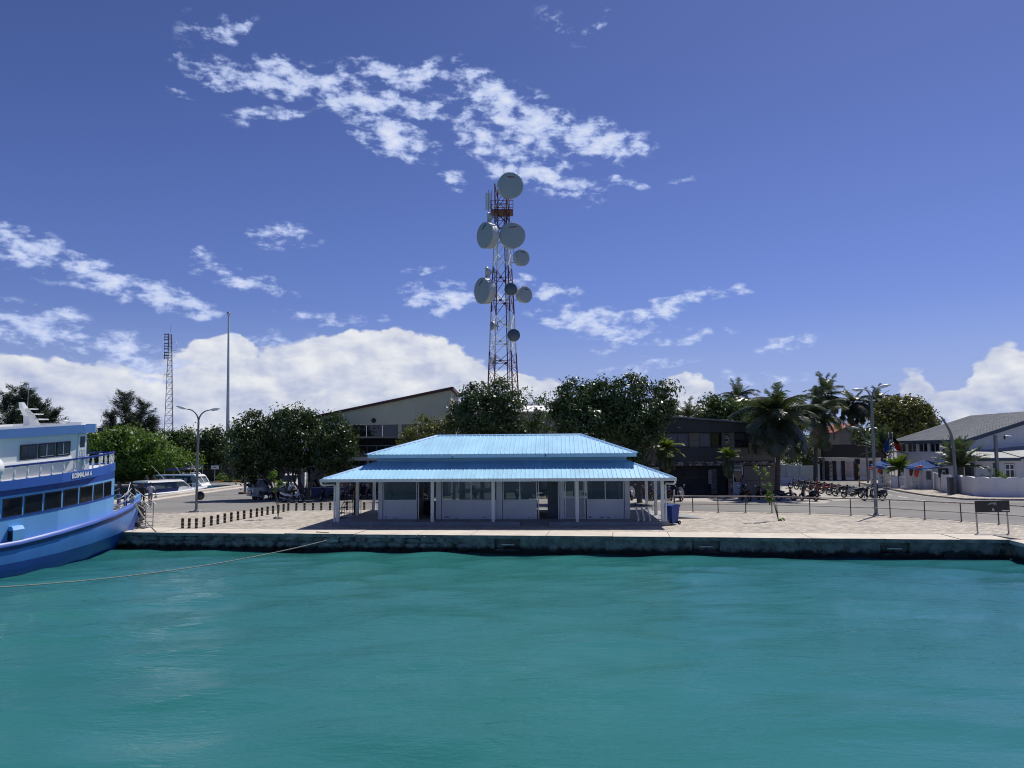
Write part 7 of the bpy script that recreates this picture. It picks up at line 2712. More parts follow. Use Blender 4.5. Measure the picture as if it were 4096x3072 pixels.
HULLB = mat('hull_mid_blue', (.07, .22, .58), .42, var=.10, vs=.6, dirt=.3, dirtcol=(.22, .40, .66))
HULLD = mat('hull_deep_blue', (.030, .085, .36), .45, var=.12, vs=.6, dirt=.3, dirtcol=(.08, .18, .45))
GUNB = mat('gunwale_violet_blue', (.06, .125, .42), .42, var=.08, vs=.8)
RUBB = mat('rub_rail_navy', (.02, .05, .20), .5, var=.15)
SKYB = mat('house_sky_blue', (.17, .40, .74), .4, var=.06, vs=.6)
ROYB = mat('band_royal_blue', (.035, .115, .43), .42, var=.06, vs=.6)
NAVYB = mat('house_navy', (.02, .07, .30), .45, var=.1)
FASB = mat('fascia_slate_blue', (.10, .22, .50), .42, var=.06, vs=.6)
RAILB = mat('rail_navy', (.015, .04, .22), .35, var=.1)
BOATW = mat('boat_white', (.78, .79, .78), .35, var=.03, dirt=.12, dirtcol=(.5, .48, .42))
SS = [0.02, .4, .8, 1.5, 2.2, 3, 4, 5, 6, 7, 8, 9, 11, 14, 17, 20, 22]


def section(s):
 hb, zg, wl = itp(HBC, s), itp(ZGC, s), itp(WLC, s) if s > 1.4 else 0.0
 hb = max(hb, .04)
 # stem rake: below the sheer the section pulls back near the bow
 k0 = max(0.0, 1.4 - s) / 1.4
 zk = WATERZ if s > 1.4 else zg - (zg - WATERZ) * (s / 1.4) ** .7 - .05
 wl = max(wl, .03)
 pts = [(hb - .30 if hb > .5 else hb * .5, zg - .02), (hb + .03, zg), (hb + .05, zg - .16), (hb + .0, zg - .20), (hb + .02, zg - .29), (hb - .02, zg - .34)]
 lo = [(hb - .02, zg - .34)]
 z1, w1 = zg - .34, hb - .02
 for t in (.25, .5, .75, 1.0):
  z = z1 + (min(zk, z1 - .02) - z1) * t
  bul = 1 - (1 - wl / max(w1, .05)) * t ** 1.9
  pts.append((w1 * bul, z))
 pts.append((wl * .75, min(zk, z1) - .5))
 pts.append((0.0, min(zk, z1) - .8))
 return pts


def hull_strip(name, i0, i1, m_):
 mb = MB()
 for sgn in (1, -1):
  rings = [[(sgn * w, -s, z) for (w, z) in section(s)[i0:i1 + 1]] for s in SS]
  mb.loft(rings, closed=False)
 return mb.build(name, m_, ferry)


hull_strip('gunwale', 0, 2, GUNB)
hull_strip('rub_rail', 2, 5, RUBB)
hull_strip('hull', 5, 7, HULLB)
hull_strip('hull_lower_strake', 7, 11, HULLD)
# fore deck
MB().poly([(w, -s, itp(ZGC, s) - .05 + 0 * s) for s, w in [(.15, .0), (.8, .25), (1.5, .55), (3, 1.2), (3.4, 1.35)]] + [(-w, -s, itp(ZGC, s) - .05) for s, w in [(3.4, 1.35), (3, 1.2), (1.5, .55), (.8, .25)]]).build('fore_deck', mat('deck_grey', (.42, .42, .40), .8, var=.1), ferry)
MB().poly([(w, -s, .30) for s, w in [(3.2, 1.2), (5, 1.95), (7, 2.35), (22, 2.45)]] + [(-w, -s, .30) for s, w in [(22, 2.45), (7, 2.35), (5, 1.95), (3.2, 1.2)]]).build('side_deck', bpy.data.materials['deck_grey'], ferry)
# prow cap
MB().hexa([(-.12, -.42, 1.30), (.12, -.42, 1.30), (.05, .10, 1.42), (-.05, .10, 1.42), (-.16, -.46, 1.60), (.16, -.46, 1.60), (.06, .14, 1.86), (-.06, .14, 1.86)]).build('prow_cap', SKYB, ferry)


def curve_pts(cv, off=0.0):
 """both sides of a plan curve, starboard aft -> bow -> port aft"""
 st = [(w + off, s) for s, w in cv]
 return st


def wall_band(name, cv, zlo, zhi, m_, off=0.0, thick=.06, flare=0.0):
 """a band following a plan curve on both sides and across its front; zlo, zhi functions of s"""
 plan = [(s, w + off) for s, w in reversed(cv)] + [(s, -(w + off)) for s, w in cv]
 dense = []
 for (a, b) in zip(plan[:-1], plan[1:]):
  n = max(1, int(abs(b[0] - a[0]) / 1.0))
  for i in range(n):
   dense.append((a[0] + (b[0] - a[0]) * i / n, a[1] + (b[1] - a[1]) * i / n))
 dense.append(plan[-1])
 rings = []
 for (s, w) in dense:
  k_ = 1 if w > 0 else -1
  rings.append([(w + k_ * flare * 0, -s, zlo(s)), (w + k_ * flare, -s + (flare if abs(w) < 1.2 and s < 3.2 else 0), zhi(s)), (w + k_ * (flare - thick), -s, zhi(s)), (w - k_ * thick, -s, zlo(s))])
 return MB().loft(rings, closed=True, smooth=False).build(name, m_, ferry)


lin = lambda a, b: (lambda s: a[1] + (b[1] - a[1]) * (s - a[0]) / (b[0] - a[0]))
bandlo, bandhi = lin((10, 2.52), (2.1, 3.10)), lin((10, 2.89), (2.1, 3.50))
winlo, winhi = lin((10, 1.44), (2.75, 2.0)), lin((10, 2.17), (2.75, 2.68))
railz = lin((10, 3.47), (2.1, 4.05))
wall_band('lower_house_wall', HSC, lambda s: max(itp(ZGC, s) - .1, .2), lambda s: winlo(s) - .10, SKYB)
wall_band('sill_band', HSC, lambda s: winlo(s) - .098, lambda s: winlo(s) - .02, NAVYB, .012)
wall_band('window_wall', HSC, lambda s: winlo(s) - .018, lambda s: winhi(s) + .10, SKYB, -.004)
wall_band('head_wall', HSC, lambda s: winhi(s) + .102, lambda s: bandlo(s) + .02, NAVYB, .0)
wall_band('name_band', HDC, bandlo, bandhi, ROYB, .0, .10)
# decks
zz = lambda s: bandhi(s) - .08
MB().poly([(w - .1, -s, zz(s)) for s, w in HDC] + [(-w + .1, -s, zz(s)) for s, w in reversed(HDC)]).build('upper_deck', BOATW, ferry)
MB().poly([(w - .1, -s, bandlo(s) + .04) for s, w in HDC] + [(-w + .1, -s, bandlo(s) + .04) for s, w in reversed(HDC)]).build('deck_soffit', NAVYB, ferry)
# front of the lower house: curved pale panel
MB().prism([(1.12, -2.74, .9), (1.12, -2.74, 1.95), (-1.12, -2.74, 1.95), (-1.12, -2.74, .9)], (0, -.05, 0)).build('house_front', BOATW, ferry)

# lower windows
wcol = [(35, 195), (215, 360), (380, 516), (534, 654), (669, 771), (784, 858), (868, 926)]
for i, (p0, p1) in enumerate(wcol):
 s0, w0 = on_curve(p0 * .482, HSC)
 s1, w1 = on_curve(p1 * .482, HSC)
 for sg in (1, -1):
  d = Vector((w1 - w0, -(s1 - s0), 0)).normalized()
  n = Vector((-d.y, d.x, 0)) * -1 if True else None
  n = Vector((d.y, -d.x, 0)) if Vector((d.y, -d.x, 0)).x > 0 else Vector((-d.y, d.x, 0))

  def q(s, w, z, o):
   return ((w + n.x * o) * sg, -s + n.y * o, z)
  fr = MB()
  b0, b1, t0, t1 = winlo(s0), winlo(s1), winhi(s0), winhi(s1)
  fr.hexa([q(s0, w0, b0, -.02), q(s1, w1, b1, -.02), q(s1, w1, b1, .018), q(s0, w0, b0, .018), q(s0, w0, t0, -.02), q(s1, w1, t1, -.02), q(s1, w1, t1, .018), q(s0, w0, t0, .018)])
  w_ = fr.build('window', BLACK, ferry)
  e = .06
  u0, u1 = s0 + (s1 - s0) * e, s1 - (s1 - s0) * e
  v0, v1 = w0 + (w1 - w0) * e, w1 - (w1 - w0) * e
  MB().quad(q(u0, v0, winlo(u0) + .05, .021), q(u1, v1, winlo(u1) + .05, .021), q(u1, v1, winhi(u1) - .05, .021), q(u0, v0, winhi(u0) - .05, .021)).build('pane', WINDARK, w_)
# wrapped front windscreen
for k_ in range(3):
 x0, x1 = -1.05 + .7 * k_ + .03, -1.05 + .7 * (k_ + 1) - .03
 MB().box(x0, x1, -2.72, -2.70, winlo(2.75) + .02, winhi(2.75) - .02).build('front_pane', WINDARK, ferry)
# lower aft window frame strip (pale outline at left)
# balusters
prof = [(.035, 0), (.05, .015), (.05, .05), (.028, .07), (.045, .13), (.055, .22), (.045, .33), (.030, .42), (.028, .45), (.046, .47), (.046, .50), (.034, .52)]
balm = MB().lathe([(r_, z_ / .52) for r_, z_ in prof], n=10).mesh('baluster', BOATW)
bcol = [-130, -60, 5, 115, 225, 330, 428, 522, 612, 693, 767, 825, 875, 915]
RC = [(s, w - .09) for s, w in HDC]
for px in bcol:
 r_ = on_curve(px * .482, RC)
 if r_ is None:
  continue
 for sg in (1, -1):
  o = link('baluster', balm, ferry, (r_[1] * sg, -r_[0], bandhi(r_[0])))
  o.scale = (1, 1, railz(r_[0]) - .06 - bandhi(r_[0]))
for (w, s) in ((.42, 2.18), (.22, 2.18), (-.05, 2.18), (-.3, 2.18), (-.42, 2.18), (.72, 2.6), (-.72, 2.6)):
 o = link('baluster', balm, ferry, (w, -s, bandhi(s)))
 o.scale = (1, 1, railz(s) - .06 - bandhi(s))
rp = [(w - .09, -s, railz(s)) for s, w in reversed(HDC)] + [(-(w - .09), -s, railz(s)) for s, w in HDC]
rings = [[(x - .07 * (1 if x > 0 else -1), y, z - .06), (x + .05 * (1 if x > 0 else -1), y, z - .06), (x + .05 * (1 if x > 0 else -1), y, z + .02), (x - .07 * (1 if x > 0 else -1), y, z + .02)] for x, y, z in rp]
MB().loft(rings, smooth=False).build('hand_rail', RAILB, ferry)
# name on the band
s0, w0 = on_curve(287, HDC)
s1, w1 = on_curve(366, HDC)
a, b = Vector((w0 + .012, -s0, 0)), Vector((w1 + .012, -s1, 0))
d = (b - a)
slope = math.atan2(bandhi(s1) - bandhi(s0), d.length)
zc_ = (bandlo(s0) + bandhi(s0)) / 2 - .085
name = text_mesh('name_lettering', 'KOIMALAA 6', .30, BOATW, ferry, (a.x + .004, a.y, zc_), (0, 0, 0), 'LEFT', .012)
wd = max(v.co.x for v in name.data.vertices)
name.rotation_mode = 'XYZ'
ez = Vector((d.x, d.y, bandhi(s1) - bandhi(s0))).normalized()
ey = Vector((0, 0, 1))
nx_ = ez.cross(ey).normalized()
ey = nx_.cross(ez)
name.matrix_local = Matrix(((ez.x, ey.x, nx_.x, a.x + .012), (ez.y, ey.y, nx_.y, a.y), (ez.z, ey.z, nx_.z, zc_), (0, 0, 0, 1))) @ Matrix.Diagonal((d.length / wd, 1, 1, 1))

# wheelhouse
whlo, whhi = (lambda s: bandhi(s) - .06), lin((10, 4.60), (5.2, 4.98))
w_ = 2.03
sF, sAft = 5.1, 20
wh = MB()
for sg in (1, -1):
 wh.hexa([(sg * w_, -sF + .0, whlo(sF)), (sg * w_, -sAft, whlo(sAft)), (sg * (w_ - .08), -sAft, whlo(sAft)), (sg * (w_ - .08), -sF, whlo(sF)),
             (sg * w_, -sF - .28, whhi(sF)), (sg * w_, -sAft, whhi(sAft)), (sg * (w_ - .08), -sAft, whhi(sAft)), (sg * (w_ - .08), -sF - .28, whhi(sF))])
wh.build('wheelhouse_wall', BOATW, ferry)
MB().hexa([(-w_ + .01, -sF, whlo(sF)), (w_ - .01, -sF, whlo(sF)), (w_ - .01, -sF - .1, whlo(sF)), (-w_ + .01, -sF - .1, whlo(sF)),
           (-w_ + .01, -sF - .28, whhi(sF)), (w_ - .01, -sF - .28, whhi(sF)), (w_ - .01, -sF - .38, whhi(sF)), (-w_ + .01, -sF - .38, whhi(sF))]).build('wheelhouse_front', BOATW, ferry)
for k_ in range(4):
 x0, x1 = -1.8 + .92 * k_, -1.8 + .92 * (k_ + 1) - .08
 zl, zh = 4.05, 4.75
 f = lambda z: -sF - .28 * (z - whlo(sF)) / (whhi(sF) - whlo(sF)) + .014
 MB().quad((x0, f(zl), zl), (x1, f(zl), zl), (x1, f(zh), zh), (x0, f(zh), zh)).build('windscreen', WINDARK, ferry)
# ledge under the upper windows
uw = [(8.62, 7.86), (7.78, 7.0), (6.93, 6.22)]
ulo, uhi = lin((8.65, 3.72), (6.2, 3.91)), lin((8.65, 4.34), (6.2, 4.53))
led = [(w_ + .005, -9.9, ulo(9.9) - .10), (w_ + .10, -9.9, ulo(9.9) - .22), (w_ + .10, -6.1, ulo(6.1) - .20), (w_ + .005, -6.1, ulo(6.1) - .06)]
MB().hexa([(w_ + .003, -9.9, ulo(9.9) - .30), (w_ + .003, -6.15, ulo(6.15) - .26), (w_ + .11, -6.15, ulo(6.15) - .20), (w_ + .11, -9.9, ulo(9.9) - .24),
           (w_ + .003, -9.9, ulo(9.9) - .06), (w_ + .003, -6.15, ulo(6.15) - .05), (w_ + .06, -6.15, ulo(6.15) - .05), (w_ + .06, -9.9, ulo(9.9) - .06)]).build('window_ledge', BOATW, ferry)
for i, (s0, s1) in enumerate(uw):
 P = lambda s, z, o: (w_ + o, -s, z)
 fr = MB().hexa([P(s0, ulo(s0), .002), P(s1, ulo(s1), .002), P(s1, ulo(s1), .05), P(s0, ulo(s0), .05), P(s0, uhi(s0), .002), P(s1, uhi(s1), .002), P(s1, uhi(s1), .05), P(s0, uhi(s0), .05)]).build('window', BLACK, ferry)
 m_ = s0 + (s1 - s0) * (.42 if i == 0 else .47)
 for (u0, u1, mm) in ((s0 - .06, m_ + .015, WINDARK), (m_ - .015, s1 + .06, WINDARK)):
  MB().quad(P(u0, ulo(u0) + .06, .053), P(u1, ulo(u1) + .06, .053), P(u1, uhi(u1) - .06, .053), P(u0, uhi(u0) - .06, .053)).build('pane', mm, fr)
 if i > 0:
  MB().hexa([P(m_ + .02, ulo(m_) + .05, .054), P(m_ - .02, ulo(m_) + .05, .054), P(m_ - .02, ulo(m_) + .05, .066), P(m_ + .02, ulo(m_) + .05, .066), P(m_ + .02, uhi(m_) - .05, .054), P(m_ - .02, uhi(m_) - .05, .054), P(m_ - .02, uhi(m_) - .05, .066), P(m_ + .02, uhi(m_) - .05, .066)]).build('sash_bar', STEEL, fr)
  MB().hexa([P(s0 - .08, ulo(s0) + .055, .054), P(s1 + .08, ulo(s1) + .055, .054), P(s1 + .08, ulo(s1) + .055, .062), P(s0 - .08, ulo(s0) + .055, .062), P(s0 - .08, ulo(s0) + .085, .054), P(s1 + .08, ulo(s1) + .085, .054), P(s1 + .08, ulo(s1) + .085, .062), P(s0 - .08, ulo(s0) + .085, .062)]).build('sash_rail', STEEL, fr)
# side door with panels
P = lambda s, z, o: (w_ + o, -s, z)
dr = MB().hexa([P(5.80, 3.30, .002), P(5.36, 3.33, .002), P(5.36, 3.33, .035), P(5.80, 3.30, .035), P(5.80, 4.84, .002), P(5.36, 4.87, .002), P(5.36, 4.87, .035), P(5.80, 4.84, .035)]).build('door', BOATW, ferry)
MB().quad(P(5.72, 4.25, .038), P(5.46, 4.27, .038), P(5.46, 4.76, .038), P(5.72, 4.74, .038)).build('door_glass', WINDARK, dr)
for (u0, u1) in ((5.73, 5.62), (5.57, 5.46)):
 MB().tube([P(u0, 3.86, .036), P(u1, 3.87, .036), P(u1, 4.15, .036), P(u0, 4.14, .036), P(u0, 3.86, .036)], .008, 4).build('door_moulding', STEEL, dr)
MB().hexa([P(5.34, 3.95, .002), P(5.12, 3.96, .002), P(5.12, 3.96, .02), P(5.34, 3.95, .02), P(5.42, 4.80, .002), P(5.36, 4.80, .002), P(5.36, 4.80, .02), P(5.42, 4.80, .02)]).build('quarter_pane', WINDARK, ferry)
# roof with deep slate blue fascia
flo, fhi = lin((9.7, 4.57), (4.9, 4.95)), lin((9.7, 4.95), (4.9, 5.33))
RFC = [(4.55, 1.75), (5.0, 2.14), (5.6, 2.20), (21, 2.2)]
wall_band('roof_fascia', RFC, flo, fhi, FASB, 0, .08)
MB().poly([(w - .08, -s, flo(s) + .03) for s, w in RFC] + [(-w + .08, -s, flo(s) + .03) for s, w in reversed(RFC)]).build('roof_soffit', BOATW, ferry)
MB().poly([(w - .08, -s, fhi(s) - .12) for s, w in RFC] + [(-w + .08, -s, fhi(s) - .12) for s, w in reversed(RFC)]).build('roof_deck', BOATW, ferry)
wall_band('roof_coaming', [(5.1, 1.7), (5.7, 2.05), (21, 2.05)], lambda s: fhi(s) - .11, lambda s: fhi(s) + .10, BOATW, 0, .06)
# radar mast leaning aft with three spreaders
mz = fhi(6.4)
ms = MB()
ms.loft([[(x * .22, -6.05 - y * .30 - .3, mz - .1) for x, y in ((-1, -1), (1, -1), (1, 1), (-1, 1))], [(x * .16, -6.55 - y * .17, mz + .45) for x, y in ((-1, -1), (1, -1), (1, 1), (-1, 1))],
         [(x * .12, -6.85 - y * .12, mz + .80) for x, y in ((-1, -1), (1, -1), (1, 1), (-1, 1))], [(x * .08, -6.98 - y * .07, mz + 1.05) for x, y in ((-1, -1), (1, -1), (1, 1), (-1, 1))]], smooth=False)
ms.build('mast', BOATW, ferry)
for (s, z, l) in ((6.28, mz + .30, .55), (6.5, mz + .52, .5), (6.7, mz + .74, .42)):
 MB().box(-.42, .42, -s - .25 + .1, -s + l - .2, z, z + .045).build('spreader', BOATW, ferry)
MB().tube([(.1, -6.75, mz + .7), (.1, -6.75, mz + 1.9)], .012, 5).build('whip_aerial', STEEL, ferry)
MB().tube([(.2, -6.2, mz + .4), (.2, -6.2, mz + 1.15)], .01, 5).build('whip_aerial', BLACK, ferry)
MB().tube([(1.9, -10, fhi(10)), (1.9, -9.6, fhi(10) + .5)], .015, 5).build('whip_aerial', BLACK, ferry)
MB().lathe([(.10, 0), (.10, .06), (.17, .08), (.19, .16), (.15, .21), (.02, .22)], c=(.6, -5.3, fhi(5.3) + .02), n=14).tube([(.6, -5.3, fhi(5.3) - .12), (.6, -5.3, fhi(5.3) + .05)], .05).build('radar_dome', BOATW, ferry)
MB().box(2.10, 2.26, -4.8, -4.65, flo(5) + .05, flo(5) + .22).build('deck_floodlight', BLACK, ferry)
MB().box(2.203, 2.24, -9.85, -9.7, flo(9.8) + .18, flo(9.8) + .34).build('lamp_bracket', BLACK, ferry)
# raft canister on the side deck, cowl vent on the hull
MB().lathe([(.05, -.62), (.36, -.58), (.42, -.50), (.42, .50), (.36, .58), (.05, .62)], c=(2.36, -10.4, 3.42), n=20, axis='Y').build('raft_canister', BOATW, ferry)
vs_, vw_ = 9.1, itp(HBC, 9.1) - .2
MB().loft([[(vw_ - .1, -9.35, .50), (vw_ + .22, -9.35, .50), (vw_ + .22, -8.85, .52), (vw_ - .1, -8.85, .52)], [(vw_ - .1, -9.35, .95), (vw_ + .22, -9.35, .95), (vw_ + .22, -8.85, .98), (vw_ - .1, -8.85, .98)],
           [(vw_ - .1, -9.33, 1.10), (vw_ + .12, -9.33, 1.10), (vw_ + .12, -8.87, 1.12), (vw_ - .1, -8.87, 1.12)]], smooth=False).build('cowl_vent', SKYB, ferry)
MB().box(vw_ - .05, vw_ + .18, -9.37, -9.353, .55, .92).build('vent_grille', BLACK, ferry)
# fore deck railings, bollards, coiled rope
RL = mat('boat_rail_grey', (.36, .38, .40), .35, .5, var=.08)
mb = MB()
for sg in (1, -1):
 pts = [(3.1, 1.2), (2.2, .95), (1.5, .62), (.9, .38)]
 for h in (.28, .55):
  mb.tube([(sg * w, -s, itp(ZGC, s) + h + (.25 if i == 3 else 0)) for i, (s, w) in enumerate(pts)], .016, 6)
 for (s, w) in pts:
  mb.tube([(sg * w, -s, itp(ZGC, s) - .05), (sg * w, -s, itp(ZGC, s) + .62)], .016, 6)
mb.tube([(.95, -3.1, 1.6), (.8, -2.0, 1.75), (.45, -1.2, 2.0), (.15, -.75, 2.45)], .02, 6)
mb.build('bow_rail', RL, ferry)
for (x, y) in ((.18, -1.05), (-.2, -1.1)):
 MB().lathe([(.09, 1.25), (.09, 1.75), (.13, 1.77), (.13, 1.84), (.09, 1.86)], c=(x, y, 0), n=12).build('bitt', RUBB, ferry)
cb_ = MB()
for i in range(7):
 cb_.torus((.3 + random.uniform(-.08, .08), -2.0 + random.uniform(-.1, .1), 1.18 + .03 * i), .28 + random.uniform(-.06, .06), .028, axis='Z', nu=16, nv=5)
cb_.build('rope_coil', mat('pale_rope', (.48, .45, .36), .9, var=.2, vs=9), ferry)
for i in range(5):
 MB().torus((0.0, -.35, 1.52 + i * .04), .10 + .02 * (i % 2), .025, axis='Z', nu=12, nv=5).build('rope_turn', bpy.data.materials['pale_rope'], ferry)
# big tractor tyre hung on the stem as a fender
tp = W(530, 2058, 41.3)
tyre = thing('tyre_fender', 'huge black tractor tyre hung between the ferry bow and the quay', 'tyre', tp, R(-18))
MB().torus((0, 0, 0), .52, .21, axis='X', nu=30, nv=10).build('tyre', RUBBER, tyre)
for i in range(22):
 a = 2 * PI * i / 22
 for sx in (-1, 1):
  MB().hexa([(sx * .02, .70 * math.cos(a + k_ * .10) + 0, .70 * math.sin(a + k_ * .10)) if k_ < 2 else (sx * .19, .66 * math.cos(a + .12 + (3 - k_) * .10), .66 * math.sin(a + .12 + (3 - k_) * .10)) for k_ in range(4)] +
                  [(sx * .02, .765 * math.cos(a + k_ * .10) + 0, .765 * math.sin(a + k_ * .10)) if k_ < 2 else (sx * .19, .735 * math.cos(a + .12 + (3 - k_) * .10), .735 * math.sin(a + .12 + (3 - k_) * .10)) for k_ in range(4)]).build('tread_lug', RUBBER, tyre)
o = MB().tube([(0, .1, .6), (0, .25, 1.0), (-.1, .2, 1.4)], .02, 6).build('hanger_rope', ROPE, tyre)
o = MB().ell((0, 0, 0), (.13, .13, .16), 12, 8).build('buoy_fender', RUBBER, None, W(550, 2098, 39.6))
tag(o, 'small black ball fender lying below the tractor tyre', 'fender')
# ================================================================== boats in the basin
GELN = mat('boat_navy_panel', (.015, .025, .12), .35, var=.1)
GELK = mat('boat_black_canvas', (.012, .012, .016), .7, var=.2)


def speedboat(label, bow, stern, hue, top=1.95, rail=True, aerials=1, dark=True):
 bow, stern = Vector(bow), Vector(stern)
 d = bow - stern
 L = d.length
 t = thing('speedboat', label, 'boat', (stern.x, stern.y, WATERZ), math.atan2(d.y, d.x), 'white cabin speedboats moored in the basin')
 B = L * .145
 st = [(0, .92, .80), (.3, 1, .82), (.55, .98, .90), (.75, .78, 1.02), (.9, .42, 1.12), (.97, .16, 1.16), (1, .03, 1.18)]
 hull, deck = [], []
 for u, w, z in st:
  x, b = u * L, B * w
  hull.append([(x, -b, z), (x, -b * 1.02, z - .12), (x, -b * .86, .12), (x - (.0 if u < .9 else .25), -b * .45, -.25), (x - (.0 if u < .9 else .3), 0, -.4), (x - (.0 if u < .9 else .25), b * .45, -.25), (x, b * .86, .12), (x, b * 1.02, z - .12), (x, b, z)])
 MB().loft(hull, closed=True, caps=True).build('hull', GLOSSW, t)
 MB().loft([[(u * L, -B * w * 1.03, z - .25), (u * L, -B * w * 1.05, z - .17), (u * L, B * w * 1.05, z - .17), (u * L, B * w * 1.03, z - .25)] for u, w, z in st], smooth=False).build('rub_strake', BLACK if dark else GELN, t)
 # cabin with raked windscreen
 x0, x1 = L * .18, L * .60
 cw = B * .82
 MB().hexa([(x0, -cw, .8), (x1 + L * .12, -cw * .72, .95), (x1 + L * .12, cw * .72, .95), (x0, cw, .8), (x0, -cw * .9, top), (x1 - L * .02, -cw * .74, top), (x1 - L * .02, cw * .74, top), (x0, cw * .9, top)]).build('cabin', GELK if dark else GELN, t)
 MB().hexa([(x1 - L * .10, -cw * .83, .85), (x1 + L * .13, -cw * .73, .93), (x1 + L * .13, cw * .73, .93), (x1 - L * .10, cw * .83, .85), (x1 - L * .11, -cw * .80, 1.3), (x1 + L * .075, -cw * .77, 1.35), (x1 + L * .075, cw * .77, 1.35), (x1 - L * .11, cw * .80, 1.3)]).build('cabin_front', GLOSSW, t)
 ws = MB().hexa([(x1 - L * .10, -cw * .81, 1.302), (x1 + L * .073, -cw * .76, 1.352), (x1 + L * .073, cw * .76, 1.352), (x1 - L * .10, cw * .81, 1.302), (x1 - L * .10, -cw * .79, top - .03), (x1 - L * .015, -cw * .75, top - .03), (x1 - L * .015, cw * .75, top - .03), (x1 - L * .10, cw * .79, top - .03)]).build('windscreen', mat('boat_glass', (.10, .13, .14), .08, spec=.8) if 'boat_glass' not in bpy.data.materials else bpy.data.materials['boat_glass'], t)
 MB().bar((x1 + L * .075, 0, 1.34), (x1 - L * .012, 0, top), .06).bar((x1 + L * .075, -cw * .77, 1.34), (x1 - L * .01, -cw * .76, top), .08).bar((x1 + L * .075, cw * .77, 1.34), (x1 - L * .01, cw * .76, top), .08).build('windscreen_pillar', GLOSSW, ws)
 MB().loft([[(x0 - L * .05, -cw * 1.0, top), (x0 - L * .05, cw * 1.0, top), (x0 - L * .05, cw * .9, top + .16), (x0 - L * .05, -cw * .9, top + .16)],
               [(x1 - L * .05, -cw * .9, top + .01), (x1 - L * .05, cw * .9, top + .01), (x1 - L * .05, cw * .8, top + .2), (x1 - L * .05, -cw * .8, top + .2)],
               [(x1 + L * .01, -cw * .78, top - .04), (x1 + L * .01, cw * .78, top - .04), (x1 + L * .0, cw * .7, top + .08), (x1 + L * .0, -cw * .7, top + .08)]], smooth=False).build('roof', GLOSSW, t)
 for sg in (-1, 1):
  for (a, b) in ((.04, .40), (.46, .60)):
   xa, xb = x0 + (x1 - x0) * a, x0 + (x1 - x0) * b
   y = lambda q, z: sg * (cw * (1 - .28 * (q - x0) / (x1 + L * .12 - x0)) * (1 - .08 * (z - .8)) + .02)
   MB().hexa([(xa, y(xa, 1.2), 1.2), (xb, y(xb, 1.2), 1.2), (xb, y(xb, 1.2) + sg * .015, 1.2), (xa, y(xa, 1.2) + sg * .015, 1.2), (xa, y(xa, 1.75), top - .2), (xb, y(xb, 1.75), top - .2), (xb, y(xb, 1.75) + sg * .015, top - .2), (xa, y(xa, 1.75) + sg * .015, top - .2)]).build('side_window', bpy.data.materials['boat_glass'], t)
 if rail:
  MB().tube([(x0 + L * .12, -cw * .6, top + .14), (x0 + L * .13, -cw * .6, top + .34), (x1 - L * .10, -cw * .55, top + .36), (x1 - L * .06, -cw * .5, top + .12)], .05, 6).tube([(x0 + L * .12, cw * .6, top + .14), (x0 + L * .13, cw * .6, top + .34), (x1 - L * .10, cw * .55, top + .36), (x1 - L * .06, cw * .5, top + .12)], .05, 6).build('roof_rail', GLOSSW, t)
 for i in range(aerials):
  MB().tube([(x0 + L * .3, cw * (.5 - i), top + .15), (x0 + L * .12, cw * (.5 - i), top + 1.7)], .012, 5).build('aerial', GLOSSW, t)
 mb = MB()
 for sg in (-1, 1):
  mb.tube([(L * .72, sg * B * .8, 1.0), (L * .74, sg * B * .75, 1.4), (L * .9, sg * B * .4, 1.5), (L * .985, 0, 1.5)], .02, 5).tube([(L * .86, sg * B * .5, 1.1), (L * .86, sg * B * .5, 1.48)], .018, 5)
 mb.build('bow_rail', STEEL, t)
 for sg in (-.3, .3):
  MB().loft([[(-.1 + q * .1, sg * B * 2 - .2, .2), (-.1 + q * .1, sg * B * 2 + .2, .2), (-.15 + q * .1, sg * B * 2 + .2, 1.25 - .2 * q), (-.15 + q * .1, sg * B * 2 - .2, 1.25 - .2 * q)] for q in (-4, 0, 1)], smooth=False).build('outboard_motor', BLACK, t)
 return t


speedboat('nearest white cabin speedboat with navy side panels behind the two walking men', (-33.4, 83.6, 0), (-37.6, 75.0, 0), 0, 1.85, False, 1, False)
speedboat('white cabin speedboat with black canvas sides and roof rail, bow against the basin edge', (-33.3, 87.2, 0), (-40.4, 90.6, 0), 0, 2.1, True, 1, True)
speedboat('white cabin speedboat mostly hidden behind the one with the roof rail', (-37.5, 93.6, 0), (-44.8, 95.4, 0), 0, 1.95, False, 1, True)
dg = thing('dinghy', 'low dark grey open dinghy moored beyond the ferry bow', 'boat', (-50.5, 91.5, WATERZ), R(12))
MB().loft([[(x, -b, .75 + .05 * x), (x, -b * .7, .05), (x, 0, -.2), (x, b * .7, .05), (x, b, .75 + .05 * x), (x, b - .1, .75 + .05 * x), (x, 0, .25), (x, -b + .1, .75 + .05 * x)] for x, b in ((0, .9), (2.5, 1.0), (4.5, .7), (5.6, .25))]).build('hull', mat('dinghy_grey', (.06, .065, .07), .5, var=.2), dg)
MB().box(1.5, 1.9, -.85, .85, .5, .58).build('thwart', GLOSSW, dg)
tp_ = thing('tarpaulin_shelter', 'sagging blue tarpaulin shelter behind the speedboats', 'shelter', (W(735, 1900, 99.5).x, 99.5, ROADZ))
rg = []
for i in range(9):
 u = i / 8
 x = -2.0 + 4.0 * u
 rg.append([(x, -1.4 + .7 * j, 1.85 + .55 * u + .12 * math.sin(u * 7 + j) - .28 * math.sin(PI * j / 4) * (1 - u * .4)) for j in range(5)])
MB().loft(rg, closed=False).build('tarpaulin', mat('blue_tarpaulin', (.025, .075, .34), .5, var=.15), tp_)
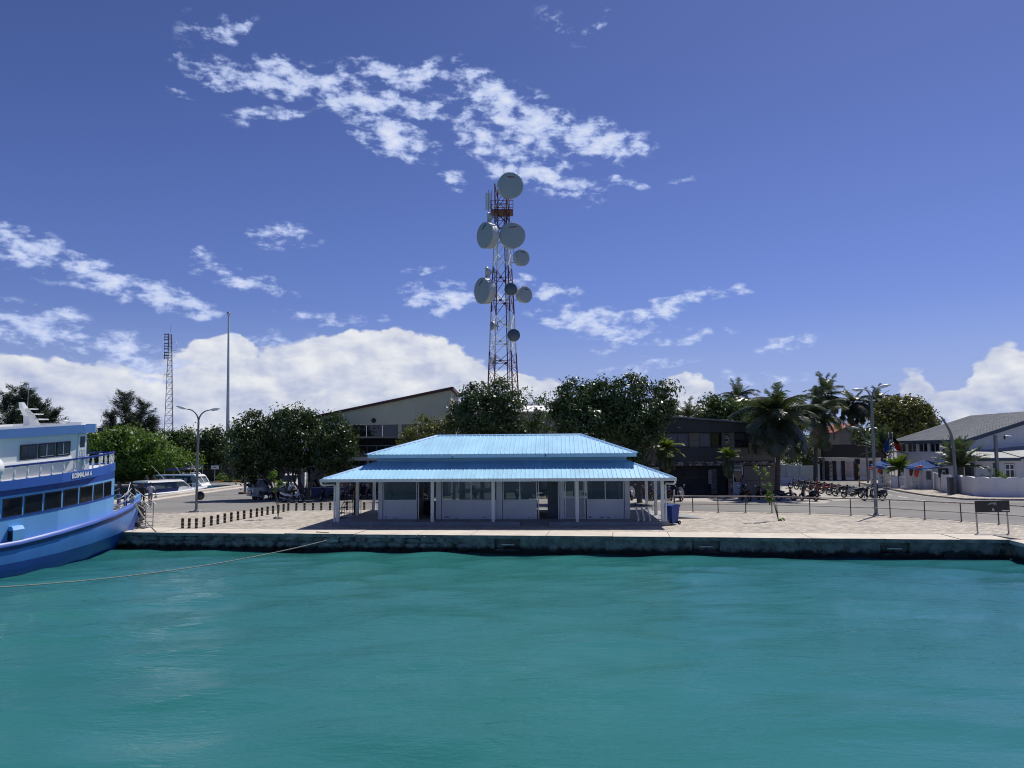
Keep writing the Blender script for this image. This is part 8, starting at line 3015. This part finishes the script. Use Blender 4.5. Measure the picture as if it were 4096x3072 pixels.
for (x, y) in ((-1.9, -1.3), (-1.9, 1.3), (1.9, -1.3), (1.9, 1.3)):
 MB().tube([(x, y, 0), (x, y, 1.9 + .28 * (x > 0) * 1.8)], .04, 6).build('pole', STEEL, tp_)

# ================================================================== motorbikes
BKC = {'black': (.010, .010, .011), 'red': (.22, .02, .012), 'silver': (.34, .35, .36), 'white': (.66, .67, .68), 'darkgrey': (.04, .042, .045), 'navy': (.012, .02, .06)}
BKM = {k_: mat('bike_paint_' + k_, v, .22, var=.05, coat=.4) for k_, v in BKC.items()}
SEATM = mat('bike_seat_vinyl', (.014, .013, .013), .55, var=.2)
REDL = mat('red_lens', (.30, .01, .01), .2)
LAMPL = mat('headlight_lens', (.55, .57, .58), .1, spec=.8)


def make_bike(colr, scooter):
 t = thing('motorbike', None, 'motorbike')
 pm = BKM[colr]
 wr = .25 if scooter else .285
 wb = .66
 for x in (wb, -wb):
  w = MB().torus((x, 0, wr), wr - .05, .052, axis='Y', nu=22, nv=7).build('wheel', RUBBER, t)
  rm = MB().torus((x, 0, wr), wr - .085, .016, axis='Y', nu=20, nv=5)
  for i in range(5):
   a = 2 * PI * i / 5
   rm.tube([(x + .03 * math.cos(a), 0, wr + .03 * math.sin(a)), (x + (wr - .09) * math.cos(a), 0, wr + (wr - .09) * math.sin(a))], .013, 5)
  rm.lathe([(.04, -.05), (.04, .05)], c=(x, 0, wr), n=8, axis='Y').build('rim', STEEL, w)
 MB().tube([(wb, -.08, wr), (wb - .10, -.08, .62), (wb - .18, -.05, .86)], .022, 6).tube([(wb, .08, wr), (wb - .10, .08, .62), (wb - .18, .05, .86)], .022, 6).build('front_fork', STEEL, t)
 fd = []
 for i in range(7):
  a = R(20 + 140 * i / 6)
  fd.append([(wb + (wr + .03) * math.cos(a), -.075, wr + (wr + .03) * math.sin(a)), (wb + (wr + .06) * math.cos(a), 0, wr + (wr + .06) * math.sin(a)), (wb + (wr + .03) * math.cos(a), .075, wr + (wr + .03) * math.sin(a))])
 MB().loft(fd, closed=False).build('front_mudguard', pm, t)
 # leg shield and nose
 if scooter:
  MB().loft([[(.44, -.20, .30), (.40, .0, .28), (.44, .20, .30), (.50, 0, .32)], [(.46, -.24, .58), (.40, 0, .58), (.46, .24, .58), (.58, 0, .60)], [(.40, -.20, .82), (.34, 0, .82), (.40, .20, .82), (.58, 0, .84)], [(.36, -.13, .97), (.32, 0, .98), (.36, .13, .97), (.46, 0, 1.0)]]).build('leg_shield', pm, t)
  MB().box(-.22, .42, -.14, .14, .27, .33).build('footboard', BLACK, t)
  bd = [[(-.18, -.12, .34), (-.18, .12, .34), (-.18, .13, .66), (-.18, -.13, .66)], [(-.45, -.19, .36), (-.45, .19, .36), (-.45, .17, .74), (-.45, -.17, .74)], [(-.80, -.15, .52), (-.80, .15, .52), (-.80, .13, .80), (-.80, -.13, .80)], [(-1.0, -.07, .72), (-1.0, .07, .72), (-1.0, .06, .84), (-1.0, -.06, .84)]]
 else:
  MB().loft([[(.38, -.15, .34), (.32, .0, .32), (.38, .15, .34), (.44, 0, .36)], [(.44, -.19, .60), (.36, 0, .60), (.44, .19, .60), (.52, 0, .62)], [(.40, -.13, .88), (.34, 0, .88), (.40, .13, .88), (.50, 0, .90)]]).build('leg_shield', pm, t)
  MB().loft([[(.36, -.06, .56), (.36, .06, .56), (.36, .06, .68), (.36, -.06, .68)], [(-.1, -.08, .42), (-.1, .08, .42), (-.1, .07, .60), (-.1, -.07, .60)], [(-.3, -.08, .50), (-.3, .08, .50), (-.3, .08, .68), (-.3, -.08, .68)]]).build('frame_cover', pm, t)
  bd = [[(-.16, -.10, .50), (-.16, .10, .50), (-.16, .11, .66), (-.16, -.11, .66)], [(-.55, -.14, .50), (-.55, .14, .50), (-.55, .12, .72), (-.55, -.12, .72)], [(-.98, -.06, .70), (-.98, .06, .70), (-.98, .05, .82), (-.98, -.05, .82)]]
 MB().loft(bd).build('tail_body', pm, t)
 MB().loft([[(-.08, -.09, .66), (-.08, .09, .66), (-.08, .08, .72), (-.08, -.08, .72)], [(-.32, -.13, .70), (-.32, .13, .70), (-.32, .12, .77), (-.32, -.12, .77)], [(-.62, -.12, .78), (-.62, .12, .78), (-.62, .11, .85), (-.62, -.11, .85)], [(-.90, -.07, .84), (-.90, .07, .84), (-.90, .06, .89), (-.90, -.06, .89)]]).build('seat', SEATM, t)
 MB().box(-.30, .10, -.13, .13, .20, .44).lathe([(.10, -.16), (.12, -.12), (.12, .12), (.10, .16)], c=(-.12, 0, .32), n=10, axis='Y').build('engine', GUNM, t)
 MB().tube([(.05, -.15, .26), (-.35, -.17, .25), (-.50, -.18, .29), (-1.0, -.19, .42)], .04, 8, radii=[.025, .03, .05, .055]).build('exhaust', STEEL, t)
 hb_ = MB().tube([(.30, -.34, 1.0), (.40, -.12, 1.0), (.42, 0, .98), (.40, .12, 1.0), (.30, .34, 1.0)], .018, 6).tube([(.36, -.34, .985), (.26, -.35, 1.0)], .028, 6).tube([(.36, .34, .985), (.26, .35, 1.0)], .028, 6).build('handlebar', BLACK, t)
 for s in (-1, 1):
  MB().tube([(.36, s * .22, 1.0), (.34, s * .33, 1.18)], .009, 5).ell((.33, s * .35, 1.21), (.02, .07, .045), 8, 6).build('mirror', CHROME, hb_)
 MB().loft([[(.50, -.10, .92), (.50, .10, .92), (.48, .08, 1.04), (.48, -.08, 1.04)], [(.38, -.13, .90), (.38, .13, .90), (.36, .11, 1.08), (.36, -.11, 1.08)]]).build('cowl', pm, t)
 MB().ell((.50, 0, .95), (.03, .09, .05), 10, 6).build('headlight', LAMPL, t)
 MB().box(-1.03, -.98, -.07, .07, .72, .80).build('tail_light', REDL, t)
 MB().hexa([(-.88, -.07, .30), (-1.05, -.07, .46), (-1.05, .07, .46), (-.88, .07, .30), (-.86, -.07, .34), (-1.0, -.07, .72), (-1.0, .07, .72), (-.86, .07, .34)]).build('rear_mudguard', BLACK, t)
 MB().tube([(-.05, .1, .24), (-.12, .26, .02)], .014, 5).build('side_stand', STEEL, t)
 return t


GUNM = mat('engine_grey', (.10, .10, .10), .5, .5, var=.2)
protos = {}
GP = {'row': 'motorbikes parked in a row by the palms', 'front': 'motorbikes parked before the charcoal building', 'shop': 'motorbikes parked before the shop building'}


def place_bike(px, py, head, colr, scooter, label, group):
 key = (colr, scooter)
 if key not in protos:
  t = protos[key] = make_bike(colr, scooter)
 else:
  t = copy_tree(protos[key])
 p = G(px, py, ROADZ)
 t.location = p
 t.rotation_euler = (R(random.choice([-7, -8, -6])), 0, R(head))
 t['label'] = label
 if group:
  t['group'] = GP[group]
 elif 'group' in t:
  del t['group']
 return t


for a in [
 (3410, 1991, 174, 'black', True, 'black scooter in full side view at the road end of the parked row', 'row'),
 (3374, 1985, 168, 'silver', True, 'scooter with pale silver front just behind the black one at the row end', 'row'),
 (3349, 1981, 165, 'black', False, 'black underbone motorbike behind the silver fronted scooter', 'row'),
 (3316, 1975, 172, 'red', False, 'dark red motorbike with bronze side panels in the parked row', 'row'),
 (3287, 1970, 170, 'red', True, 'red scooter tucked behind the dark red motorbike', 'row'),
 (3262, 1966, 166, 'darkgrey', False, 'dark grey motorbike in the middle of the parked row by the palm trunk', 'row'),
 (3238, 1962, 168, 'black', True, 'black scooter left of the second palm trunk in the row', 'row'),
 (3214, 1958, 164, 'darkgrey', True, 'dark grey scooter with round front wheel turned out in the row', 'row'),
 (3190, 1954, 170, 'black', False, 'black motorbike at the building end of the parked row', 'row'),
 (3236, 2003, 118, 'black', True, 'black scooter parked alone nose in on the kerb corner', 'front'),
 (3146, 2003, 12, 'black', False, 'low black motorbike in side view beside the drooping palm trunk', 'front'),
 (3053, 2002, 105, 'black', True, 'black scooter standing left of the drooping palm trunk', 'front'),
 (2984, 2003, 100, 'black', True, 'black scooter with bright headlight before the man at the white door', 'front'),
 (2727, 2003, 70, 'silver', True, 'scooter with white and maroon panels seen behind the bins', 'front'),
 (2675, 2001, 96, 'black', False, 'black motorbike seen behind the terminal corner post', 'front'),
 (2601, 2001, 98, 'black', False, 'black motorbike seen between the terminal posts above the trolleys', 'front'),
 (2530, 1999, 75, 'white', True, 'white scooter just past the terminal end wall', 'front'),
 (1312, 2001, 160, 'black', True, 'black scooter parked before the violet tiled base', 'shop'),
 (1362, 1998, 118, 'silver', True, 'silver scooter seen beside the terminal west post', 'shop'),
 (1392, 1998, 100, 'darkgrey', False, 'dark grey motorbike behind the ladder rack', 'shop'),
 (1440, 1996, 95, 'black', True, 'black scooter behind the man standing under the eaves', 'shop'),
 (1482, 1996, 85, 'black', False, 'black motorbike seen by the terminal wall corner', 'shop'),
 (1052, 1999, 8, 'black', False, 'black motorbike in side view in front of the grey pickup', 'shop'),
 (1120, 1992, 20, 'navy', True, 'dark blue scooter in the tree shade behind the pickup bed', 'shop'),
 (1700, 1994, 80, 'black', True, 'black scooter glimpsed through the first terminal doorway', 'shop'),
 (1900, 1994, 100, 'black', False, 'black motorbike glimpsed through the wide terminal window', 'shop'),
 (2080, 1994, 70, 'silver', True, 'silver scooter glimpsed through the terminal window by the doorway', 'shop'),
 (2165, 1994, 160, 'black', True, 'black scooter glimpsed through the second terminal doorway', 'shop'),
]:
 place_bike(*a)
ridden_w = place_bike(1169, 2009, 2, 'white', False, 'white underbone motorbike ridden past the western trees', None)
ridden_e = place_bike(3494, 2003, 172, 'black', True, 'black scooter ridden along the road behind the double lamp post', None)
for o in (ridden_w, ridden_e):
 o.rotation_euler[0] = 0
 if 'group' in o:
  del o['group']

# ================================================================== small pickup and van
TRUCKM = mat('pickup_silver_paint', (.33, .35, .37), .3, .2, var=.05, coat=.4)
tk = thing('pickup_truck', 'small silver cab over pickup truck parked under the western trees', 'truck', G(1030, 1999, ROADZ) + Vector((.6, 1.2, 0)), R(221))
MB().loft([[(1.62, -.70, .38), (1.62, .70, .38), (1.70, .70, .80), (1.70, -.70, .80)], [(1.45, -.72, .36), (1.45, .72, .36), (1.62, .72, 1.05), (1.62, -.72, 1.05)], [(.35, -.72, .36), (.35, .72, .36), (.35, .72, 1.05), (.35, -.72, 1.05)]], smooth=False).build('cab_lower', TRUCKM, tk)
MB().loft([[(1.60, -.71, 1.052), (1.60, .71, 1.052), (1.60, .705, 1.06), (1.60, -.705, 1.06)], [(1.18, -.64, 1.66), (1.18, .64, 1.66), (1.14, .62, 1.70), (1.14, -.62, 1.70)]], smooth=False).build('windscreen', WINDARK, tk)
MB().bar((1.62, -.69, 1.05), (1.2, -.63, 1.68), .07).bar((1.62, .69, 1.05), (1.2, .63, 1.68), .07).bar((.40, -.70, 1.05), (.42, -.62, 1.7), .07).bar((.40, .70, 1.05), (.42, .62, 1.7), .07).bar((.95, -.705, 1.05), (.95, -.63, 1.7), .04).bar((.95, .705, 1.05), (.95, .63, 1.7), .04).build('cab_pillar', TRUCKM, tk)
MB().box(.38, 1.25, -.65, .65, 1.69, 1.76).box(.36, .40, -.66, .66, 1.055, 1.69).build('cab_roof', TRUCKM, tk)
for s in (-1, 1):
 d = MB().quad((1.5, s * .722, 1.06), (.45, s * .722, 1.06), (.45, s * .66, 1.64), (1.2, s * .66, 1.64)).build('side_window', WINDARK, tk)
 MB().box(1.50, 1.72, s * .78 - .09, s * .78 + .09, 1.12, 1.34).build('wing_mirror', BLACK, tk)
 MB().box(1.665, 1.705, s * .52 - .12, s * .52 + .12, .62, .80).build('headlight', LAMPL, tk)
 for x in (1.0, -1.05):
  w = MB().lathe([(.16, s * .56), (.27, s * .57), (.27, s * .70), (.16, s * .71)], c=(x, 0, .27), n=18, axis='Y').build('wheel', RUBBER, tk)
  MB().lathe([(.02, s * .70), (.16, s * .705), (.15, s * .715)], c=(x, 0, .27), n=12, axis='Y').build('hubcap', STEEL, w)
for z in (.84, .90, .96):
 MB().box(1.63, 1.70 - (z - .8) * .1, -.45, .45, z, z + .025).build('grille_bar', CHROME, tk)
MB().box(1.60, 1.73, -.70, .70, .30, .50).build('bumper', TRUCKM, tk)
MB().box(1.732, 1.74, -.22, .22, .36, .47).build('number_plate', BLACK, tk)
MB().box(-1.75, .32, -.70, .70, .50, .62).build('bed_floor', BLACK, tk)
for y in (-.70, .66):
 MB().box(-1.75, .32, y, y + .04, .622, .92).build('bed_side', TRUCKM, tk)
MB().box(-1.75, -1.71, -.66, .66, .622, .92).build('tailgate', TRUCKM, tk)
MB().tube([(.28, -.62, .62), (.28, -.62, 1.72), (.28, .62, 1.72), (.28, .62, .62)], .025, 6).build('bed_rack', BLACK, tk)
vn = thing('van', 'white van parked behind the western tree trunks', 'van', (W(1178, 1950, 80).x, 80, ROADZ), R(-92))
MB().loft([[(x, -w, z0), (x, w, z0), (x, w, z1 * .62), (x, w * .86, z1), (x, -w * .86, z1), (x, -w, z1 * .62)] for x, w, z0, z1 in ((-2.2, .80, .3, 1.85), (.6, .82, .3, 1.9), (1.2, .82, .3, 1.55), (1.75, .80, .32, 1.02), (2.1, .74, .34, .90))], smooth=False).build('body', GLOSSW, vn)
MB().hexa([(1.10, -.66, 1.64), (1.74, -.72, 1.06), (1.74, .72, 1.06), (1.10, .66, 1.64), (1.14, -.66, 1.67), (1.78, -.72, 1.09), (1.78, .72, 1.09), (1.14, .66, 1.67)]).build('windscreen', WINDARK, vn)
for s in (-1, 1):
 MB().box(2.08, 2.13, s * .5 - .14, s * .5 + .14, .62, .8).build('headlight', LAMPL, vn)
 for x in (1.35, -1.4):
  MB().lathe([(.16, s * .62), (.31, s * .63), (.31, s * .83), (.16, s * .84)], c=(x, 0, .31), n=16, axis='Y').build('wheel', RUBBER, vn)
MB().box(2.09, 2.14, -.70, .70, .34, .52).build('bumper', BLACK, vn)
MB().lathe([(.06, 2.11), (.06, 2.125)], c=(0, 0, .78), n=10, axis='X').build('badge', BLACK, vn)
# lamp post foot with yellow block beside the pickup
o = thing('lamp_post_stub', 'grey post with black and yellow foot beside the pickup', 'post', G(980, 1976, ROADZ))
MB().tube([(0, 0, 0), (0, 0, 7.0)], .12, 10).build('post', LAMPG, o)
MB().box(-.6, -.12, -.15, .15, 0, .17).build('foot_block', PAINTK, o)
MB().box(-.118, .3, -.15, .15, 0, .17).build('foot_block', PAINTY, o)
# ================================================================== people: one continuous skinned body each
SKIN = mat('brown_skin', (.15, .075, .045), .55, var=.08)
HAIRM = mat('black_hair', (.008, .007, .006), .6, var=.2)
SHOE = mat('dark_shoe', (.015, .013, .012), .5)
CL = lambda n, c: bpy.data.materials.get(n) or mat(n, c, .85, var=.1, vs=6)


def person(label, loc, yaw, J, shirt, legs, sleeve=1, shorts=False, helmet=None, held=None, group=None, hair=True):
 """J: joint positions in body space (x forward, y to the body's own left)"""
 t = thing('person', label, 'person', loc, yaw, group)
 rad = {'pelvis': (.135, .16), 'waist': (.115, .145), 'chest': (.13, .175), 'neckbase': (.075, .09), 'neck': (.052, .055), 'skull': (.088, .082), 'crown': (.078, .075),
           'sh': (.068, .068), 'el': (.042, .042), 'wr': (.028, .030), 'hip': (.095, .10), 'kn': (.062, .062), 'an': (.042, .042), 'toe': (.032, .042), 'heel': (.036, .04)}
 names = ['pelvis', 'waist', 'chest', 'neckbase', 'neck', 'skull', 'crown'] + [a + s for s in 'LR' for a in ('sh', 'el', 'wr', 'hip', 'kn', 'an', 'heel', 'toe')]
 edges = [('pelvis', 'waist'), ('waist', 'chest'), ('chest', 'neckbase'), ('neckbase', 'neck'), ('neck', 'skull'), ('skull', 'crown')]
 for s in 'LR':
  edges += [('chest', 'sh' + s), ('sh' + s, 'el' + s), ('el' + s, 'wr' + s), ('pelvis', 'hip' + s), ('hip' + s, 'kn' + s), ('kn' + s, 'an' + s), ('an' + s, 'heel' + s), ('an' + s, 'toe' + s)]
 me = bpy.data.meshes.new('body')
 ix = {n: i for i, n in enumerate(names)}
 me.from_pydata([J[n] for n in names], [(ix[a], ix[b]) for a, b in edges], [])
 tmp = bpy.data.objects.new('body', me)
 col.objects.link(tmp)
 tmp.modifiers.new('skin', 'SKIN')
 for n in names:
  v = me.skin_vertices[0].data[ix[n]]
  v.radius = rad[n if n in rad else n[:-1]]
  v.use_root = n == 'pelvis'
 sub = tmp.modifiers.new('sub', 'SUBSURF')
 sub.levels = sub.render_levels = 1
 dg = bpy.context.evaluated_depsgraph_get()
 bm_ = bpy.data.meshes.new_from_object(tmp.evaluated_get(dg))
 bpy.data.objects.remove(tmp)
 # dress the one surface: nearest bone decides skin, shirt, trousers or shoe
 mats = [SKIN, shirt, legs, SHOE]
 bm_.materials.clear()
 for m_ in mats:
  bm_.materials.append(m_)

 def zone(a, b, u):
  q = a[:2] if a[-1] in 'LR' and a not in names[:7] else a
  if a in ('pelvis',) and b == 'waist':
   return 2 if u < .35 else 1
  if a in ('waist', 'chest') or (a == 'chest'):
   return 1
  if a == 'neckbase' or a == 'neck' or a == 'skull':
   return 0
  if q == 'sh':
   return 1 if u < (.75 if sleeve == 1 else 2) else 0
  if q == 'el':
   return 1 if sleeve == 2 and u < .8 else 0
  if a == 'pelvis' or q == 'hi':
   return 2
  if q == 'kn':
   return 2 if (not shorts or u < .12) and u < .92 else 0
  return 3
 P = {n: Vector(J[n]) for n in names}
 for p in bm_.polygons:
  c = p.center
  best = (9, 0)
  for a, b in edges:
   d = P[b] - P[a]
   u = max(0, min(1, (c - P[a]).dot(d) / max(d.length_squared, 1e-9)))
   e = (c - P[a] - d * u).length / (rad.get(a, rad.get(a[:-1]))[0] + .03)
   if e < best[0]:
    best = (e, zone(a, b, u))
  p.material_index = best[1]
  p.use_smooth = True
 body = link('body', bm_, t)
 # face
 h, nk = P['skull'], P['neck']
 f = MB()
 f.loft([[tuple(h + Vector(q)) for q in ((.075, -.012, .015), (.075, .012, .015), (.075, 0, .03))], [tuple(h + Vector(q)) for q in ((.098, -.018, -.03), (.098, .018, -.03), (.105, 0, -.015))]])
 for s in (-1, 1):
  f.ell(tuple(h + Vector((-.005, s * .083, -.01))), (.018, .012, .032), 6, 5)
 f.build('nose_and_ears', SKIN, t)
 e_ = MB()
 for s in (-1, 1):
  e_.ell(tuple(h + Vector((.079, s * .032, .018))), (.008, .014, .008), 6, 4)
 e_.ell(tuple(h + Vector((.078, 0, -.062))), (.008, .024, .006), 6, 4)
 e_.build('eyes_and_mouth', HAIRM, t)
 if hair and not helmet:
  c = (P['crown'] + h) / 2
  MB().ell(tuple(c + Vector((-.018, 0, .035))), (.098, .092, .092), 12, 8).build('hair', HAIRM, t)
 if helmet:
  c = (P['crown'] + h) / 2
  hm = MB().ell(tuple(c + Vector((-.01, 0, .03))), (.135, .125, .125), 14, 10).build('helmet', helmet, t)
  MB().ell(tuple(c + Vector((.07, 0, .015))), (.07, .10, .055), 10, 6).build('visor', BLACK, hm)
 # hands: palm, four curled fingers of unequal length and a thumb from the side
 for s, sg in (('L', 1), ('R', -1)):
  w, el = P['wr' + s], P['el' + s]
  d = (w - el).normalized()
  n = Vector((1, 0, 0)) - d * d.x
  n = n.normalized() if n.length > .1 else Vector((0, 0, 1))
  sd = d.cross(n).normalized()
  hm = MB().loft([[tuple(w + d * u + n * (x * a) + sd * (y * .014)) for x, y in ((-1, -1), (1, -1), (1, 1), (-1, 1))] for u, a in ((-.01, .024), (.04, .036), (.085, .038))])
  for i, L in enumerate((.066, .078, .073, .056)):
   b = w + d * .08 + n * (.030 - .020 * i)
   cur = sd * (-sg * .4)
   k1 = b + (d + cur * .4).normalized() * L * .5
   hm.tube([b, k1, k1 + (d * .8 + cur * 1.4).normalized() * L * .5], .009, 5, radii=[.0095, .009, .007])
  b = w + d * .025 + n * .032
  hm.tube([b, b + (n + d * .6).normalized() * .035, b + (n * .6 + d * 1.2).normalized() * .065], .011, 5, radii=[.012, .011, .008])
  hm.build('hand', SKIN, t)
 if held:
  q = P['wrL'] + Vector((0, 0, -.16))
 return t


def stand(stride=0.0, arm=0.12, lean=0.0, side=1, hgt=1.0):
 """standing or walking pose; stride is the half step length"""
 J = {'pelvis': (0, 0, .93), 'waist': (.01 + lean * .3, 0, 1.10), 'chest': (lean * .7, 0, 1.32), 'neckbase': (lean, 0, 1.47), 'neck': (lean + .01, 0, 1.53), 'skull': (lean + .03, 0, 1.63), 'crown': (lean + .02, 0, 1.70)}
 for s, y in (('L', 1), ('R', -1)):
  k_ = stride * y * side
  J['sh' + s] = (lean * .9, y * .19, 1.42)
  J['el' + s] = (lean * .6 - .02 - k_ * .45, y * (.23 + arm * .3), 1.14)
  J['wr' + s] = (lean * .5 + .06 - k_ * .8, y * (.24 + arm * .5), .90)
  J['hip' + s] = (0, y * .09, .88)
  J['kn' + s] = (k_ * .55 + (.05 if k_ < 0 else .04), y * .10, .49)
  J['an' + s] = (k_ * 1.0 - (.04 if k_ < 0 else 0), y * .10, .09 + (.06 if k_ < -.05 else 0))
  J['heel' + s] = (k_ * 1.0 - .05, y * .10, .04 + (.09 if k_ < -.05 else 0))
  J['toe' + s] = (k_ * 1.0 + .15, y * .115, .03)
 return {n: tuple(c * hgt for c in v) for n, v in J.items()}


def ride(hand_x=.36, hand_z=.98, seat=(-.28, .80), foot=(.12, .34)):
 sx, sz = seat
 J = {'pelvis': (sx, 0, sz + .10), 'waist': (sx + .03, 0, sz + .27), 'chest': (sx + .09, 0, sz + .48), 'neckbase': (sx + .13, 0, sz + .63), 'neck': (sx + .15, 0, sz + .69), 'skull': (sx + .19, 0, sz + .79), 'crown': (sx + .18, 0, sz + .86)}
 for s, y in (('L', 1), ('R', -1)):
  J['sh' + s] = (sx + .11, y * .19, sz + .58)
  J['el' + s] = (sx + .27, y * .30, sz + .36)
  J['wr' + s] = (hand_x - .06, y * .30, hand_z + .02)
  J['hip' + s] = (sx + .03, y * .10, sz + .06)
  J['kn' + s] = (sx + .42, y * .19, sz + .02)
  J['an' + s] = (foot[0], y * .17, foot[1] + .09)
  J['heel' + s] = (foot[0] - .05, y * .17, foot[1] + .04)
  J['toe' + s] = (foot[0] + .15, y * .18, foot[1] + .03)
 return J


pw_ = person('man in white shirt and pale trousers walking toward the quay, holding a small bag', G(600, 2026, ROADZ), R(-80), stand(.17, .25, .03, 1, 1.03), CL('white_shirt', (.62, .60, .66)), CL('khaki_trousers', (.27, .255, .20)), 1)
q = person('man in dark shirt and dark trousers walking beside the man in white', G(568, 2027, ROADZ), R(-82), stand(.15, .15, .03, -1, 1.0), CL('charcoal_shirt', (.025, .023, .022)), CL('black_trousers', (.012, .012, .012)), 1)
# small pale bag carried in his left hand
wl_ = Vector(stand(.17, .25, .03, 1, 1.03)['wrL'])
wp = Matrix.Rotation(R(-80), 3, 'Z') @ wl_ + Vector(pw_.location)
o = MB().loft([[(-.05, -.02, -.10), (.05, -.02, -.10), (.05, .02, -.10), (-.05, .02, -.10)], [(-.10, -.05, -.24), (.10, -.05, -.24), (.10, .05, -.24), (-.10, .05, -.24)], [(-.07, -.04, -.32), (.07, -.04, -.32), (.07, .04, -.32), (-.07, .04, -.32)]]).build('carrier_bag', CL('pale_bag', (.5, .52, .55)), None, wp)
tag(o, 'small pale carrier bag in the hand of the man in white', 'bag')
Tm = Matrix.Translation(T.location) @ Matrix.Rotation(T.rotation_euler[2], 4, 'Z')
p = G(1425, 2060, PZ)
person('man in mustard shirt and dark trousers standing under the terminal eaves', (p.x, p.y, PZ), R(150), stand(.05, .05, .02, 1, 1.02), CL('mustard_shirt', (.11, .085, .03)), CL('black_trousers', (.012, .012, .012)), 1)
p = G(2966, 1983, ROADZ)
person('man in grey tee shirt standing at the white door of the charcoal building', (p.x, p.y - .6, ROADZ), R(-95), stand(.03, .1, .0, 1, 1.02), CL('grey_tee', (.16, .155, .15)), CL('navy_trousers', (.015, .02, .05)), 1)
person('rider in pale blue shirt sitting on the white underbone motorbike', tuple(ridden_w.location), ridden_w.rotation_euler[2], ride(seat=(-.30, .79), foot=(.10, .30)), CL('pale_blue_shirt', (.30, .42, .52)), CL('black_trousers', (.012, .012, .012)), 1)
person('rider in white helmet and dark jacket sitting on the black scooter', tuple(ridden_e.location), ridden_e.rotation_euler[2], ride(seat=(-.30, .80), foot=(.14, .33)), CL('dark_jacket', (.018, .02, .035)), CL('navy_trousers', (.015, .02, .05)), 2, False, GLOSSW)
